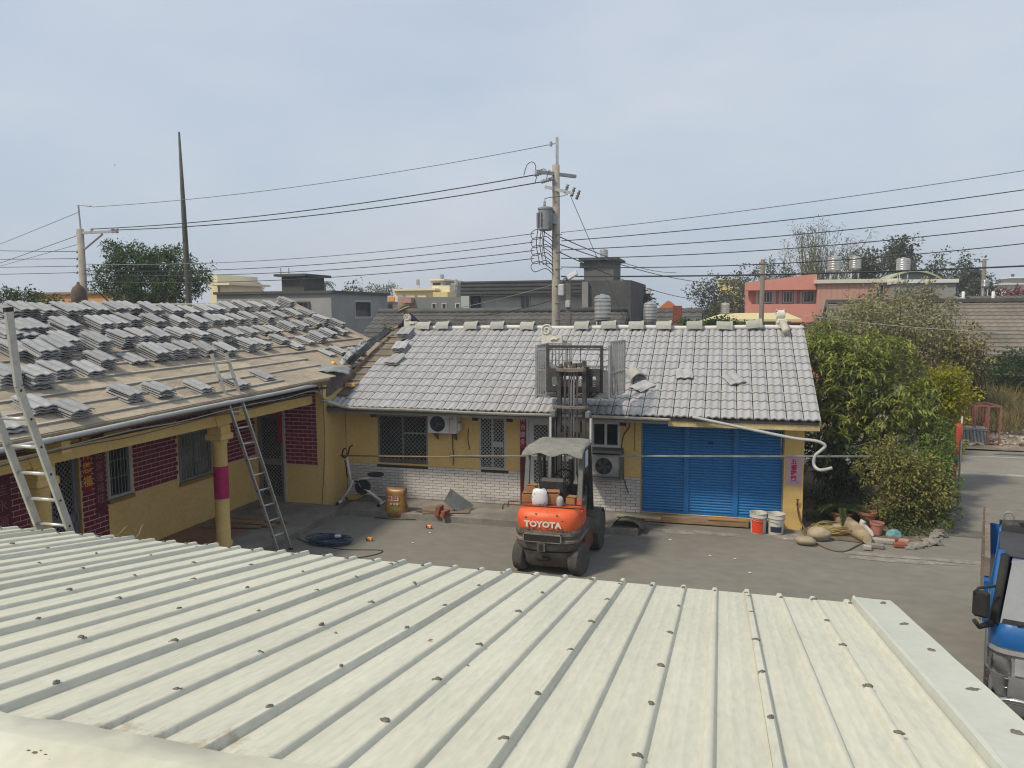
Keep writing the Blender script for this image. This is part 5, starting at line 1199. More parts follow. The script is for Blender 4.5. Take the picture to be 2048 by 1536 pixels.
# chassis, bed, wheels
MB().box(-.35, .35, .2, 3.7, .38, .52).build('chassis', M_black, **K)
MB().box(-.82, .82, 1.28, 3.75, .66, .72).build('bed_floor', M_alud, **K)
for s in (-1, 1):
    sd_ = MB().box(s * .82 - .02, s * .82 + .02, 1.28, 3.75, .70, 1.12).build('bed_side', M_tb, **K)
    MB().box(s * .82 - .025, s * .82 + .025, 1.42, 3.75, 1.13, 1.32).build('side_board', mat('weathered_side_board', (.20, .165, .13), .85, c2=(.13, .10, .08), scale=3, var=.2), sd_, local=True)
    for y in (1.45, 2.2, 2.95, 3.7): MB().box(s * .846, s * .866, y - .02, y + .02, .66, 1.33).build('stake', MT['weathered_side_board'], sd_, local=True)
MB().box(-.82, .82, 3.73, 3.77, .70, 1.12).build('tailgate', M_tb, **K)
hb = frame(MB(), -.74, .74, .72, 1.76, .045, 1.24, 1.28).build('headboard_frame', M_black, **K)
rows = [[(-.72 + 1.44 * u, 1.20 + .03 * math.sin(u * 9) + .02 * v_, 1.47 + .30 * v_ + .015 * math.sin(u * 14)) for u in [k / 16 for k in range(17)]] for v_ in [k / 5 for k in range(6)]]
MB().sheet(rows, .01).build('black_cover', mat('black_cover', (.035, .035, .036), .6, var=.2), tk, True, True)
MB().tube(catmull([(-.70, 1.26, 1.76), (-.70, 1.26, 1.83), (-.64, 1.26, 1.84), (-.62, 1.26, 1.76)], 4), .01, 6).build('hook', M_alud, tk, True, True)
for s in (-1, 1):
    br = MB().tube([(s * .72, 1.26, 1.74), (s * .74, 1.2, 1.5), (s * .76, 1.26, 1.1)], .016, 6).build('brace', M_tb, tk, True, True)
for (x, y) in ((-.68, .62), (.68, .62), (-.68, 2.95), (.68, 2.95)):
    M_ = Matrix.Translation((x, y, .30)) @ Matrix.Rotation(R(90), 4, 'Y')
    w_ = MB().lathe([(.19, -.09), (.27, -.09), (.295, -.06), (.30, 0), (.295, .06), (.27, .09), (.19, .09)], 24, M_).build('wheel', M_black, tk, 'auto', True)
    MB().lathe([(.188, -.06), (.188, .06), (.12, .04), (.06, .07), (.02, .07)], 16, M_).build('rim', M_sil, w_, 'auto', True)
# ============================================================ small things in the yard
# drying pole: bamboo part and steel pipe part on hooks
a, b = at(680, 911, Y=15.25), at(1010, 915, Y=15.25)
MB().tube([a, a.lerp(b, .3) + Vector((0, 0, -.005)), a.lerp(b, .6), b], [.017, .016, .015, .013], 7).build('bamboo_pole', mat('bamboo', (.26, .19, .10), .6, c2=(.18, .13, .08), scale=9, var=.15), smooth=True, label='thin bamboo drying pole hung before the windows', cat='pole')
a, b = at(900, 912, Y=15.22), at(1736, 913, Y=15.0)
MB().tube([a, b], .019, 8).build('steel_pipe', mat('drying_pipe', (.36, .37, .36), .4, metal=.5, c2=(.22, .20, .18), scale=3, lo=.4, hi=.7), smooth=True, label='long steel drying pipe running across the blue shutter', cat='pipe')
c_ = at(900, 911, Y=15.25)
MB().tube(catmull([(c_.x, 15.25, 2.12), (c_.x + .01, 15.24, 1.8), (c_.x - .01, 15.25, 1.42), (c_.x, 15.22, 1.36), (c_.x + .02, 15.26, 1.33), (c_.x, 15.25, 1.15)], 4), .007, 5).build('rope', mat('twine', (.20, .15, .10), .9), smooth=True, label='twine hanging from the eave that ties the drying poles', cat='rope')
c_ = at(1562, 912, Y=15.1)
MB().tube(catmull([(c_.x, 15.1, 2.15), (c_.x, 15.1, 1.62), (c_.x + .03, 15.08, 1.56), (c_.x + .02, 15.1, 1.64)], 4), .006, 5).build('rope', MT['twine'], smooth=True, label='thin rope holding the steel pipe at the right end of the shutter', cat='rope')
# exercise bike
bk = thing('exercise_bike', 'white and black exercise bike in the porch corner', 'exercise bike', (-7.72, 15.25, .13), R(4))
K = dict(parent=bk, local=True, smooth=True)
M_bw = mat('bike_white', (.55, .55, .53), .4)
MB().tube([(-.46, -.12, .06), (-.28, 0, .34), (-.22, 0, .5)], .032, 8).build('front_leg', M_bw, **K)
MB().tube([(-.24, 0, .44), (.10, -.02, .30), (.48, -.10, .07)], .034, 8).build('rear_leg', M_bw, **K)
for x, y in ((-.47, -.13), (.49, -.11)): MB().tube([(x, y - .20, .035), (x, y + .24, .035)], .03, 8).build('foot_bar', M_bw, **K)
for x, y in ((-.47, -.33), (-.47, .11), (.49, -.31), (.49, .13)): MB().tube([(x, y - .03, .037), (x, y + .03, .037)], .036, 8).build('foot_cap', M_black, **K)
MB().tube([(-.26, 0, .32), (-.30, 0, .62), (-.36, 0, 1.02)], .028, 8).build('handlebar_post', M_bw, **K)
MB().tube([(-.35, -.02, .55), (-.40, -.02, .95)], .014, 6).build('cable', M_black, **K)
MB().tube(catmull([(-.30, -.20, 1.26), (-.36, -.18, 1.22), (-.40, -.16, 1.08), (-.40, 0, 1.02), (-.40, .16, 1.08), (-.36, .18, 1.22), (-.30, .20, 1.26)], 4), .018, 7).build('handlebar', M_black, **K)
fw = MB().lathe([(.17, -.05), (.175, -.02), (.175, .02), (.17, .05)], 22, Matrix.Translation((.0, 0, .36)) @ Matrix.Rotation(R(90), 4, 'X')).build('flywheel_case', M_black, parent=bk, local=True, smooth='auto')
MB().tube([(.0, .09, .36), (.10, .09, .22)], .012, 6).build('crank', M_steel, **K); MB().cbox((.10, .13, .21), .10, .07, .025).build('pedal', M_black, parent=bk, local=True)
MB().tube([(.0, -.09, .36), (-.08, -.09, .50)], .012, 6).build('crank', M_steel, **K); MB().cbox((-.09, -.13, .51), .10, .07, .025).build('pedal', M_black, parent=bk, local=True)
MB().tube([(-.2, 0, .46), (.05, 0, .55), (.32, 0, .60)], .026, 8).build('seat_tube', M_bw, **K)
st = loft([[(.34 + .16 * k_ * math.cos(t) + (.05 if math.cos(t) < 0 else 0) * -1.3, .10 * k_ * math.sin(t) * (1 + .35 * math.cos(t)), z) for t in [2 * math.pi * q / 16 for q in range(16)]] for z, k_ in ((.61, .7), (.63, 1.0), (.67, 1.0), (.69, .75))])
st.build('saddle', M_black, bk, True, True)
# feed sack
p = at(790, 1036, Z=0.0); 
ns = 28; rings = []
for z, w_, d_ in ((0, .26, .13), (.03, .285, .16), (.12, .27, .17), (.25, .245, .15), (.38, .225, .13), (.50, .225, .12), (.56, .23, .11), (.60, .235, .085), (.64, .24, .035)):
    rings.append([(p.x + (w_ + .012 * math.sin(a_ * 5 + z * 9)) * math.copysign(abs(math.cos(a_)) ** .7, math.cos(a_)), p.y + .1 + d_ * math.copysign(abs(math.sin(a_)) ** .8, math.sin(a_)), z + .004) for a_ in [2 * math.pi * k / ns for k in range(ns)]])
sk = loft(rings).build('feed_sack', mat('brown_printed_sack', (.24, .125, .035), .4, c2=(.13, .06, .02), scale=4, lo=.42, hi=.7, var=.15, spec=.5), smooth=True, label='brown printed feed sack standing full at the porch step', cat='sack')
def decal(body, size, x, z, y, m, name='lettering', bold=.003):
    t = text_mb(body, size, 1, bold); t.v = [(p.x + x + q[0], p.y + .1 + y, z + q[1]) for q in t.v]; t.build(name, m, sk)
MB().box(p.x - .125, p.x + .105, p.y + .1 - .137, p.y + .1 - .134, .385, .475).build('printed_label', mat('cream_print', (.55, .46, .36), .5), sk)
decal('哈樂旺', .085, -.01, .43, -.1385, mat('plum_print', (.20, .02, .05), .5))
for k, x in enumerate((-.06, .015, .085)): MB().lathe([(.028, 0), (.028, .003), (.018, .003)], 14, Matrix.Translation((p.x + x, p.y + .1 - .155, .32)) @ Matrix.Rotation(R(90), 4, 'X')).build('printed_dot', mat('pale_dot', (.42, .36, .22), .5), sk)
lv = MB(); r2 = random.Random(5)
for k in range(9):
    a_ = R(20 + k * 17); l_ = .10 + .04 * (k % 2); c0 = Vector((p.x - .0, p.y + .1 - .179, .13)); tip = c0 + Vector((math.cos(a_) * l_, 0, math.sin(a_) * l_)); sd_ = Vector((-math.sin(a_), 0, math.cos(a_))) * .014
    mid = c0.lerp(tip, .5); lv.add([c0, mid + sd_, tip, mid - sd_], [(0, 1, 2, 3)])
lv.build('printed_leaves', mat('leaf_print', (.16, .26, .07), .5, var=.25), sk)
MB().tube([(p.x - .42, p.y - .12, .012), (p.x + .1, p.y - .13, .012), (p.x + .50, p.y - .05, .012)], .012, 6).build('steel_rod', mat('dark_rod', (.07, .06, .055), .6), smooth=True, label='dark flat bar lying on the ground before the feed sack', cat='rod')
# bricks and sheets on the porch
p0 = at(880, 1033, Z=.13)
M_clay = mat('clay_brick', (.26, .085, .05), .9, c2=(.19, .065, .04), scale=8, var=.15, rnd=.15)
for i, (dx, dy, dz, a_, lab) in enumerate(((-.06, -.02, 0, 85, 'red brick lying on the porch edge, lower left one of the pile'), (-.05, -.0, .065, 80, 'red brick on the porch edge, second layer left'), (-.05, .02, .13, 88, 'red brick on the porch edge, top left one'), (.10, -.08, 0, 70, 'red brick lying on the porch edge, right one of the pile'), (.11, -.06, .065, 75, 'red brick on the porch edge, on top of the right one'))):
    MB().cbox((p0.x + dx, p0.y + dy + .1, .13 + dz + .033), .21, .10, .062, Matrix.Rotation(R(a_), 4, 'Z'), ch=.004).build('brick', M_clay, label=lab, cat='brick', group='red bricks on the porch')
MB().cbox((p0.x - .02, p0.y + .42, .16), 1.0, .45, .012, Matrix.Rotation(R(18), 4, 'Z') @ Matrix.Rotation(R(3), 4, 'X')).build('sheet_board', mat('grey_brown_board', (.17, .135, .10), .8, var=.2), label='flat grey brown board lying on the porch behind the bricks', cat='board')
MB().cbox((p0.x + .24, p0.y + .50, .30), .62, .012, .36, Matrix.Rotation(R(25), 4, 'Z') @ Matrix.Rotation(R(38), 4, 'Y') @ Matrix.Rotation(R(-40), 4, 'X')).build('metal_sheet', mat('thin_metal_sheet', (.30, .31, .30), .35, metal=.5, c2=(.2, .2, .2), scale=3), label='thin metal sheet leaning up on the board behind the bricks', cat='metal sheet')
MB().cbox((p0.x - .42, p0.y + .22, .155), .42, .10, .02, Matrix.Rotation(R(-8), 4, 'Z')).build('plank', mat('brown_lath', (.13, .07, .045), .85), label='short brown lath lying left of the brick pile', cat='plank')
# orange things on the ground
for i, (px_, py_, a_, lab) in enumerate(((740, 1082, 10, 'orange tape measure on the paving near the blue cable'), (859, 1057, -5, 'orange tape measure on the paving below the porch bricks'))):
    p = at(px_, py_, Z=0); t = thing('tape_measure', lab, 'tape measure', (p.x, p.y, .005), R(a_), 'orange tape measures on the paving')
    MB().cbox((0, 0, .035), .11, .05, .07, ch=.016).build('case', mat('bright_orange', (.65, .16, .02), .4), t, local=True)
    MB().cbox((-.055, 0, .03), .035, .054, .05, ch=.008).build('grip', M_black, t, local=True); MB().cbox((.02, -.027, .035), .03, .004, .04).build('sticker', mat('pale_yellow', (.6, .5, .3), .5), t, local=True)
# blue cable coil
p = at(658, 1086, Z=0); cb = MB(); r2 = random.Random(11)
for k in range(16):
    ox, oy, rr, ph = r2.uniform(-.07, .07), r2.uniform(-.05, .05), r2.uniform(.20, .36), r2.uniform(0, 6.28)
    cb.tube([(p.x + ox + rr * 1.15 * math.cos(ph + t), p.y + oy + rr * .75 * math.sin(ph + t), .014 + .006 * k + .012 * math.sin(3 * t + k)) for t in [6.283 * j / 22 for j in range(23)]], .009, 5, False)
cb.build('cable_coil', mat('dark_blue_cable', (.03, .055, .10), .5), smooth=True, label='dark blue extension cable coiled on the paving', cat='cable')
pl = MB().cbox((p.x + .16, p.y + .06, .13), .12, .07, .05, Matrix.Rotation(R(20), 4, 'Z'), ch=.012); pl.build('power_socket', mat('pale_blue_plastic', (.45, .52, .58), .4), label='white socket block on the blue cable coil', cat='socket')
e_ = at(752, 1108, Z=0); d2 = at(690, 1100, Z=0)
MB().tube(catmull([(p.x - .75, p.y + .1, .01), (p.x - .4, p.y - .1, .01), (p.x, p.y - .22, .01), (d2.x, d2.y, .01), (e_.x, e_.y + .2, .01), (e_.x + .02, e_.y - .05, .01), (e_.x - .25, e_.y - .35, .01)], 6), .008, 5).build('cable', mat('black_lead', (.025, .025, .03), .6), smooth=True, label='black lead trailing from the coil towards the metal roof', cat='cable')
# litter
for i, (px_, py_) in enumerate(sorted(((607, 1062), (687, 1061), (826, 1086), (860, 1066), (1340, 1080), (1420, 1112), (1470, 1118), (1500, 1146), (1570, 1078)))):
    p = at(px_, py_, Z=.004); MB().ball((p.x, p.y, .012), .022, 1, squash=(1.4, .8, .4), rough=.7, seed=i).build('litter_scrap', mat('white_litter', (.55, .55, .52), .7), label=f'small white scrap on the paving, {ords[i]} of nine from the left', cat='litter', group='white scraps on the paving')
# buckets
def bucket(label, x, y, r_, h_, m, inner, panel, lab2):
    t = thing('bucket', label, 'bucket', (x, y, .003), 0, 'paint buckets by the shutter')
    o = MB().lathe([(r_ * .84, 0), (r_ * .86, .01), (r_ * .96, h_ * .78), (r_ * 1.05, h_ * .79), (r_ * 1.05, h_ * .82), (r_, h_ * .83), (r_ * 1.0, h_ * .97), (r_ * 1.05, h_ * .975), (r_ * 1.05, h_), (r_ * .97, h_), (r_ * .9, h_ * .75), (r_ * .82, .02)], 26, close=False); o.build('shell', m, t, 'auto', True)
    MB().lathe([(r_ * .80, .015), (r_ * .80, .03)], 20).build('base', m, t, local=True)
    MB().lathe([(r_ * .90, h_ * .70), (r_ * .5, h_ * .71)], 20).build('contents', inner, t, local=True)
    n_ = 14; rows = []
    for z in panel[0]:
        rows.append([((r_ * (.866 + .10 * z / (h_ * .78)) + .002) * math.cos(a_), (r_ * (.866 + .10 * z / (h_ * .78)) + .002) * math.sin(a_), z) for a_ in [R(panel[1] + (panel[2] - panel[1]) * k / n_) for k in range(n_ + 1)]])
    MB().sheet(rows).build('printed_label', panel[3], t, local=True)
    MB().tube([(r_ * 1.04 * math.cos(a_), r_ * 1.04 * math.sin(a_) - .0, h_ * .80 - .07 * math.sin((a_ - R(190)) / R(160) * math.pi)) for a_ in [R(190 + 160 * k / 12) for k in range(13)]], .005, 5).build('handle', M_steel, t, True, True)
    return t
b1 = at(1516, 1062, Z=0); b2 = at(1548, 1062, Z=0)
M_bkt = mat('off_white_bucket', (.52, .51, .47), .5, c2=(.36, .35, .31), scale=6, lo=.45, hi=.7, var=.1)
bucket('white bucket with red label of dried mortar by the shutter', b1.x, 15.46, .165, .41, M_bkt, mat('dried_mortar', (.30, .28, .23), .95), ((.02, .15, .30), 215, 300, mat('red_label', (.62, .055, .02), .5)), '')
bucket('white bucket with dark blue label nearest the yellow pillar', b2.x + .02, 15.46, .165, .41, M_bkt, mat('pale_mortar', (.45, .44, .40), .9), ((.06, .11, .17), 225, 310, mat('navy_label', (.02, .025, .06), .5)), '')
# planks along the shutter
for i, (x, y, z, l, w_, a_, m, lab) in enumerate(((-.47, 15.71, .07, 2.1, .10, .3, M_wood, 'long weathered plank lying along the foot of the blue shutter'), (.15, 15.70, .135, .75, .10, 1, mat('orange_plank', (.34, .17, .06), .8), 'short orange plank lying on the long plank by the buckets'), (-1.6, 15.42, .15, .9, .10, -1, mat('pale_plank', (.36, .31, .20), .85), 'pale board end on the porch behind the forklift'))):
    MB().cbox((x, y, z + .02), l, w_, .035 if i else .13, Matrix.Rotation(R(a_), 4, 'Z'), ch=.005).build('plank', m, label=lab, cat='plank')
# stones, log, hose, pots on the right
M_st = mat('river_stone', (.33, .275, .19), .85, c2=(.26, .215, .15), scale=5, var=.1, rnd=.12, bump=.1)
for i, (px_, py_, r_, sq, rz_, lab) in enumerate(((1612, 1085, .17, (1.15, .8, .5), -12, 'flat grey brown stone lying nearest the paving'), (1638, 1076, .22, (1.0, .75, .62), 0, 'largest round tan stone beside the hose'), (1680, 1060, .16, (1.1, .9, .6), 8, 'yellowish stone inside the coiled hose'), (1655, 1052, .16, (1.2, .8, .5), 5, 'grey stone behind the largest round one'))):
    p = at(px_, py_, Z=.06); mb = MB().ball((0, 0, 0), r_, 3, squash=sq, rough=.12, seed=i + 2); M_ = Matrix.Translation((p.x, p.y + .05, r_ * sq[2] * .92)) @ Matrix.Rotation(R(rz_), 4, 'Z'); mb.v = [tuple(M_ @ Vector(q)) for q in mb.v]
    mb.build('stone', M_st, smooth=True, label=lab, cat='stone', group='round stones by the pillar')
pa, pb_ = at(1695, 1055, Z=.13), at(1735, 1078, Z=.10)
lg = MB().tube([pa + Vector((-.04, .35, .03)), pa.lerp(pb_, .5) + Vector((0, .1, .02)), pb_], [.15, .145, .10], 14); lg = lg.build('log', mat('pale_log', (.36, .29, .19), .85, c2=(.26, .2, .12), scale=5, var=.12), smooth='auto', label='pale cut log lying beside the stones', cat='log')
dn = (pb_ - pa).normalized(); Mx = Matrix.Translation(pb_ + dn * .002) @ dn.to_track_quat('Z', 'Y').to_matrix().to_4x4()
MB().lathe([(.095, 0), (.095, .004), (.01, .006)], 14, Mx).build('cut_face', mat('cream_cut', (.55, .45, .28), .8), lg)
hs = MB(); r2 = random.Random(2); p = at(1668, 1066, Z=.05)
for k in range(12):
    ox, oy, rr, ph = r2.uniform(-.12, .12), r2.uniform(-.1, .1), r2.uniform(.26, .46), r2.uniform(0, 6.28)
    hs.tube([(p.x + ox + rr * math.cos(ph + t), p.y + .12 + oy + rr * .55 * math.sin(ph + t), .03 + .022 * k * .6 + .02 * math.sin(2 * t + k)) for t in [6.283 * j / 22 for j in range(23)]], .011, 6, False)
hs.build('hose_coil', mat('yellow_hose', (.33, .25, .08), .5, c2=(.22, .16, .06), scale=5), smooth=True, label='yellowish garden hose coiled among the stones', cat='hose')
q = [at(x, y, Z=.02) for x, y in ((1600, 1055), (1612, 1072), (1640, 1090), (1665, 1100), (1690, 1102), (1712, 1092), (1730, 1082))]
MB().tube(catmull([tuple(v) for v in q], 5), .013, 6).build('hose', mat('brown_hose2', (.15, .10, .05), .6), smooth=True, label='brown hose looping over the paving edge before the stones', cat='hose')
# small weathered plaster duck-shaped garden figure, simplified to a bent white tube
M_pot = mat('terracotta', (.30, .10, .065), .85, c2=(.22, .08, .055), scale=5, var=.15)
def pot(label, p, r_, h_, m=M_pot, rot=None):
    t = thing('flower_pot', label, 'flower pot', tuple(p), 0, 'terracotta pots', rot=rot)
    MB().lathe([(r_ * .68, 0), (r_ * .90, h_ * .8), (r_, h_ * .82), (r_ * 1.02, h_), (r_ * .9, h_), (r_ * .85, h_ * .8), (r_ * .6, .02)], 22, close=False).build('shell', m, t, 'auto', True)
    MB().lathe([(r_ * .84, h_ * .84), (r_ * .1, h_ * .86)], 16).build('potting_soil', mat('pot_soil', (.05, .04, .03), .95), t, local=True); return t
pp_ = at(1686, 1048, Z=.10); pot('terracotta pot holding the leafy plant behind the log', (pp_.x, pp_.y + .1, .09), .22, .24)
p2 = at(1742, 1062, Z=.08); pot('terracotta pot stack behind the white garden figure', (p2.x - .03, p2.y + .25, .10), .17, .30)
p3 = at(1752, 1068, Z=.08); pot('smaller pinkish terracotta pot in front of the taller one', (p3.x + .02, p3.y + .05, .06), .13, .24, mat('pink_terracotta', (.38, .16, .12), .85, var=.12))
p4 = at(1733, 1066, Z=.1); q = [Vector((p4.x - .06, p4.y, .34)), Vector((p4.x - .08, p4.y, .27)), Vector((p4.x - .02, p4.y, .20)), Vector((p4.x + .06, p4.y - .03, .12)), Vector((p4.x + .08, p4.y - .05, .05))]
MB().tube(catmull([tuple(v) for v in q], 4), .055, 10).build('garden_figure', mat('whitish_figure', (.48, .45, .43), .5, var=.15), smooth=True, label='white duck-shaped garden figure standing by the terracotta pots', cat='pipe')
p5 = at(1787, 1070, Z=.1); mb = MB().ball((p5.x, p5.y, .11), .13, 3, squash=(1.0, .8, .85), rough=.35, seed=4); mb.build('plastic_bag', mat('teal_plastic', (.10, .22, .24), .4, c2=(.17, .31, .33), scale=6), smooth=True, label='crumpled teal plastic bag at the foot of the bush', cat='bag')
r2 = random.Random(8)
for i, (px_, py_, w_, m, lab) in enumerate(((1765, 1082, .42, M_light, 'grey stone slab edging the bush, left of the bricks'), (1787, 1081, .22, M_clay, 'orange brick in the edging below the teal bag'), (1807, 1083, .18, mat('pink_brick', (.38, .2, .15), .9), 'pinkish brick in the edging right of the orange one'), (1800, 1091, .22, M_clay, 'dark red brick lying lowest in the edging'), (1750, 1092, .30, M_conc, 'broken concrete piece lying lowest at the bush edging'), (1735, 1096, .14, M_light, 'small pale rubble piece at the bush edging'))):
    p = at(px_, py_, Z=.04); MB().cbox((p.x, p.y, .045 + .006 * (i % 2)), w_, .12, .08, Matrix.Rotation(R(r2.uniform(-12, 8)), 4, 'Z'), ch=.012).build('edging_stone', m, label=lab, cat='edging stone', group='edging stones round the bush')
ek = [at(x, y, Z=0) for x, y in ((1830, 1098), (1880, 1084), (1895, 1045), (1912, 1008))]
for i in range(16):
    p = catmull([tuple(v) for v in ek], 6)[i]; MB().ball((p.x - .1, p.y, .015), .085 + .03 * (i % 3), 2, squash=(1.1, 1, .55), rough=.7, seed=i * 1.7).build('edging_stone', M_conc, label=f'rough stone edging the bush along the lane, {ords[i] if i < 12 else str(i + 1) + "th"} from the front', cat='edging stone', group='edging stones along the lane')
# red banner frame at the lane
rp_ = thing('banner_post', 'faded red and green banner on a thin post beside the lane', 'banner', (5.2, 19.0, 0))
MB().tube([(5.22, 19.0, 0), (5.22, 19.0, 1.98)], .022, 8).build('post', M_steel, rp_, smooth=True)
rows = [[(5.20 - .12 * u - .03 * math.sin(z * 2.3), 18.98 - .05 * u + .05 * math.sin(z * 3 + u * 2), z) for u in [k / 5 for k in range(6)]] for z in [.12 + .09 * k for k in range(20)]]
MB().sheet(rows, .004).build('cloth', mat('faded_red_cloth', (.33, .022, .03), .7, c2=(.30, .06, .03), scale=2, var=.1), rp_, smooth=True)
MB().sheet([[(p_[0] + .002, p_[1] - .012, p_[2]) for p_ in r_] for r_ in rows[9:12]], .003).build('cloth_band', mat('green_cloth', (.05, .16, .07), .7), rp_, smooth=True)
# pallet of tiles, racks, planks across the lane
pt = thing('tile_pallet', 'pallet of grey tiles standing on edge across the lane', 'pallet', (7.75, 27.0, .03))
MB().box(7.35, 8.10, 26.75, 27.3, .05, .10).build('pallet_board', M_rust, pt)
for x in (7.40, 7.72, 8.05): MB().box(x - .04, x + .04, 26.75, 27.3, .0, .05).build('pallet_foot', mat('dark_timber', (.07, .05, .04), .9), pt)
tm_ = tile_mesh('tile', M_tiled, .32, .42, .018, .014)
for lay, z in ((0, .11), (1, .54)):
    for k in range(19 if lay == 0 else 14):
        if lay == 0: M_ = Matrix.Translation((7.37 + k * .039, 26.80, z)) @ Matrix.Rotation(R(90), 4, 'Z') @ Matrix.Rotation(R(90), 4, 'X')
        else: M_ = Matrix.Translation((7.37 + (k % 7) * .105, 26.78, z + .05 * (k // 7) + .0)) @ Matrix.Rotation(0, 4, 'Z') @ Matrix.Diagonal((.33, 1.1, 1.6, 1))
        inst('tile', tm_, pt, M_)
M_rr = mat('red_oxide', (.17, .065, .05), .8, c2=(.27, .12, .08), scale=7, var=.2)
def rack(label, x, y, rz_):
    t = thing('steel_rack', label, 'rack', (x, y, .08), rz_, 'red steel racks across the lane')
    for (a_, b_) in ((0, 0), (.34, 0), (0, 1.0), (.34, 1.0)): MB().box(a_ - .025, a_ + .025, b_ - .025, b_ + .025, 0, 1.25).build('leg', M_rr, t, local=True)
    for z in (.05, 1.22):
        for a_ in (0, .34): MB().box(a_ - .02, a_ + .02, 0, 1.0, z, z + .04).build('rail', M_rr, t, local=True)
        for b_ in (0, 1.0): MB().box(0, .34, b_ - .02, b_ + .02, z + .002, z + .042).build('rail', M_rr, t, local=True)
    for k in range(1, 5): MB().box(-.012, .012, 1.0 * k / 5 - .012, 1.0 * k / 5 + .012, .09, 1.22).build('bar', M_rr, t, local=True)
    MB().box(-.02, .02, 0, 1.0, .62, .65).build('rail', M_rr, t, local=True)
rack('red oxide steel rack standing beside the tile pallet', 7.74, 26.85, R(6))
rack('red oxide steel rack farther right across the lane', 8.10, 26.8, R(6))
MB().cbox((10.6, 26.75, .12), 3.2, .14, .10, Matrix.Rotation(R(-2), 4, 'Z')).build('plank', M_rust, label='long brown beam lying at the road edge right of the racks', cat='plank')
MB().cbox((10.6, 27.1, .22), 3.0, .12, .05, Matrix.Rotation(R(1), 4, 'Z')).build('plank', mat('grey_white_plank', (.42, .40, .36), .8), label='pale plank lying behind the long brown beam', cat='plank')
MB().cbox((10.8, 27.9, .42), 2.6, .16, .05, Matrix.Rotation(R(-10), 4, 'Z')).build('plank', mat('tan_plank', (.33, .26, .17), .85), label='tan plank lying on the rubble bank', cat='plank')
MB().add([(7.9, 25.6, .011), (9.1, 25.6, .011), (9.0, 25.85, .011), (8.2, 25.85, .011)], [(0, 1, 2, 3)]).build('road_stain', M_damp, kind='structure')
# bird in the sky
p = at(227, 330, Y=60); MB().add([(0, 0, 0), (.3, .1, .12), (.25, .2, .08), (0, .25, 0), (-.3, .1, .12), (-.25, .2, .08), (0, .1, -.08), (.0, .45, 0)], [(0, 1, 2, 3), (0, 3, 5, 4), (0, 6, 7, 3)], Matrix.Translation(p) @ Matrix.Scale(.5, 4)).build('bird', M_black, label='tiny dark bird flying in the sky at the left', cat='bird')
# ============================================================ worker on the roof
def skin(name, nodes, edges, m, parent, M_=None, sub=2):
    me = bpy.data.meshes.new(name); me.from_pydata([n_[0] for n_ in nodes], edges, []); o = bpy.data.objects.new(name, me); col.objects.link(o)
    md = o.modifiers.new('skin', 'SKIN'); md.use_smooth_shade = True
    for i, n_ in enumerate(nodes): o.data.skin_vertices[0].data[i].radius = (n_[1], n_[1]) if not isinstance(n_[1], tuple) else n_[1]
    o.data.skin_vertices[0].data[0].use_root = True
    sb = o.modifiers.new('sub', 'SUBSURF'); sb.levels = sub; sb.render_levels = sub
    dg = bpy.context.evaluated_depsgraph_get(); m2 = bpy.data.meshes.new_from_object(o.evaluated_get(dg)); bpy.data.objects.remove(o)
    for p_ in m2.polygons: p_.use_smooth = True
    m2.materials.clear(); m2.materials.append(m); o = bpy.data.objects.new(name, m2); col.objects.link(o); o.parent = parent; WM[o] = WM[parent].copy(); return o
wp = at(817, 650, Y=19.05)
# crouching, facing the left end of the ridge; local x is forward
ps = thing('person', 'worker in dark navy jacket and wide khaki hat crouching behind the ridge', 'person', (wp.x + .05, 19.05, 3.74), R(188))
M_skin = mat('skin', (.30, .17, .11), .6)
nodes = [((-.18, 0, .22), .12), ((-.12, 0, .36), .115), ((.0, 0, .50), .125), ((.06, 0, .56), .09), ((.11, 0, .62), .05), ((.15, 0, .70), .075), ((.18, 0, .76), .07),
         ((.02, .17, .52), .055), ((.14, .22, .34), .045), ((.32, .16, .24), .036), ((.40, .14, .22), .03),
         ((.02, -.17, .52), .055), ((.14, -.22, .34), .045), ((.32, -.16, .24), .036), ((.40, -.14, .22), .03),
         ((-.14, .11, .20), .09), ((.20, .17, .34), .07), ((.06, .15, .04), .05), ((.20, .16, -.02), .04),
         ((-.14, -.11, .20), .09), ((.20, -.17, .34), .07), ((.06, -.15, .04), .05), ((.20, -.16, -.02), .04)]
edges = [(0, 1), (1, 2), (2, 3), (3, 4), (4, 5), (5, 6), (2, 7), (7, 8), (8, 9), (9, 10), (2, 11), (11, 12), (12, 13), (13, 14), (0, 15), (15, 16), (16, 17), (17, 18), (0, 19), (19, 20), (20, 21), (21, 22)]
skin('body', nodes, edges, M_skin, ps)
jn = [((-.20, 0, .24), .135), ((-.12, 0, .37), .135), ((.0, 0, .50), .145), ((.06, 0, .56), .105), ((.02, .17, .52), .07), ((.14, .22, .34), .058), ((.29, .17, .25), .046), ((.02, -.17, .52), .07), ((.14, -.22, .34), .058), ((.29, -.17, .25), .046)]
skin('jacket', jn, [(0, 1), (1, 2), (2, 3), (2, 4), (4, 5), (5, 6), (2, 7), (7, 8), (8, 9)], mat('navy_cloth', (.025, .02, .05), .9, var=.2), ps)
tn = [((-.18, 0, .20), .13), ((-.14, .11, .20), .105), ((.20, .17, .34), .085), ((.06, .15, .06), .062), ((-.14, -.11, .20), .105), ((.20, -.17, .34), .085), ((.06, -.15, .06), .062)]
skin('trousers', tn, [(0, 1), (1, 2), (2, 3), (0, 4), (4, 5), (5, 6)], mat('grey_cloth', (.06, .06, .065), .9, var=.2), ps)
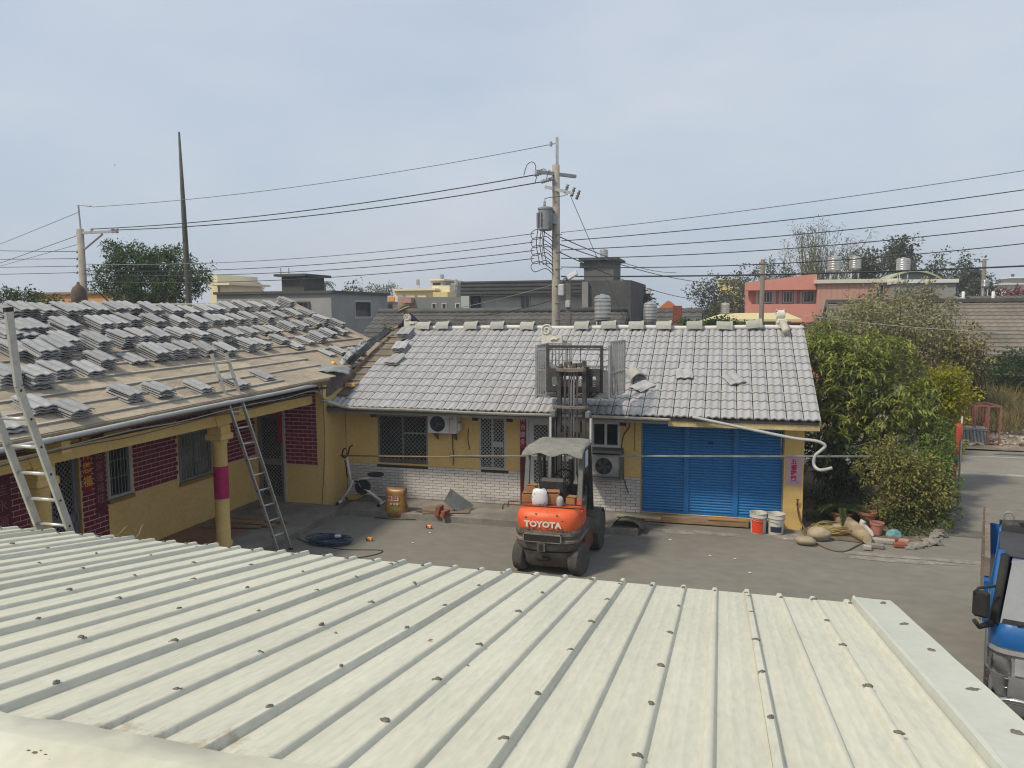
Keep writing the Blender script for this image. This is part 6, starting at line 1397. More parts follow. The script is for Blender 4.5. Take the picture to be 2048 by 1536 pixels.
for s in (-1, 1):
    hnd = MB(); c0 = Vector((.42, s * .14, .215)); hnd.cbox(c0, .07, .065, .028, ch=.01)
    for k in range(4): y0 = s * .14 + (-.024 + .016 * k); hnd.tube([(.45, y0, .215), (.49 - .006 * abs(k - 1), y0, .205), (.51 - .008 * abs(k - 1), y0, .185)], [.009, .0085, .007], 6)
    hnd.tube([(.41, s * .14 - s * .03, .215), (.44, s * .14 - s * .055, .21), (.465, s * .14 - s * .06, .20)], [.010, .009, .008], 6); hnd.build('hand', M_skin, ps, True, True)
    MB().cbox((.16, s * .155, -.03), .24, .085, .07, ch=.03).build('shoe', M_black, ps, local=True)
hm = Matrix.Translation((.17, 0, .74)) @ Matrix.Rotation(R(24), 4, 'Y')
MB().lathe([(.20, -.035), (.205, -.03), (.10, .015), (.098, .09), (.085, .125), (.03, .135)], 22, hm).build('hat', mat('khaki_hat', (.22, .20, .12), .9, c2=(.12, .11, .07), scale=9, var=.2), ps, 'auto', True)
MB().lathe([(.096, .018), (.100, .02), (.100, .045), (.096, .047)], 22, hm).build('hat_band', mat('dark_band', (.04, .035, .03), .8), ps, True, True)
fc = MB().ball((.245, 0, .695), .014, 1, squash=(1.2, .7, 1.2))
fc.build('nose', M_skin, ps, True, True)
for s in (-1, 1): MB().ball((.225, s * .028, .715), .008, 1).build('eye', M_black, ps, True, True); MB().ball((.15, s * .078, .70), .02, 1, squash=(.8, .4, 1.0)).build('ear', M_skin, ps, True, True)
MB().cbox((.233, 0, .66), .006, .035, .007).build('mouth', mat('lip', (.2, .08, .06), .6), ps, local=True)
# ============================================================ vegetation
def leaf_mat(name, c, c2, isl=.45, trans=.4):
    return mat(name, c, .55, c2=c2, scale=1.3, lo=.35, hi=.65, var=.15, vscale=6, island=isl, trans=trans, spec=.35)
def add_leaf(mb, p, d, up, l, w_, fold=.25):
    """one leaf: a folded rhombus"""
    s = d.cross(up)
    if s.length < 1e-3: s = Vector((1, 0, 0))
    s.normalize(); n_ = s.cross(d)
    k = len(mb.v); tip = p + d * l - n_ * (l * fold * .5)
    m_ = p + d * (l * .45)
    mb.v += [tuple(p), tuple(m_ + s * w_ + n_ * w_ * fold), tuple(tip), tuple(m_ - s * w_ + n_ * w_ * fold)]
    mb.f += [(k, k + 1, k + 2), (k, k + 2, k + 3)]
def rvec(r_): 
    z = r_.uniform(-1, 1); a_ = r_.uniform(0, 2 * math.pi); q = math.sqrt(1 - z * z); return Vector((q * math.cos(a_), q * math.sin(a_), z))
def crown_pts(ells, n_, r_, shell=.5):
    pts = []; vol = [e[3] * e[4] * e[5] for e in ells]; tot = sum(vol)
    for e, v_ in zip(ells, vol):
        for k in range(max(1, int(n_ * v_ / tot))):
            d = rvec(r_); q = (shell + (1 - shell) * r_.random()) * (1 + .35 * noise.noise(d * 2.2 + Vector((e[0], e[1], e[2]))))
            pts.append((Vector((e[0] + d.x * e[3] * q, e[1] + d.y * e[4] * q, e[2] + d.z * e[5] * q)), d))
    return pts
def tree(name, label, cat, base, ells, m, ncl, nl, ll, lw, cr, seed, trunk=.12, droop=.4, rosette=False, group=None, limbs=7, bark=None, shell=.45, lean=(0, 0)):
    r_ = random.Random(seed); base = Vector(base)
    t = thing(name, label, cat, tuple(base), 0, group)
    pts = crown_pts(ells, ncl, r_, shell)
    big = max(ells, key=lambda e: e[3] * e[4] * e[5]); top = Vector(big[:3])
    tr = MB(); fork = base.lerp(top, .45) + Vector((lean[0], lean[1], 0)); fork.x = base.x + (fork.x - base.x) * .8
    path = catmull([tuple(base), tuple(base.lerp(fork, .5) + Vector((r_.uniform(-.1, .1), r_.uniform(-.1, .1), 0))), tuple(fork), tuple(top)], 4)
    tr.tube(path, [trunk * (1.15 - .85 * k / (len(path) - 1)) for k in range(len(path))], 9)
    for k in range(limbs):
        q = pts[r_.randrange(len(pts))][0]; a_ = path[r_.randrange(len(path) // 3, len(path) - 1)]
        tr.tube(catmull([tuple(a_), tuple(a_.lerp(q, .5) + Vector((0, 0, .12 * (q - a_).length))), tuple(q)], 4), [trunk * .45 * (1 - .85 * j / 8) for j in range(9)], 6)
        for j in range(2):
            q2 = pts[r_.randrange(len(pts))][0]
            if (q2 - q).length < 1.2 * cr * 4: a2 = a_.lerp(q, .6); tr.tube([a2, a2.lerp(q2, .5) + Vector((0, 0, .05)), q2], [trunk * .2, trunk * .14, trunk * .05], 5)
    tr.build('trunk', bark or M_bark, t, smooth=True)
    cm = MB(); up = Vector((0, 0, 1))
    for (c, d) in pts:
        n_here = int(nl * r_.uniform(.5, 1.4))
        if rosette:
            ax = (d + Vector((0, 0, .5)) + rvec(r_) * .3).normalized()
            for k in range(n_here):
                o_ = rvec(r_); o_ = (o_ - ax * o_.dot(ax)).normalized()
                dd = (ax * r_.uniform(-.1, .9) + o_ * r_.uniform(.6, 1.1) + Vector((0, 0, -droop * r_.uniform(.3, 1.3)))).normalized()
                add_leaf(cm, c + rvec(r_) * cr * .25, dd, up, ll * r_.uniform(.6, 1.2), lw * r_.uniform(.8, 1.2))
        else:
            for k in range(n_here):
                o_ = rvec(r_); p = c + o_ * cr * r_.random() ** .5
                dd = (o_ * .6 + d * .5 + rvec(r_) * .7 + Vector((0, 0, -droop))).normalized()
                add_leaf(cm, p, dd, (up + rvec(r_) * .6).normalized(), ll * r_.uniform(.6, 1.3), lw * r_.uniform(.7, 1.3))
    tag(cm.build('crown', m, t, recalc=False), kind='stuff'); return t
def E(px_, py_, Y, rx, ry, rz): p = at(px_, py_, Y=Y); return (p.x, p.y, p.z, rx, ry, rz)
L_mango = leaf_mat('mango_leaf', (.27, .29, .06), (.155, .205, .048))
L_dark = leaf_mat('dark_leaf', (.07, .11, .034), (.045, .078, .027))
L_dull = leaf_mat('dull_olive_leaf', (.30, .285, .14), (.23, .22, .115))
L_yel = leaf_mat('golden_leaf', (.34, .32, .012), (.20, .23, .015), .5)
L_brn = leaf_mat('bronze_leaf', (.25, .235, .065), (.17, .18, .05), .5)
L_far = leaf_mat('far_leaf', (.095, .110, .062), (.070, .085, .050), .35)
L_mid = leaf_mat('mid_leaf', (.08, .12, .033), (.05, .08, .026))
# right garden
tree('mango_tree', 'large leafy mango tree beside the right gable', 'tree', (2.75, 19.2, .05), [E(1690, 750, 19.0, 1.15, 1.1, 1.15), E(1670, 850, 18.6, 1.0, 1.0, .95), E(1775, 830, 18.8, .95, .95, .95), E(1770, 720, 19.6, .8, .9, .8), E(1830, 800, 19.3, .55, .7, .6), E(1650, 690, 19.8, .8, .9, .55)], L_mango, 1000, 12, .20, .027, .16, 21, .12, .55, True, limbs=14, shell=.25)
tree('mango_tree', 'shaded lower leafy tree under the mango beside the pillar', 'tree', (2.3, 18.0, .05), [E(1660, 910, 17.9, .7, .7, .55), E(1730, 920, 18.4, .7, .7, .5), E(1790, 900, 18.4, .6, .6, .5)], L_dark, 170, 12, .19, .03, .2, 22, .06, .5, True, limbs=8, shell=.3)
tree('golden_shrub', 'golden yellow shrub glowing beside the lane', 'shrub', (4.75, 20.6, .03), [E(1878, 795, 20.4, .75, .6, .66), E(1895, 765, 20.6, .5, .5, .45), E(1885, 880, 20.3, .45, .5, .75)], L_yel, 300, 22, .085, .024, .16, 23, .05, .15, limbs=10, shell=.4)
tree('bronze_bush', 'bronze green bush with pale trunk at the corner of the lane', 'shrub', (3.12, 16.75, .05), [E(1780, 925, 16.7, .68, .6, .50), E(1835, 970, 16.7, .68, .65, .70), E(1800, 1010, 16.5, .60, .55, .45)], L_brn, 330, 24, .075, .02, .15, 24, .055, .2, limbs=14, bark=mat('pale_bark', (.22, .19, .15), .9, c2=(.13, .11, .09), scale=8), shell=.35)
tree('green_bush', 'dark green bush spreading along the lane behind the bronze one', 'shrub', (4.05, 17.4, .03), [E(1865, 940, 17.4, .5, .7, .75), E(1862, 1015, 16.9, .5, .6, .6), E(1868, 890, 18.4, .42, .6, .6)], leaf_mat('hedge_leaf', (.14, .20, .034), (.085, .14, .028)), 230, 24, .08, .022, .15, 25, .05, .15, limbs=10, shell=.3)
tree('green_bush', 'low leafy ground bush spilling over the edging stones', 'shrub', (3.55, 16.05, .03), [E(1810, 1075, 15.9, .45, .3, .14), E(1845, 1070, 16.1, .4, .3, .16), E(1800, 1050, 16.3, .5, .35, .25)], leaf_mat('ground_leaf', (.11, .145, .045), (.075, .10, .035)), 110, 22, .07, .02, .12, 26, .03, .1, limbs=5, shell=.2)
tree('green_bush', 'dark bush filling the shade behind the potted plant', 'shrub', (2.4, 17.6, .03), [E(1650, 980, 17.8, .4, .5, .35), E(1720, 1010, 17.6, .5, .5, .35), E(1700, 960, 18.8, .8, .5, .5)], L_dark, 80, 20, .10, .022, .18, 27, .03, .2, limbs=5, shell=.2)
# background scrub on the right
for i, (nm, lab, ells, m, ncl, seed, base) in enumerate((
    ('scrub_tree', 'dull olive tree just behind the right gable', [E(1660, 670, 24, 1.1, 1.2, .7), E(1720, 640, 25, 1.1, 1.2, .6)], L_dull, 190, 31, (4.3, 24.6, 0)),
    ('scrub_tree', 'grey green tree standing before the long grey roof', [E(1790, 650, 27, 1.5, 1.4, .95), E(1740, 610, 28, .8, .9, .7)], L_dull, 230, 32, (6.6, 27.3, 0)),
    ('scrub_tree', 'yellow spotted tree above the dry grass', [E(1880, 690, 29, 1.5, 1.3, .95), E(1930, 720, 28.5, 1.0, 1.0, .6)], leaf_mat('spotted_leaf', (.27, .25, .085), (.2, .19, .08), .8), 220, 33, (9.0, 28.6, 0)),
    ('scrub_tree', 'thin tree rising before the green arched roof', [E(1830, 590, 31, .9, .9, .8), E(1880, 610, 31, .8, .8, .6), E(1795, 600, 31, .6, .6, .5)], L_dull, 60, 34, (8.6, 31, 0)),
    ('scrub_tree', 'dark bushy tree at the right edge above the dry grass', [E(2015, 745, 32.3, .8, .9, .6), E(2060, 765, 32, 1.0, 1.0, .7), E(2045, 722, 32.6, .8, 1, .5), E(1975, 770, 32.5, .6, .7, .4)], L_dark, 230, 35, (13.0, 32.4, 0)),
    ('scrub_tree', 'brownish twiggy bush behind the mango crown', [E(1810, 735, 25, 1.0, .9, .55), E(1870, 760, 26, .8, .8, .5)], leaf_mat('brown_leaf', (.20, .15, .09), (.15, .12, .07)), 110, 36, (6.0, 25.3, 0)),
    ('scrub_tree', 'olive bush behind the tile pallet', [E(1850, 790, 24.5, .8, .7, .7), E(1830, 830, 23.5, .8, .7, .7)], L_dull, 130, 37, (5.6, 24, 0)))):
    tree(nm, lab, 'tree', base, ells, m, ncl, 20, .13, .035, .26, seed, .07, .15, limbs=12, shell=.25, group='scrub trees beyond the garden')
# dry grass
gm = MB(); r_ = random.Random(9)
for k in range(15000):
    x = r_.uniform(7.4, 17.5); y = r_.uniform(28.0, 33.5)
    if noise.noise(Vector((x * .6, y * .6, 3))) < -.25: continue
    h_ = r_.choice((.3, .5, .7, .95)) * r_.uniform(.7, 1.2) * (1 + .6 * noise.noise(Vector((x * .8, y * .5, 1)))); b_ = Vector((x, y, .38 + .16 * (y - 28))); ln = Vector((r_.gauss(0, .25), r_.gauss(0, .18), 1)).normalized()
    s = Vector((r_.uniform(.006, .014), r_.uniform(-.01, .01), 0)); q = len(gm.v); mid = b_ + ln * h_ * .6; tp = mid + (ln + Vector((r_.gauss(0, .5), r_.gauss(0, .4), -.25))) * h_ * .4
    gm.v += [tuple(b_ - s), tuple(b_ + s), tuple(mid + s * .7), tuple(tp), tuple(mid - s * .7)]; gm.f += [(q, q + 1, q + 2, q + 4), (q + 4, q + 2, q + 3)]
tag(gm.build('dry_grass', mat('dry_grass_blade', (.24, .19, .075), .8, c2=(.16, .15, .06), scale=.6, island=.4, trans=.3), recalc=False), 'tall dry yellow grass on the bank across the lane', 'grass', kind='stuff')
# weeds in the garden soil
gm = MB()
for k in range(900):
    x = r_.uniform(1.75, 4.0); y = r_.uniform(16.0, 19); h_ = r_.uniform(.04, .16); b_ = Vector((x, y, .08))
    add_leaf(gm, b_, (rvec(r_) * .6 + Vector((0, 0, 1))).normalized(), Vector((1, 0, 0)), h_, .012)
tag(gm.build('weeds', L_mid, recalc=False), 'low weeds on the shaded garden soil beside the pillar', 'weeds', kind='stuff')
# potted plants
def fern(label, p, n_, l, seed, m, group='potted plants'):
    t = thing('potted_plant', label, 'plant', p, 0, group); r2 = random.Random(seed); base = Vector(p)
    fr = MB(); st = MB()
    for k in range(n_):
        a_ = 2 * math.pi * k / n_ + r2.uniform(-.3, .3); o_ = Vector((math.cos(a_), math.sin(a_), 0)); up = r2.uniform(.6, 1.2)
        pts = [base + o_ * l * t_ + Vector((0, 0, l * (up * t_ - (.9 + .2 * up) * t_ * t_) + .05)) for t_ in [j / 8 for j in range(9)]]
        st.tube(pts, .006, 4)
        for j in range(1, 9):
            d = (pts[j] - pts[j - 1]).normalized(); s = d.cross(Vector((0, 0, 1))).normalized()
            for sg in (-1, 1):
                for q in (0, .5): add_leaf(fr, pts[j - 1].lerp(pts[j], q), (s * sg + d * .7 + Vector((0, 0, -.2))).normalized(), Vector((0, 0, 1)), .13 * (1.15 - .08 * j), .018)
    st.build('stem', L_mid, t, smooth=True); fr.build('foliage', m, t, recalc=False); return t
fern('arching leafy plant in the terracotta pot behind the log', (pp_.x, pp_.y + .1, .30), 13, .55, 1, leaf_mat('fern_leaf', (.075, .12, .025), (.05, .085, .02)))
fern('darker leafy plant right of the potted plant', (pp_.x + .55, pp_.y + .35, .15), 12, .5, 2, L_mid)
fern('low leafy plant beside the yellow pillar base', (2.05, 16.6, .10), 9, .4, 3, L_dark)
# behind the houses
tree('banyan_tree', 'dense dark green tree behind the stripped roof', 'tree', (at(300, 640, Y=27).x, 27, 0), [E(265, 530, 27, 1.35, 1.3, 1.0), E(335, 535, 27.5, 1.2, 1.2, .85), E(385, 555, 27, .8, .9, .75), E(220, 560, 26.6, .9, .9, .7), E(300, 585, 26.5, 1.9, 1.3, .8), E(230, 500, 27, .5, .5, .45), E(345, 505, 27.6, .5, .5, .4)], leaf_mat('banyan_leaf', (.065, .12, .032), (.04, .08, .026)), 850, 22, .12, .036, .2, 41, .2, .1, limbs=16, shell=.35)
tree('low_tree', 'dark low tree top at the far left above the roof', 'tree', (at(35, 650, Y=19).x, 19, 0), [E(15, 595, 19, .6, .6, .28), E(60, 595, 19, .45, .5, .25), E(100, 605, 18.5, .5, .5, .2)], L_dark, 90, 22, .085, .03, .16, 42, .1, .1, limbs=6, shell=.2)
tree('hedge_tree', 'fresh green bushy top just behind the right part of the ridge', 'tree', (at(1420, 700, Y=25).x, 25, 0), [E(1380, 655, 25, .8, .7, .28), E(1440, 655, 25, .9, .7, .32), E(1485, 660, 25, .5, .6, .25)], leaf_mat('fresh_leaf', (.055, .105, .022), (.035, .07, .018)), 160, 22, .09, .03, .2, 43, .08, .1, limbs=6, shell=.2)
tree('green_bush', 'tiny green plant growing at the left end of the ridge', 'shrub', (at(776, 668, Y=19.2).x, 19.2, 3.3), [E(776, 660, 19.2, .12, .1, .14)], leaf_mat('fresh_leaf', (.055, .105, .022), (.035, .07, .018)), 14, 14, .07, .02, .06, 44, .012, .1, limbs=3)
FT = [('dark bushy tree left of the coral building', 1440, 590, 62, 2.6, 1.7, 51, L_far), ('tall dark tree behind the coral building canopy', 1520, 560, 70, 3.6, 1.6, 52, L_far), ('dark tree top behind the water tanks', 1745, 525, 66, 2.3, 1.3, 53, L_far), ('tallest dark tree behind the arched roof', 1800, 505, 68, 1.3, 1.5, 54, L_far), ('dark spreading tree right of the arched roof', 1880, 545, 66, 3.2, 1.6, 55, L_far), ('far dark tree near the thin mast on the right', 1945, 560, 70, 1.6, 1.5, 56, L_far),
      ('pale green tree left of the orange striped building', 735, 590, 85, 3.2, 1.6, 57, leaf_mat('pale_far_leaf', (.11, .12, .06), (.085, .09, .055), .3)), ('green tree beside the grey flat building', 705, 610, 60, 1.8, 1.6, 58, L_mid), ('pale scrubby tree behind the palm', 770, 585, 100, 2.4, 1.4, 59, MT['pale_far_leaf']), ('hazy tree top behind the grey flat building', 490, 578, 70, 1.8, .5, 60, MT['pale_far_leaf']),
      ('dark tree right of the concrete tower', 1275, 605, 48, .9, .8, 61, L_far), ('pale tree mass before the far yellow house', 1470, 620, 58, 2.2, 1.0, 62, MT['pale_far_leaf'])]
for lab, px_, py_, Y, w_, h_, seed, m in FT:
    e = E(px_, py_, Y, w_, w_ * .8, h_); e2 = E(px_ + 12, py_ + 22, Y, w_ * .8, w_ * .7, h_ * .8); e3 = E(px_ - 18, py_ + 15, Y, w_ * .6, w_ * .6, h_ * .7)
    tree('distant_tree', lab, 'tree', (e[0], Y, 0), [e, e2, e3], m, 150, 15, .24, .09, .5, seed, .16, .1, limbs=9, shell=.35, group='trees among the far houses')
# bamboo clump
t = thing('bamboo_clump', 'tall feathery yellowish bamboo clump behind the coral building', 'bamboo', (at(1630, 600, Y=72).x, 72, 0)); st = MB(); lf = MB(); r_ = random.Random(4); c0 = at(1632, 600, Y=72)
for k in range(70):
    a_ = r_.uniform(0, 6.28); sp = r_.uniform(.3, 4.2); b_ = Vector((c0.x + r_.gauss(0, .9), 72 + r_.gauss(0, .8), 0)); h_ = r_.uniform(8.5, 12.6) - .4 * sp; tp = b_ + Vector((math.cos(a_) * sp, math.sin(a_) * sp, h_))
    pts = catmull([tuple(b_), tuple(b_.lerp(tp, .5) + Vector((-math.cos(a_) * sp * .22, -math.sin(a_) * sp * .2, .4))), tuple(tp)], 5); st.tube(pts, [(.075) * (1 - .8 * j / (len(pts) - 1)) for j in range(len(pts))], 5)
    for j in range(4, len(pts)):
        for q in range(16): add_leaf(lf, pts[j] + rvec(r_) * .42, (rvec(r_) + Vector((0, 0, -.3))).normalized(), Vector((0, 0, 1)), r_.uniform(.2, .42), .035)
st.build('culms', mat('bamboo_culm', (.20, .18, .085), .7), t, smooth=True); tag(lf.build('crown', leaf_mat('bamboo_leaf', (.17, .165, .085), (.12, .12, .07), .3), t, recalc=False), kind='stuff')
# palm
pb2 = at(650, 640, Y=95); t = thing('palm_tree', 'small far palm standing above the grey flat roof', 'palm', (pb2.x, 95, 0)); top = at(650, 566, Y=95)
MB().tube([(pb2.x, 95, 0), (pb2.x + .1, 95, top.z * .6), tuple(top)], [.2, .16, .13], 8).build('trunk', M_bark, t, smooth=True); lf = MB()
for k in range(15):
    a_ = 2 * math.pi * k / 15; up = .9 if k % 2 else .35; pts = [top + Vector((math.cos(a_) * 1.5 * u, math.sin(a_) * 1.5 * u, 1.5 * (up * u - 1.15 * u * u))) for u in [j / 7 for j in range(8)]]
    for j in range(1, 8):
        d = (pts[j] - pts[j - 1]).normalized(); s = d.cross(Vector((0, 0, 1))).normalized()
        for sg in (-1, 1): add_leaf(lf, pts[j - 1], (s * sg + d * .6 + Vector((0, 0, -.3))).normalized(), Vector((0, 0, 1)), .55, .07)
lf.build('crown', L_far, t, recalc=False)
# far belt of woods closing the horizon
wd = MB(); r_ = random.Random(12)
for k in range(15000):
    x = r_.uniform(-190, 150); y = 170 + r_.uniform(-6, 6); zt = 3.6 + 1.8 * noise.noise(Vector((x * .07, 0, 1))) + 1.0 * noise.noise(Vector((x * .3, 0, 2))); z = r_.uniform(0, 1) ** .6 * zt
    add_leaf(wd, Vector((x, y, z)), rvec(r_), Vector((0, 0, 1)), 1.1, .5)
tag(wd.build('far_wood', L_far, recalc=False), 'distant band of trees closing the horizon', 'wood', kind='stuff')
# ============================================================ poles and wires
M_pole = mat('concrete_pole', (.30, .275, .235), .9, c2=(.22, .20, .175), scale=2.5, var=.12, bump=.1)
M_wire = mat('wire_black', (.03, .032, .036), .6); M_wireg = mat('wire_grey', (.16, .17, .18), .5)
M_ins = mat('insulator_grey', (.32, .33, .33), .4)
UP = thing('utility_pole', 'concrete utility pole with transformer rising behind the ridge', 'utility pole', (at(1112, 500, Y=22).x, 22, 0))
ux = at(1112, 500, Y=22).x
def zU(y): return at(1112, y, Y=22).z
MB().tube([(ux, 22, 0), (ux, 22, zU(330))], [.145, .105], 14).build('shaft', M_pole, UP, smooth=True)
MB().box(ux + .0, ux + .07, 21.96, 22.03, zU(345), zU(275)).build('top_mast', M_steel, UP)
MB().cbox((ux - .08, 22, zU(287)), .16, .04, .03).build('top_bracket', M_ins, UP); MB().cbox((ux - .15, 22, zU(287)), .07, .1, .14, ch=.015).build('insulator', M_ins, UP)
MB().cbox((ux, 22.0, zU(348)), .09, 1.5, .09, Matrix.Rotation(R(-38), 4, 'Z')).build('crossarm', M_ins, UP)
MB().cbox((ux + .12, 21.88, zU(382)), 1.0, .08, .09, Matrix.Rotation(R(-22), 4, 'Z') @ Matrix.Rotation(R(16), 4, 'Y')).build('crossarm', M_ins, UP)
def ins_string(a, b, n=6):
    a, b = Vector(a), Vector(b); d = (b - a); q = d.normalized().to_track_quat('Z', 'Y').to_matrix().to_4x4(); mb = MB().tube([a, b], .02, 6)
    for k in range(n): mb.lathe([(.02, -.025), (.06, 0), (.02, .02)], 10, Matrix.Translation(a.lerp(b, (k + .5) / n)) @ q)
    mb.build('insulator', M_ins, UP, smooth=True)
ia, ib = at(1100, 342, Y=21.7), at(1068, 350, Y=22.1); ins_string(ia, ib); ic, id_ = at(1106, 357, Y=21.8), at(1082, 364, Y=22.1); ins_string(ic, id_)
for k, (x, y) in enumerate(((1133, 378), (1146, 384), (1156, 390))):
    p = at(x, y, Y=21.8); mb = MB().lathe([(.03, -.13), (.055, -.1), (.03, -.07), (.055, -.03), (.03, 0), (.055, .04), (.03, .08), (.05, .13)], 10, Matrix.Translation(p) @ Matrix.Rotation(R(20), 4, 'Y')); mb.build('fuse_cutout', mat('cutout_dark', (.12, .13, .14), .4), UP, smooth=True)
tx = at(1091, 437, Y=21.75)
MB().lathe([(.18, -.34), (.205, -.32), (.205, .24), (.225, .25), (.225, .29), (.19, .32), (.1, .34)], 20, Matrix.Translation(tx)).build('transformer', mat('transformer_grey', (.20, .215, .225), .5, c2=(.12, .11, .10), scale=4, lo=.55, hi=.7), UP, 'auto')
for k in range(5): a_ = R(150 + 25 * k); MB().cbox(tx + Vector((math.cos(a_) * .23, math.sin(a_) * .23, -.05)), .06, .02, .42, Matrix.Rotation(a_, 4, 'Z')).build('cooling_fin', MT['transformer_grey'], UP)
MB().lathe([(.03, 0), (.05, .05), (.03, .08), (.05, .12), (.03, .16), (.015, .24)], 10, Matrix.Translation(tx + Vector((-.02, -.05, .33)))).build('bushing', M_ins, UP, smooth=True)
MB().cbox(tx + Vector((.24, .12, 0)), .12, .1, .3).build('bracket', M_ins, UP)
r_ = random.Random(6)
class JC:
    def tube(s, *a, **k): MB().tube(*a, **k).build('jumper_cable', M_wire, UP, smooth=True)
loops = JC()
for k in range(5):
    y0 = 470 + 16 * k; a = at(1066, y0, Y=21.8); b = at(1106, y0 + 6, Y=21.9)
    loops.tube(catmull([tuple(b), tuple(a + Vector((.18, 0, .16))), tuple(a + Vector((-.06, 0, .04))), tuple(a + Vector((.05, 0, -.14))), tuple(a + Vector((.38, 0, -.05))), tuple(b + Vector((0, 0, -.12)))], 5), .012, 5)
for x0 in (1083, 1090, 1076): loops.tube(catmull([tuple(at(x0, 455, Y=21.7)), tuple(at(x0 - 3, 490, Y=21.75)), tuple(at(x0 + 2, 520, Y=21.7)), tuple(at(x0 + 4, 530, Y=21.7))], 4), .013, 5)
loops.tube(catmull([tuple(tx + Vector((-.02, -.05, .55))), tuple(at(1100, 395, Y=21.8)), tuple(at(1125, 392, Y=21.8)), tuple(at(1136, 388, Y=21.8))], 5), .01, 5)
for (x, y) in ((1062, 338), (1085, 352)): p = at(x, y, Y=22); loops.tube(catmull([tuple(p + Vector((-.22, 0, -.17))), tuple(p + Vector((-.12, 0, .12))), tuple(p + Vector((.04, 0, .20))), tuple(p + Vector((.14, 0, .08))), tuple(p + Vector((.12, 0, -.10)))], 5), .012, 5)
rk = MB().tube([tuple(at(1085, 440, Y=21.7)), tuple(at(1085, 528, Y=21.7))], .018, 6)
for y in (493, 527): rk.tube([tuple(at(1085, y, Y=21.7)), (ux, 22, at(1105, y, Y=21.9).z)], .02, 6)
rk.build('secondary_rack', M_ins, UP)
sp = MB()
for k in range(11): z = zU(640 - k * 17); sp.tube([(ux - .1, 21.93, z), (ux + .1, 21.87, z)] if k % 2 else [(ux, 21.86, z), (ux + .19, 21.95, z)], .012, 5)
sp.build('climbing_step', M_wireg, UP)
# lower street lamp post
LPp = at(1137, 600, Y=21.2); lp = thing('street_lamp', 'short square post with a pale street lamp beside the utility pole', 'street lamp', (LPp.x, 21.2, 0))
MB().box(LPp.x - .07, LPp.x + .07, 21.13, 21.27, 0, at(1137, 556, Y=21.2).z).build('post', mat('dark_post', (.14, .13, .115), .9, c2=(.09, .085, .08), scale=3), lp)
MB().tube(catmull([tuple(at(1122, 566, Y=21.3)), tuple(at(1130, 556, Y=21.1)), tuple(at(1140, 551, Y=20.9))], 4), .02, 6).build('arm', M_steel, lp, smooth=True)
a, b = at(1136, 556, Y=20.95), at(1154, 545, Y=20.8); d = (b - a); MB().cbox((a + b) / 2, .09, .14, d.length, d.to_track_quat('Z', 'Y').to_matrix().to_4x4(), ch=.02).build('lamp_head', mat('lamp_head_pale', (.52, .53, .53), .4), lp)
p = at(1136, 608, Y=21.1); MB().cbox((p.x, 21.09, p.z), .14, .08, .2, ch=.02).build('control_box', mat('box_grey', (.34, .345, .34), .5), lp)
p = at(1122, 580, Y=21.7); MB().cbox((p.x, 21.75, p.z), .17, .1, .34, ch=.03).build('meter_box', mat('box_pale', (.42, .43, .43), .5), UP)
# left pole
lpx = at(165, 540, Y=24).x; LP = thing('utility_pole', 'concrete utility pole with a long side arm at the far left', 'utility pole', (lpx, 24, 0))
def zL(y): return at(165, y, Y=24).z
MB().tube([(lpx, 24, 0), (lpx, 24, zL(458))], [.16, .125], 12).build('shaft', M_pole, LP, smooth=True)
e = at(233, 466, Y=24); MB().box(lpx - .15, e.x, 23.95, 24.05, zL(468), zL(468) + .09).build('crossarm', M_ins, LP)
MB().tube([(lpx + .1, 24, zL(500)), (at(205, 470, Y=24).x, 24, zL(470))], .04, 6).build('brace', M_ins, LP)
MB().tube([(lpx + .05, 24, zL(485)), (lpx - .02, 24, zL(410)), (at(182, 414, Y=24).x, 24, zL(413))], .035, 6).build('top_mast', M_ins, LP)
for x in (183, 226, 234): p = at(x, 461, Y=24); MB().lathe([(.03, -.1), (.07, -.05), (.04, -.02), (.07, .04), (.03, .1)], 10, Matrix.Translation(p)).build('insulator', M_ins, LP, smooth=True)
for y in (503, 517, 532, 545): p = at(154, y, Y=23.9); MB().lathe([(.02, -.06), (.05, 0), (.02, .06)], 8, Matrix.Translation(p)).build('insulator', M_ins, LP, smooth=True)
# bare leaning pole
a, b = at(380, 640, Y=24), at(358, 264, Y=24); gnd = a + (a - b) * (a.z / (b.z - a.z))
MB().tube([gnd, a, a.lerp(b, .6), b], [.135, .115, .085, .035], 12).build('bare_pole', mat('mossy_pole', (.095, .092, .075), .9, c2=(.06, .06, .05), scale=1.5, var=.15), smooth=True, label='tall bare tapering pole leaning slightly behind the stripped roof', cat='pole')
a = at(1521, 655, Y=30); MB().tube([(a.x, 30, 0), (a.x + .03, 30, at(1522, 519, Y=30).z)], [.11, .085], 10).build('bare_pole', mat('grey_brown_pole', (.15, .13, .11), .9), smooth=True, label='slim dark pole standing before the coral building', cat='pole')
a = at(1967, 560, Y=55); MB().tube([(a.x, 55, 0), (a.x, 55, at(1966, 518, Y=55).z)], .12, 8).build('bare_pole', MT['grey_brown_pole'], smooth=True, label='far slim mast near the right edge above the houses', cat='pole')
a = at(1298, 620, Y=80); fp = thing('utility_pole', 'tiny far utility pole above the small dark roofs', 'utility pole', (a.x, 80, 0)); MB().tube([(a.x, 80, 0), (a.x, 80, at(1298, 576, Y=80).z)], .14, 8).build('shaft', M_pole, fp, smooth=True)
for y in (582, 590): z = at(1298, y, Y=80).z; MB().box(a.x - .5, a.x + .5, 79.95, 80.05, z, z + .12).build('crossarm', M_wireg, fp)
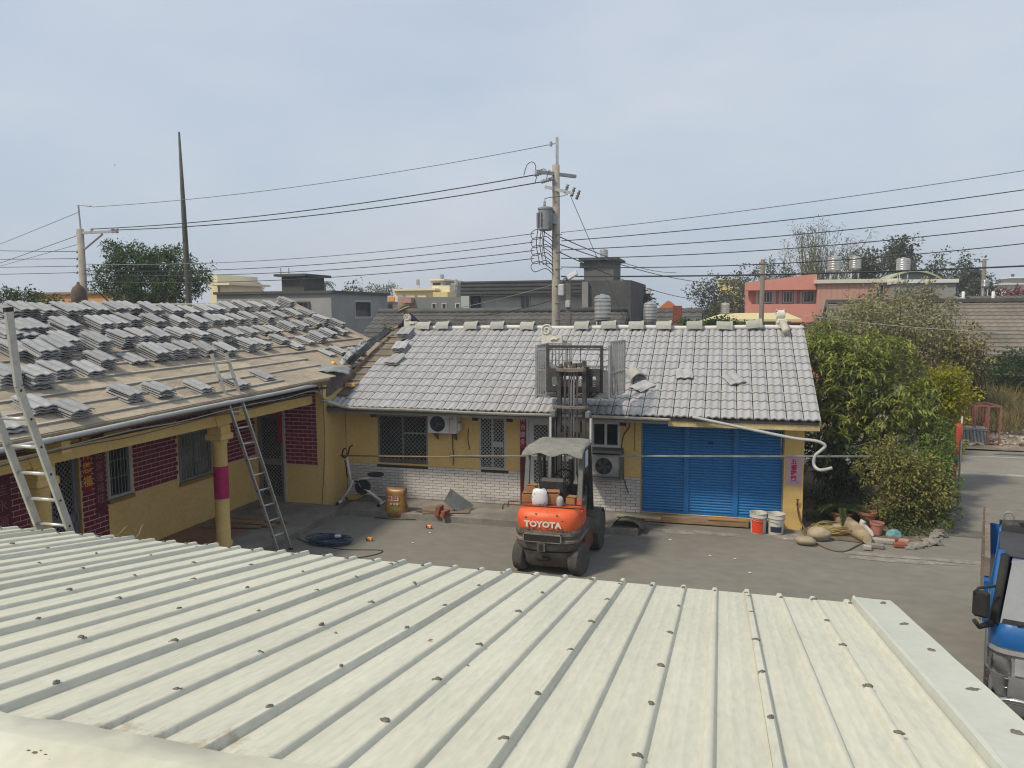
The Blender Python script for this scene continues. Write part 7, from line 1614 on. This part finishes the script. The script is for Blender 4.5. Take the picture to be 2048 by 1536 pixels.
# wires, each sagging between its ends
def wire(label, a, b, r_=.012, sag=.15, m=None):
    a, b = Vector(a), Vector(b); pts = [a.lerp(b, t) - Vector((0, 0, 4 * sag * t * (1 - t))) for t in [k / 16 for k in range(17)]]
    MB().tube(pts, r_, 5).build('power_line', m or M_wire, smooth=True, label=label, cat='wire', group='overhead wires')
pole = lambda x, y: at(x, y, Y=22)
wire('topmost thin wire between the two utility poles', pole(1106, 288), at(184, 414, Y=24), .011, .25, M_wireg)
wire('upper of the two heavier wires between the utility poles', ib, at(186, 458, Y=24), .017, .25)
wire('lower of the two heavier wires between the utility poles', id_, at(232, 460, Y=24), .017, .25)
lo = ['first', 'second', 'third', 'fourth']
for k, (yr, yl) in enumerate(((467, 528), (484, 541), (501, 548), (517, 562))):
    wire(f'{lo[k]} from the top of the low wires left of the transformer pole', at(1068, yr, Y=21.9), at(160, yl, Y=24), .012, .3, M_wireg if k == 0 else M_wire)
rr = ['topmost', 'second', 'third', 'fourth', 'fifth']
for k, (ya, yb, g_) in enumerate(((465, 335, 1), (482, 371, 0), (500, 408, 0), (517, 437, 0), (534, 471, 0))):
    A = at(1122, ya, Y=21.9); B = at(2048, yb, Y=22.5); wire(f'{rr[k]} wire running right from the transformer pole', A, A + (B - A) * 1.25, .013 if g_ == 0 else .011, .12 + .05 * k, M_wireg if g_ else M_wire)
A = at(1122, 553, Y=21.9); B = at(2048, 526, Y=22.5); wire('lowest thick cable running right from the transformer pole', A, A + (B - A) * 1.25, .022, .12)
wire('first service wire sloping from the pole to the far houses', pole(1120, 474), at(1352, 545, Y=55), .016, .3); wire('second service wire sloping from the pole to the far houses', pole(1120, 489), at(1500, 560, Y=60), .016, .6); wire('third service wire sloping from the pole to the far houses', pole(1120, 505), at(1480, 590, Y=60), .016, .8)
wire('guy wire sloping from the pole arm towards the concrete tower', at(1141, 392, Y=21.8), at(1258, 660, Y=25), .010, .02, M_wireg)
wire('black service cable low over the dark tile roof', pole(1105, 600), at(905, 632, Y=26.5), .015, .15); wire('thin service wire from the pole to the striped building', pole(1104, 570), at(720, 620, Y=45), .014, .5, M_wireg)
wire('thin pale wire crossing in front of the long grey roof', at(1600, 630, Y=23), at(2100, 668, Y=23), .008, .1, mat('wire_pale', (.34, .36, .36), .5))
for k, (ya, yb, y2) in enumerate(((424, 486, 24), (470, 524, 24), (488, 530, 24), (503, 499, 24), (517, 516, 24), (532, 532, 24), (545, 546, 24))):
    A = at(158, ya, Y=24); B = at(0, yb, Y=y2 + (4 if k < 3 else 0)); wire(f'{ords[k]} wire from the top leaving the left utility pole to the left', A, A + (B - A) * 3.5, .012, .06, M_wireg if k in (0, 2) else M_wire)
# ============================================================ houses behind
def wave_roof(x0, x1, y0, z0, y1, z1, nrow, ncol, amp=.03, step=.035):
    """tiled slope from eave (y0,z0) to ridge (y1,z1) as stepped, waved courses"""
    mb = MB(); dy, dz = (y1 - y0) / nrow, (z1 - z0) / nrow; nc = ncol * 4
    for r in range(nrow):
        a = [(x0 + (x1 - x0) * j / nc, y0 + r * dy, z0 + r * dz + step + amp * (.5 - .5 * math.cos(math.pi * j / 2)) ) for j in range(nc + 1)]
        b = [(p[0], p[1] + dy * 1.02, p[2] + dz - step * .95) for p in a]; c = [(p[0], p[1], p[2] - step * 1.3) for p in a]
        mb.sheet([c, a, b])
    return mb
def winbox(parent, x0, x1, z0, z1, y, fm, pm=None, bars=0):
    d = .06 if y is not None else 0
    f_ = frame(MB(), x0, x1, z0, z1, min(.09, (x1 - x0) * .12), y - .05, y + .04).build('window', fm, parent)
    MB().box(x0 + .02, x1 - .02, y - .015, y - .005, z0 + .02, z1 - .02).build('pane', pm or M_glass, f_)
    if bars:
        b = MB()
        for k in range(1, bars): xx = x0 + (x1 - x0) * k / bars; b.box(xx - .02, xx + .02, y - .04, y - .012, z0 + .05, z1 - .05)
        b.build('mullion', fm, f_)
    return f_
def pxbox(x0, x1, ytop, Y, ybot=None):
    """X range and z range of a facade at distance Y seen between those picture columns"""
    xm = (x0 + x1) / 2; z1 = at(xm, ytop, Y=Y).z; z0 = at(xm, ybot, Y=Y).z if ybot is not None else 0
    return at(x0, ytop, Y=Y).x, at(x1, ytop, Y=Y).x, z0, z1
def block(t, x0, x1, ytop, Y, depth, m, ybot=None, name='wall'):
    a, b, z0, z1 = pxbox(x0, x1, ytop, Y, ybot); MB().box(a, b, Y, Y + depth, z0, z1).build(name, m, t); return a, b, z0, z1
def wins(t, Y, rects, fm, pm=None, bars=0):
    for (x0, x1, y0, y1) in rects:
        a, b, z0, z1 = pxbox(x0, x1, y0, Y, y1); winbox(t, a, b, z0, z1, Y - .02, fm, pm, bars)
# 1 dark tile roof house right behind the ridge
M_dk = mat('charcoal_tile', (.085, .083, .076), .75, c2=(.055, .054, .05), scale=1.2, var=.2, island=.2)
h1 = thing('dark_tile_house', 'house with a long charcoal tile roof right behind the ridge', 'house', (-6, 26, 0))
xa, xb = at(757, 624, Y=27).x, at(1256, 622, Y=27).x; zr_ = at(1000, 624, Y=27).z
tag(wave_roof(xa, xb, 23.4, 2.4, 27, zr_, 13, int((xb - xa) / .3)).build('roof_tiles', M_dk, h1), kind='stuff')
tag(wave_roof(xa, xb, 30.6, 2.4, 27, zr_, 13, int((xb - xa) / .3)).build('rear_roof_tiles', M_dk, h1), kind='stuff')
MB().tube([(xa, 27, zr_ + .04), (xb, 27, zr_ + .04)], .11, 8).build('ridge_cap', M_dk, h1, smooth=True)
M_rbk = mat('red_brick_wall', (.22, .07, .045), .9, c2=(.15, .05, .035), scale=6, var=.2)
MB().prism([(xb - .35, 23.9, 0), (xb - .35, 30.1, 0), (xb - .35, 30.1, 2.5), (xb - .35, 27, zr_ - .12), (xb - .35, 23.9, 2.5)], (-.2, 0, 0)).build('gable_wall', M_rbk, h1)
MB().box(xa + .3, xb - .56, 23.9, 24.1, 0, 2.5).build('wall', M_rbk, h1); MB().box(xa + .3, xb - .56, 29.9, 30.1, 0, 2.5).build('wall', M_rbk, h1)
for (ya, za, yb_, zb_) in ((23.4, 2.36, 27, zr_ - .03), (30.6, 2.36, 27, zr_ - .03)): MB().prism([(xb - .03, ya, za), (xb - .03, yb_, zb_), (xb - .03, yb_, zb_ - .2), (xb - .03, ya, za - .2)], (.06, 0, 0)).build('verge_board', M_dk, h1)
sr = at(1170, 665, Y=22.9)
g_ = thing('lean_to', 'low dark tiled lean-to beside the street lamp post', 'shed', (sr.x, 22.6, 0)); tag(wave_roof(sr.x - .9, sr.x + 1.2, 21.6, 3.15, 23.0, 3.72, 5, 7).build('roof_tiles', M_dk, g_), kind='stuff'); MB().box(sr.x - .8, sr.x + 1.1, 22.3, 23.2, 0, 3.2).build('wall', M_concd, g_)
# 2 concrete building with tank tower
M_cg = mat('grey_render', (.25, .25, .235), .92, c2=(.19, .19, .18), scale=.8, var=.1); M_ck = mat('blackened_concrete', (.085, .088, .086), .95, c2=(.055, .057, .057), scale=.7, var=.2)
t = thing('concrete_building', 'dark concrete building with a tank tower behind the utility pole', 'building', (at(1090, 600, Y=42).x, 42, 0)); Y = 42
block(t, 940, 1163, 566, Y, 8, mat('pale_render', (.40, .40, .375), .92, c2=(.31, .31, .29), scale=.8, var=.1)); a, b, z0, z1 = block(t, 921, 1166, 561, Y - .45, 9, M_ck, 591, 'parapet')
for k in range(4): z = z0 + (z1 - z0) * (k + .5) / 4; MB().box(a - .01, b + .01, Y - .48, Y - .451, z - .02, z + .02).build('groove', M_black, t)
block(t, 922, 938, 592, Y - .6, 4, mat('pale_mint_wall', (.36, .40, .37), .8)); block(t, 940, 958, 594, Y - .3, 3, M_dark)  # second block is flat black, standing in for an unlit room
block(t, 1163, 1262, 561, Y - 1.2, 8, M_ck); wins(t, Y, [(1041, 1061, 592, 626)], M_alud, M_glass, 2)
a, b, z0, z1 = block(t, 1168, 1227, 521, Y, 3, mat('tower_grey', (.135, .13, .12), .93, c2=(.09, .088, .084), scale=1), 563, 'tower'); MB().box(a - .25, b + .25, Y - .3, Y + 3.3, z1 + .005, z1 + .15).build('tower_slab', M_ck, t)
a, b, z0, z1 = pxbox(1160, 1166, 526, Y, 536); MB().box(a, a + .6, Y - .1, Y + .3, z0, z1).build('ledge', M_ck, t)
p = at(1171, 600, Y=Y - 1.25); MB().box(p.x - .16, p.x + .16, Y - 1.4, Y - 1.21, 0, at(1171, 562, Y=Y).z - .1).build('down_pipe', M_cg, t)
# water tanks
M_ss = mat('stainless_tank', (.50, .50, .47), .28, metal=.75, c2=(.40, .40, .38), scale=3, var=.08)
def tank(label, px_, ytop, ybot, wpx, Y, stand=None, cone=False):
    a = at(px_, ybot, Y=Y); h_ = at(px_, ytop, Y=Y).z - a.z; r_ = wpx / 2 * (a - Vector((0, 0, CAMZ))).length / FPX
    t = thing('water_tank', label, 'water tank', tuple(a), 0, 'stainless water tanks'); prof = [(r_ * .96, 0)]
    for k in range(5): z = h_ * .84 * (k + .5) / 5; prof += [(r_, z - h_ * .06), (r_ * 1.0, z), (r_ * .955, z + h_ * .05)]
    prof += [(r_, h_ * .84), (r_ * .72, h_ * .94), (r_ * .3, h_ * .97), (r_ * .28, h_), (r_ * .05, h_)]
    MB().lathe(prof, 22).build('drum', M_ss, t, 'auto', True)
    if cone: MB().lathe([(r_ * .1, -h_ * .14), (r_ * .9, -.02), (r_ * .96, 0)], 22).build('cone_base', M_concd, t, True, True)
    zs = stand if stand is not None else a.z - .3
    for k in range(4): a_ = R(45 + 90 * k); MB().tube([(r_ * .8 * math.cos(a_), r_ * .8 * math.sin(a_), 0 if not cone else .05), (r_ * .9 * math.cos(a_), r_ * .9 * math.sin(a_), zs - a.z)], max(.02, r_ * .05), 6).build('leg', M_steel, t, True, True)
    MB().lathe([(r_ * 1.0, -.05), (r_ * 1.0, -.01)], 16).build('stand_ring', M_alud, t, local=True)
tank('large steel water tank right of the street lamp behind the ridge', 1205, 588, 637, 33, 24, 0, True)
tank('steel water tank on legs behind the ridge tiles', 1300, 603, 640, 26, 27, 0)
tank('small steel tank on top of the concrete tower', 1208, 497, 519, 16, 43, None)
tank('steel tank standing on the pale awning building', 1450, 605, 626, 17, 40, 2.5)
# 3 coloured buildings left of centre
M_cream = mat('cream_yellow_wall', (.62, .50, .22), .8, var=.06); M_creaml = mat('pale_cream_trim', (.66, .60, .42), .8); M_org = mat('orange_wall', (.60, .26, .06), .8); M_wh = mat('white_wall', (.58, .58, .56), .8, var=.06)
t = thing('yellow_building', 'cream yellow building with tanks on its roof left of centre', 'building', (at(850, 590, Y=82).x, 84, 0)); Y = 82
block(t, 787, 868, 581, Y, 10, M_cream); block(t, 785, 870, 577, Y - .5, 11, M_creaml, 581, 'cornice')
block(t, 864, 899, 571, Y + 1, 10, M_creaml); block(t, 860, 885, 559, Y + 2, 6, mat('pale_pink_wall', (.50, .42, .38), .8), 572); block(t, 858, 888, 558, Y + 1.6, 7, M_creaml, 561, 'slab'); block(t, 866, 895, 584, Y - 1, 3, M_cream); block(t, 888, 912, 566, Y + 3, 5, M_cg)
for (x0, x1) in ((790, 807), (813, 830), (836, 853)): a, b, z0, z1 = pxbox(x0, x1, 584, Y, 596); MB().box(a, b, Y - .15, Y - .01, z0, z1 - .3).build('balcony', mat('bright_cream', (.68, .60, .34), .8), t)
block(t, 866, 881, 566, Y + 1.9, .1, M_dark, 570, 'opening')
for lab, x, y0, y1, w_ in (('tiny steel tank on legs on the yellow building, left one', 836, 558, 568, 7), ('tiny green grey tank on the top block of the yellow building', 884, 548, 559, 8), ('tiny steel tank on the right end of the yellow building', 912, 558, 571, 7)): tank(lab, x, y0, y1, w_, 84, 6.0)
t = thing('striped_building', 'building with orange and white fascia squares left of the yellow one', 'building', (at(760, 600, Y=66).x, 67, 0)); Y = 66
block(t, 726, 795, 595, Y, 8, M_wh); a, b, z0, z1 = block(t, 723, 796, 593, Y - .8, 9, M_wh, 604, 'fascia')
for (x0, x1) in ((736, 749), (760, 771), (784, 796)): a, b, z0, z1 = pxbox(x0, x1, 594, Y, 603); MB().box(a, b, Y - .86, Y - .805, z0, z1).build('fascia_square', M_org, t)
wins(t, Y, [(747, 756, 607, 622), (763, 786, 607, 622)], M_alud, M_glass, 2)
t = thing('pink_grey_building', 'grey building with pinkish corner and three white framed windows', 'building', (at(870, 610, Y=60).x, 61, 0)); Y = 60
block(t, 831, 928, 594, Y, 8, mat('green_grey_wall', (.15, .165, .16), .9, var=.08)); block(t, 795, 831, 595, Y + .3, 7, mat('pink_tile_wall', (.36, .20, .18), .8)); block(t, 796, 822, 596, Y - .5, 1, MT['pink_tile_wall'], 606, 'balcony')
wins(t, Y, [(864, 873, 606, 620), (884, 893, 606, 620), (911, 921, 606, 620)], M_wh); wins(t, Y + .3, [(804, 818, 608, 620)], M_wh)
t = thing('low_red_house', 'low pinkish house top at the left of the charcoal roof', 'house', (at(738, 625, Y=50).x, 51, 0)); block(t, 722, 745, 622, 50, 4, M_wh); block(t, 740, 790, 619, 51, 4, mat('salmon_wall', (.45, .25, .17), .85))
t = thing('low_red_house', 'small red roofed shed beside the grey flat building', 'house', (at(690, 635, Y=40).x, 41, 0)); block(t, 676, 706, 633, 40, 3, mat('red_roof', (.28, .09, .06), .8))
# 4 grey flat building on the left
t = thing('flat_roof_building', 'grey flat roofed building with a dark tank hut behind the stripped roof', 'building', (at(550, 600, Y=31).x, 33, 0)); Y = 31
M_fg = mat('light_grey_render', (.30, .305, .30), .9, c2=(.24, .245, .24), scale=.7, var=.06)
a, b, z0, z1 = block(t, 433, 662, 587, Y, 6, M_fg); MB().box(a - .1, b + .1, Y - .12, Y + 6.1, z1 - .02, z1 + .10).build('coping', M_ck, t); wins(t, Y, [(595, 620, 603, 622)], M_ck, M_glass, 2)
zw = at(668, 600, Y=33).z
fw_ = MB().box(b + .001, b + .03, Y + 2.2, Y + 4.0, zw - .9, zw).build('window', M_alu, t); MB().box(b + .031, b + .04, Y + 2.3, Y + 3.9, zw - .8, zw - .1).build('pane', M_glass, fw_)
a, b, z0, z1 = block(t, 563, 607, 553, Y + 2.5, 2, M_concd, 590, 'tank_hut'); MB().box(a - .25, b + .25, Y + 2.2, Y + 4.8, z1, z1 + .12).build('hut_slab', M_ck, t)
for x in (562, 578): p = at(x, 550, Y=Y + 3); MB().tube([tuple(p), tuple(p + Vector((0, 0, .35)))], .02, 5).build('rebar', M_rust, t)
t = thing('yellow_building', 'pale yellow house corner half hidden by the dark green tree', 'building', (at(440, 590, Y=48).x, 49, 0)); block(t, 418, 434, 549, 48, 5, M_creaml); block(t, 440, 459, 566, 47.5, 4, M_creaml); a, b, z0, z1 = pxbox(415, 460, 566, 47); MB().box(a, b, 46.9, 52, z1 - .15, z1).build('cornice', M_creaml, t)
t = thing('orange_building', 'low orange wall of a house behind the stripped roof at the far left', 'building', (at(150, 590, Y=34).x, 36, 0)); a, b, z0, z1 = block(t, 60, 225, 588, 34, 5, mat('peach_wall', (.52, .27, .10), .85, var=.08)); MB().box(a - .1, b + .1, 33.85, 39.1, z1, z1 + .1).build('coping', mat('tan_coping', (.24, .18, .12), .9), t)
for (x0, x1) in ((85, 100), (102, 122), (124, 136)): q0, q1, z0, z1 = pxbox(x0, x1, 586, 34, 590); MB().box(q0, q1, 33.9, 33.99, z0, z1).build('trim_panel', M_creaml, t)
p = at(158, 597, Y=23.2); mb = MB().lathe([(.26, -.6), (.27, .1), (.25, .28), (.18, .42), (.08, .50), (.05, .56), (.04, .62)], 14, Matrix.Translation(p)); mb.build('bundled_cover', mat('brown_cover_cloth', (.12, .09, .065), .95, c2=(.07, .055, .04), scale=6, var=.2), smooth=True, label='brown domed cover standing at the foot of the left utility pole', cat='cover')
MB().tube([(p.x, p.y, 0), (p.x, p.y, p.z - .55)], .12, 8).build('wooden_post', M_bark, smooth=True, label='dark stump post carrying the brown domed cover', cat='post')
# 5 coral building on the right
M_cor = mat('coral_tile_wall', (.55, .235, .185), .75, c2=(.51, .215, .17), scale=2, var=.06); M_corl = mat('pale_coral_tile', (.46, .26, .20), .8, c2=(.42, .235, .185), scale=2, var=.06)
t = thing('coral_building', 'coral red two storey building with balcony and cream coping', 'building', (at(1640, 600, Y=50).x, 52, 0)); Y = 50
block(t, 1497, 1636, 566, Y, 9, M_cor); 
for (yt, yb2, nm) in ((557, 580, 'canopy'), (608, 645, 'balcony_wall')): a, b, z0, z1 = pxbox(1491, 1634, yt, Y - 1.2, yb2); MB().prism([(a, Y - 1.2, z0), (b, Y - 1.2, z0), (b, Y - 1.2, z1 + (.25 if nm == 'canopy' else 0)), (a, Y - 1.2, z1 - (.2 if nm == 'canopy' else 0))], (0, 1.19, 0)).build(nm, M_cor, t)
wins(t, Y, [(1527, 1546, 582, 606), (1566, 1586, 582, 606), (1606, 1630, 580, 606)], M_wh, M_glass, 3)
for (x0, x1) in ((1512, 1517), (1546, 1552), (1558, 1564), (1588, 1594), (1600, 1605)): block(t, x0, x1, 581, Y - .05, .1, M_wh, 608, 'white_pier')
a, b, z0, z1 = block(t, 1636, 1794, 566, Y - 1.5, 9, M_corl); MB().box(a - .2, b + .2, Y - 1.7, Y + 7.7, z1, z1 + .22).build('coping', mat('cream_coping', (.52, .50, .42), .8), t); wins(t, Y - 1.5, [(1752, 1768, 569, 598)], M_alud, M_glass, 2)
for k in range(14): x = a + (b - a) * (k + .5) / 14; MB().box(x - .012, x + .012, Y - 1.506, Y - 1.49, 0, z1 - .1).build('wall_joint', mat('dark_coral_joint', (.36, .19, .15), .9), t)
for lab, x, y0, y1, w_ in (('steel tank on legs above the coral building, left one', 1668, 512, 541, 23), ('steel tank on legs above the coral building, middle one', 1710, 512, 537, 20), ('steel tank above the arched roof right of the coral building', 1806, 515, 541, 23)): tank(lab, x, y0, y1, w_, 50, 5.2)
tank('small steel tank near the thin far mast on the right', 1970, 558, 573, 12, 55, 4.0)
tank('tiny pale tank left of the coral balcony', 1499, 579, 594, 8, 52, 3.6)
# 6 arched green roof
t = thing('arched_roof_building', 'building with a pale green arched metal roof', 'building', (at(1800, 560, Y=60).x, 62, 0)); Y = 60; xa, xb = at(1770, 560, Y=Y).x, at(1885, 560, Y=Y).x; zb_ = at(1820, 562, Y=Y).z; zt = at(1820, 541, Y=Y).z
M_gr = mat('pale_green_sheet', (.33, .38, .24), .6, var=.08); n = 14; arc = [(xa + (xb - xa) * k / n, zb_ + (zt - zb_) * math.sin(math.pi * k / n) ** .8) for k in range(n + 1)]
MB().sheet([[(x, Y - .4, z + .02) for x, z in arc], [(x, Y + 14, z + .02) for x, z in arc]], .12).build('roof', M_gr, t)
MB().prism([(x, Y, z - .12) for x, z in arc] + [(xb, Y, 0), (xa, Y, 0)], (0, .2, 0)).build('gable_wall', mat('grey_green_sheet', (.20, .235, .20), .7, var=.1), t)
MB().prism([(at(1690, 560, Y=62).x, Y + 1, zb_), (xa + .4, Y + 1, zb_), (xa + 1.6, Y + 1, zt - .3)], (0, 10, 0)).build('side_roof', M_gr, t); MB().box(at(1690, 560, Y=62).x, xa + .3, Y + 1.2, Y + 10, 0, zb_ - .01).build('wall', M_cg, t)
t = thing('grey_house', 'grey house with white coping between coral building and long roof', 'house', (at(1850, 590, Y=46).x, 47, 0)); a, b, z0, z1 = block(t, 1796, 1912, 566, 46, 6, mat('mid_grey_wall', (.24, .245, .24), .9, var=.1)); MB().box(a - .1, b + .1, 45.85, 52.1, z1, z1 + .2).build('coping', M_wh, t)
t = thing('grey_house', 'small grey gabled shed behind the thin tree', 'house', (at(1850, 610, Y=42).x, 43, 0)); a, b, z0, z1 = block(t, 1818, 1880, 606, 42, 4, M_cg); MB().prism([(a - .2, 41.8, z1), (b + .2, 41.8, z1), ((a + b) / 2, 41.8, z1 + .75)], (0, 4.5, 0)).build('roof', M_concd, t)
# 7 long grey tiled roof
t = thing('long_roof_house', 'long low house with a grey brown tiled roof on the right', 'house', (at(1850, 640, Y=36).x, 37, 0)); xa = at(1652, 606, Y=37).x; xb = xa + 19; zr_ = at(1850, 605, Y=37).z
M_lg = mat('grey_brown_tile', (.175, .158, .132), .85, c2=(.12, .108, .09), scale=.7, var=.15, island=.15)
tag(wave_roof(xa, xb, 33.2, 2.55, 37, zr_, 14, 62, .02, .05).build('roof_tiles', M_lg, t), kind='stuff'); tag(wave_roof(xa, xb, 40.8, 2.55, 37, zr_, 14, 62, .02, .05).build('rear_roof_tiles', M_lg, t), kind='stuff')
MB().box(xa, xb, 36.85, 37.15, zr_ + .01, zr_ + .16).build('ridge_cap', M_concd, t)
MB().prism([(xa + .2, 33.6, 0), (xa + .2, 40.4, 0), (xa + .2, 40.4, 2.55), (xa + .2, 37, zr_ - .08), (xa + .2, 33.6, 2.55)], (.2, 0, 0)).build('gable_wall', mat('weathered_gable', (.26, .235, .20), .9, c2=(.18, .16, .14), scale=1.5), t); MB().box(xa + .4, xb - .4, 33.9, 34.1, 0, 2.6).build('wall', M_cg, t)
for (ya, za) in ((33.2, 2.55), (40.8, 2.55)): MB().prism([(xa - .02, ya, za + .02), (xa - .02, 37, zr_ + .1), (xa - .02, 37, zr_ - .12), (xa - .02, ya, za - .18)], (.08, 0, 0)).build('verge_board', M_concd, t)
for k in range(6): x = xb - 9.2 + k * 1.5; fw_ = MB().box(x, x + 1.1, 33.84, 33.9, .9, 2.1).build('window', M_dark, t); MB().box(x, x + 1.1, 33.80, 33.838, 2.12, 2.2).build('sill', M_alu, fw_)
for k in range(5): MB().box(xb - 9.4 + k * 2.2, xb - 9.25 + k * 2.2, 33.5, 33.65, 0, 2.5).build('porch_post', M_cg, t)
# second grey roof and far bits on the right
t = thing('grey_roof_house', 'farther grey roof with white vents above the long roof', 'house', (at(1990, 590, Y=48).x, 49, 0)); xa = at(1930, 598, Y=48).x; tag(wave_roof(xa, xa + 12, 45, at(1990, 607, Y=45).z, 48, at(1990, 592, Y=48).z, 8, 36, .02, .04).build('roof_tiles', M_lg, t), kind='stuff'); MB().box(xa + .2, xa + 11.8, 45.6, 51, 0, at(1990, 606, Y=45).z - .15).build('wall', M_cg, t)
for x in (1926, 1986): p = at(x, 600, Y=45.5); MB().tube([tuple(p + Vector((0, 0, -.4))), tuple(p + Vector((0, 0, .45)))], .08, 8).build('vent_pipe', M_wh, t, smooth=True)
t = thing('white_house', 'far white house with a flat roof at the right edge', 'house', (at(2040, 565, Y=115).x, 117, 0)); block(t, 2005, 2080, 568, 115, 8, M_wh); block(t, 2003, 2082, 566, 114.5, 9, M_wh, 569, 'slab'); block(t, 2022, 2080, 555, 117, 6, M_cg, 568); block(t, 2020, 2082, 553, 116.6, 7, M_wh, 556, 'slab'); block(t, 2025, 2029, 548, 117, .5, M_ck, 556, 'chimney')
tree('flowering_bush', 'far bush with crimson blossom before the white house', 'shrub', (at(2025, 590, Y=70).x, 70, 0), [E(2020, 584, 70, 1.6, 1, .35), E(2050, 586, 70, 1.6, 1, .3)], leaf_mat('crimson_blossom', (.32, .05, .07), (.12, .08, .04)), 70, 14, .2, .08, .3, 71, .1, .1, limbs=4)
t = thing('yellow_building', 'far cream house peeping over the dark trees', 'building', (at(1452, 560, Y=105).x, 107, 0)); block(t, 1436, 1480, 559, 105, 6, M_cream); block(t, 1434, 1482, 556, 104.6, 7, M_creaml, 559, 'cornice')
# 8 small dark roofs and pale awning building behind the ridge
t = thing('small_dark_house', 'small house with sagging charcoal roof and red chimney', 'house', (at(1350, 640, Y=31).x, 32, 0)); xa, xb = at(1308, 630, Y=31).x, at(1402, 650, Y=31).x; zz = at(1345, 617, Y=33).z
tag(wave_roof(xa, xb, 30, 2.9, 33, zz, 8, int((xb - xa) / .32), .03, .05).build('roof_tiles', M_dk, t), kind='stuff'); MB().box(xa + .2, xb - .2, 30.5, 33.2, 0, 2.9).build('wall', M_rbk, t)
p = at(1354, 632, Y=30.6); MB().cbox((p.x, 30.8, p.z), .34, .3, .8).build('chimney', M_rbk, t); MB().prism([(xb - .1, 30.3, 0), (xb - .1, 36, 0), (xb - .1, 36, 2.6), (xb - .1, 33, zz - .05), (xb - .1, 30.3, 2.8)], (-.1, 0, 0)).build('gable_wall', M_rbk, t); tag(wave_roof(xa, xb, 36, 2.9, 33, zz, 8, int((xb - xa) / .32), .03, .05).build('rear_roof_tiles', M_dk, t), kind='stuff')
t = thing('small_dark_house', 'dark gabled shed roof under the legged water tank', 'house', (at(1290, 650, Y=26).x, 26.4, 0)); c = at(1296, 640, Y=26.2); MB().prism([(c.x - .9, 25.4, c.z - .9), (c.x + .9, 25.4, c.z - .9), (c.x, 25.4, c.z - .05)], (0, 2.4, 0)).build('roof', M_dk, t); MB().box(c.x - .8, c.x + .8, 25.7, 27.6, 0, c.z - .92).build('wall', M_rbk, t)
p = at(1335, 607, Y=70); t = thing('orange_roof_house', 'far orange gabled roof above the small charcoal house', 'house', (p.x, 72, 0)); MB().prism([(p.x - .9, 70, p.z - .5), (p.x + .9, 70, p.z - .5), (p.x, 70, p.z + .25)], (0, 4, 0)).build('roof', mat('orange_roof', (.45, .13, .04), .8), t); MB().box(p.x - .8, p.x + .8, 70.2, 74, 0, p.z - .5).build('wall', M_wh, t)
t = thing('awning_building', 'low building with a pale cream metal awning and two dark roof panels', 'building', (at(1500, 640, Y=38).x, 39, 0)); xa, xb = at(1408, 640, Y=38).x, at(1600, 640, Y=38).x; z1 = at(1500, 643, Y=37).z; z2 = at(1500, 630, Y=40).z
MB().prism([(xa, 37, z1), (xb, 37, z1), (xb - .4, 40.5, z2), (xa + .9, 40.5, z2)], (0, 0, .1)).build('awning', mat('cream_awning', (.52, .45, .24), .7, var=.06), t); MB().box(xa + .6, xb - .4, 38, 42, 0, z1 - .02).build('wall', M_wh, t)
for x in (1450, 1476): p = at(x, 636, Y=38.4); MB().cbox((p.x, 38.4, p.z + .02), .62, .9, .06, Matrix.Rotation(math.atan2(z2 - z1, 3.5), 4, 'X')).build('solar_panel', mat('solar_dark', (.05, .055, .065), .3), t)
# ============================================================ hazy air
hz = MB().box(-190, 160, -12, 182, -1.2, 16.5).build('haze', None, kind='stuff')
hm_ = bpy.data.materials.new('hazy_air'); hm_.use_nodes = True; hn = hm_.node_tree; hn.nodes.clear()
ho = hn.nodes.new('ShaderNodeOutputMaterial'); hv = hn.nodes.new('ShaderNodeVolumePrincipled')
hv.inputs['Color'].default_value = (.82, .88, .95, 1); hv.inputs['Density'].default_value = .0014; hv.inputs['Anisotropy'].default_value = .2
hn.links.new(hv.outputs[0], ho.inputs['Volume']); hz.data.materials.clear(); hz.data.materials.append(hm_)
hz['label'] = 'thin pale haze hanging over the whole place'; hz['category'] = 'haze'
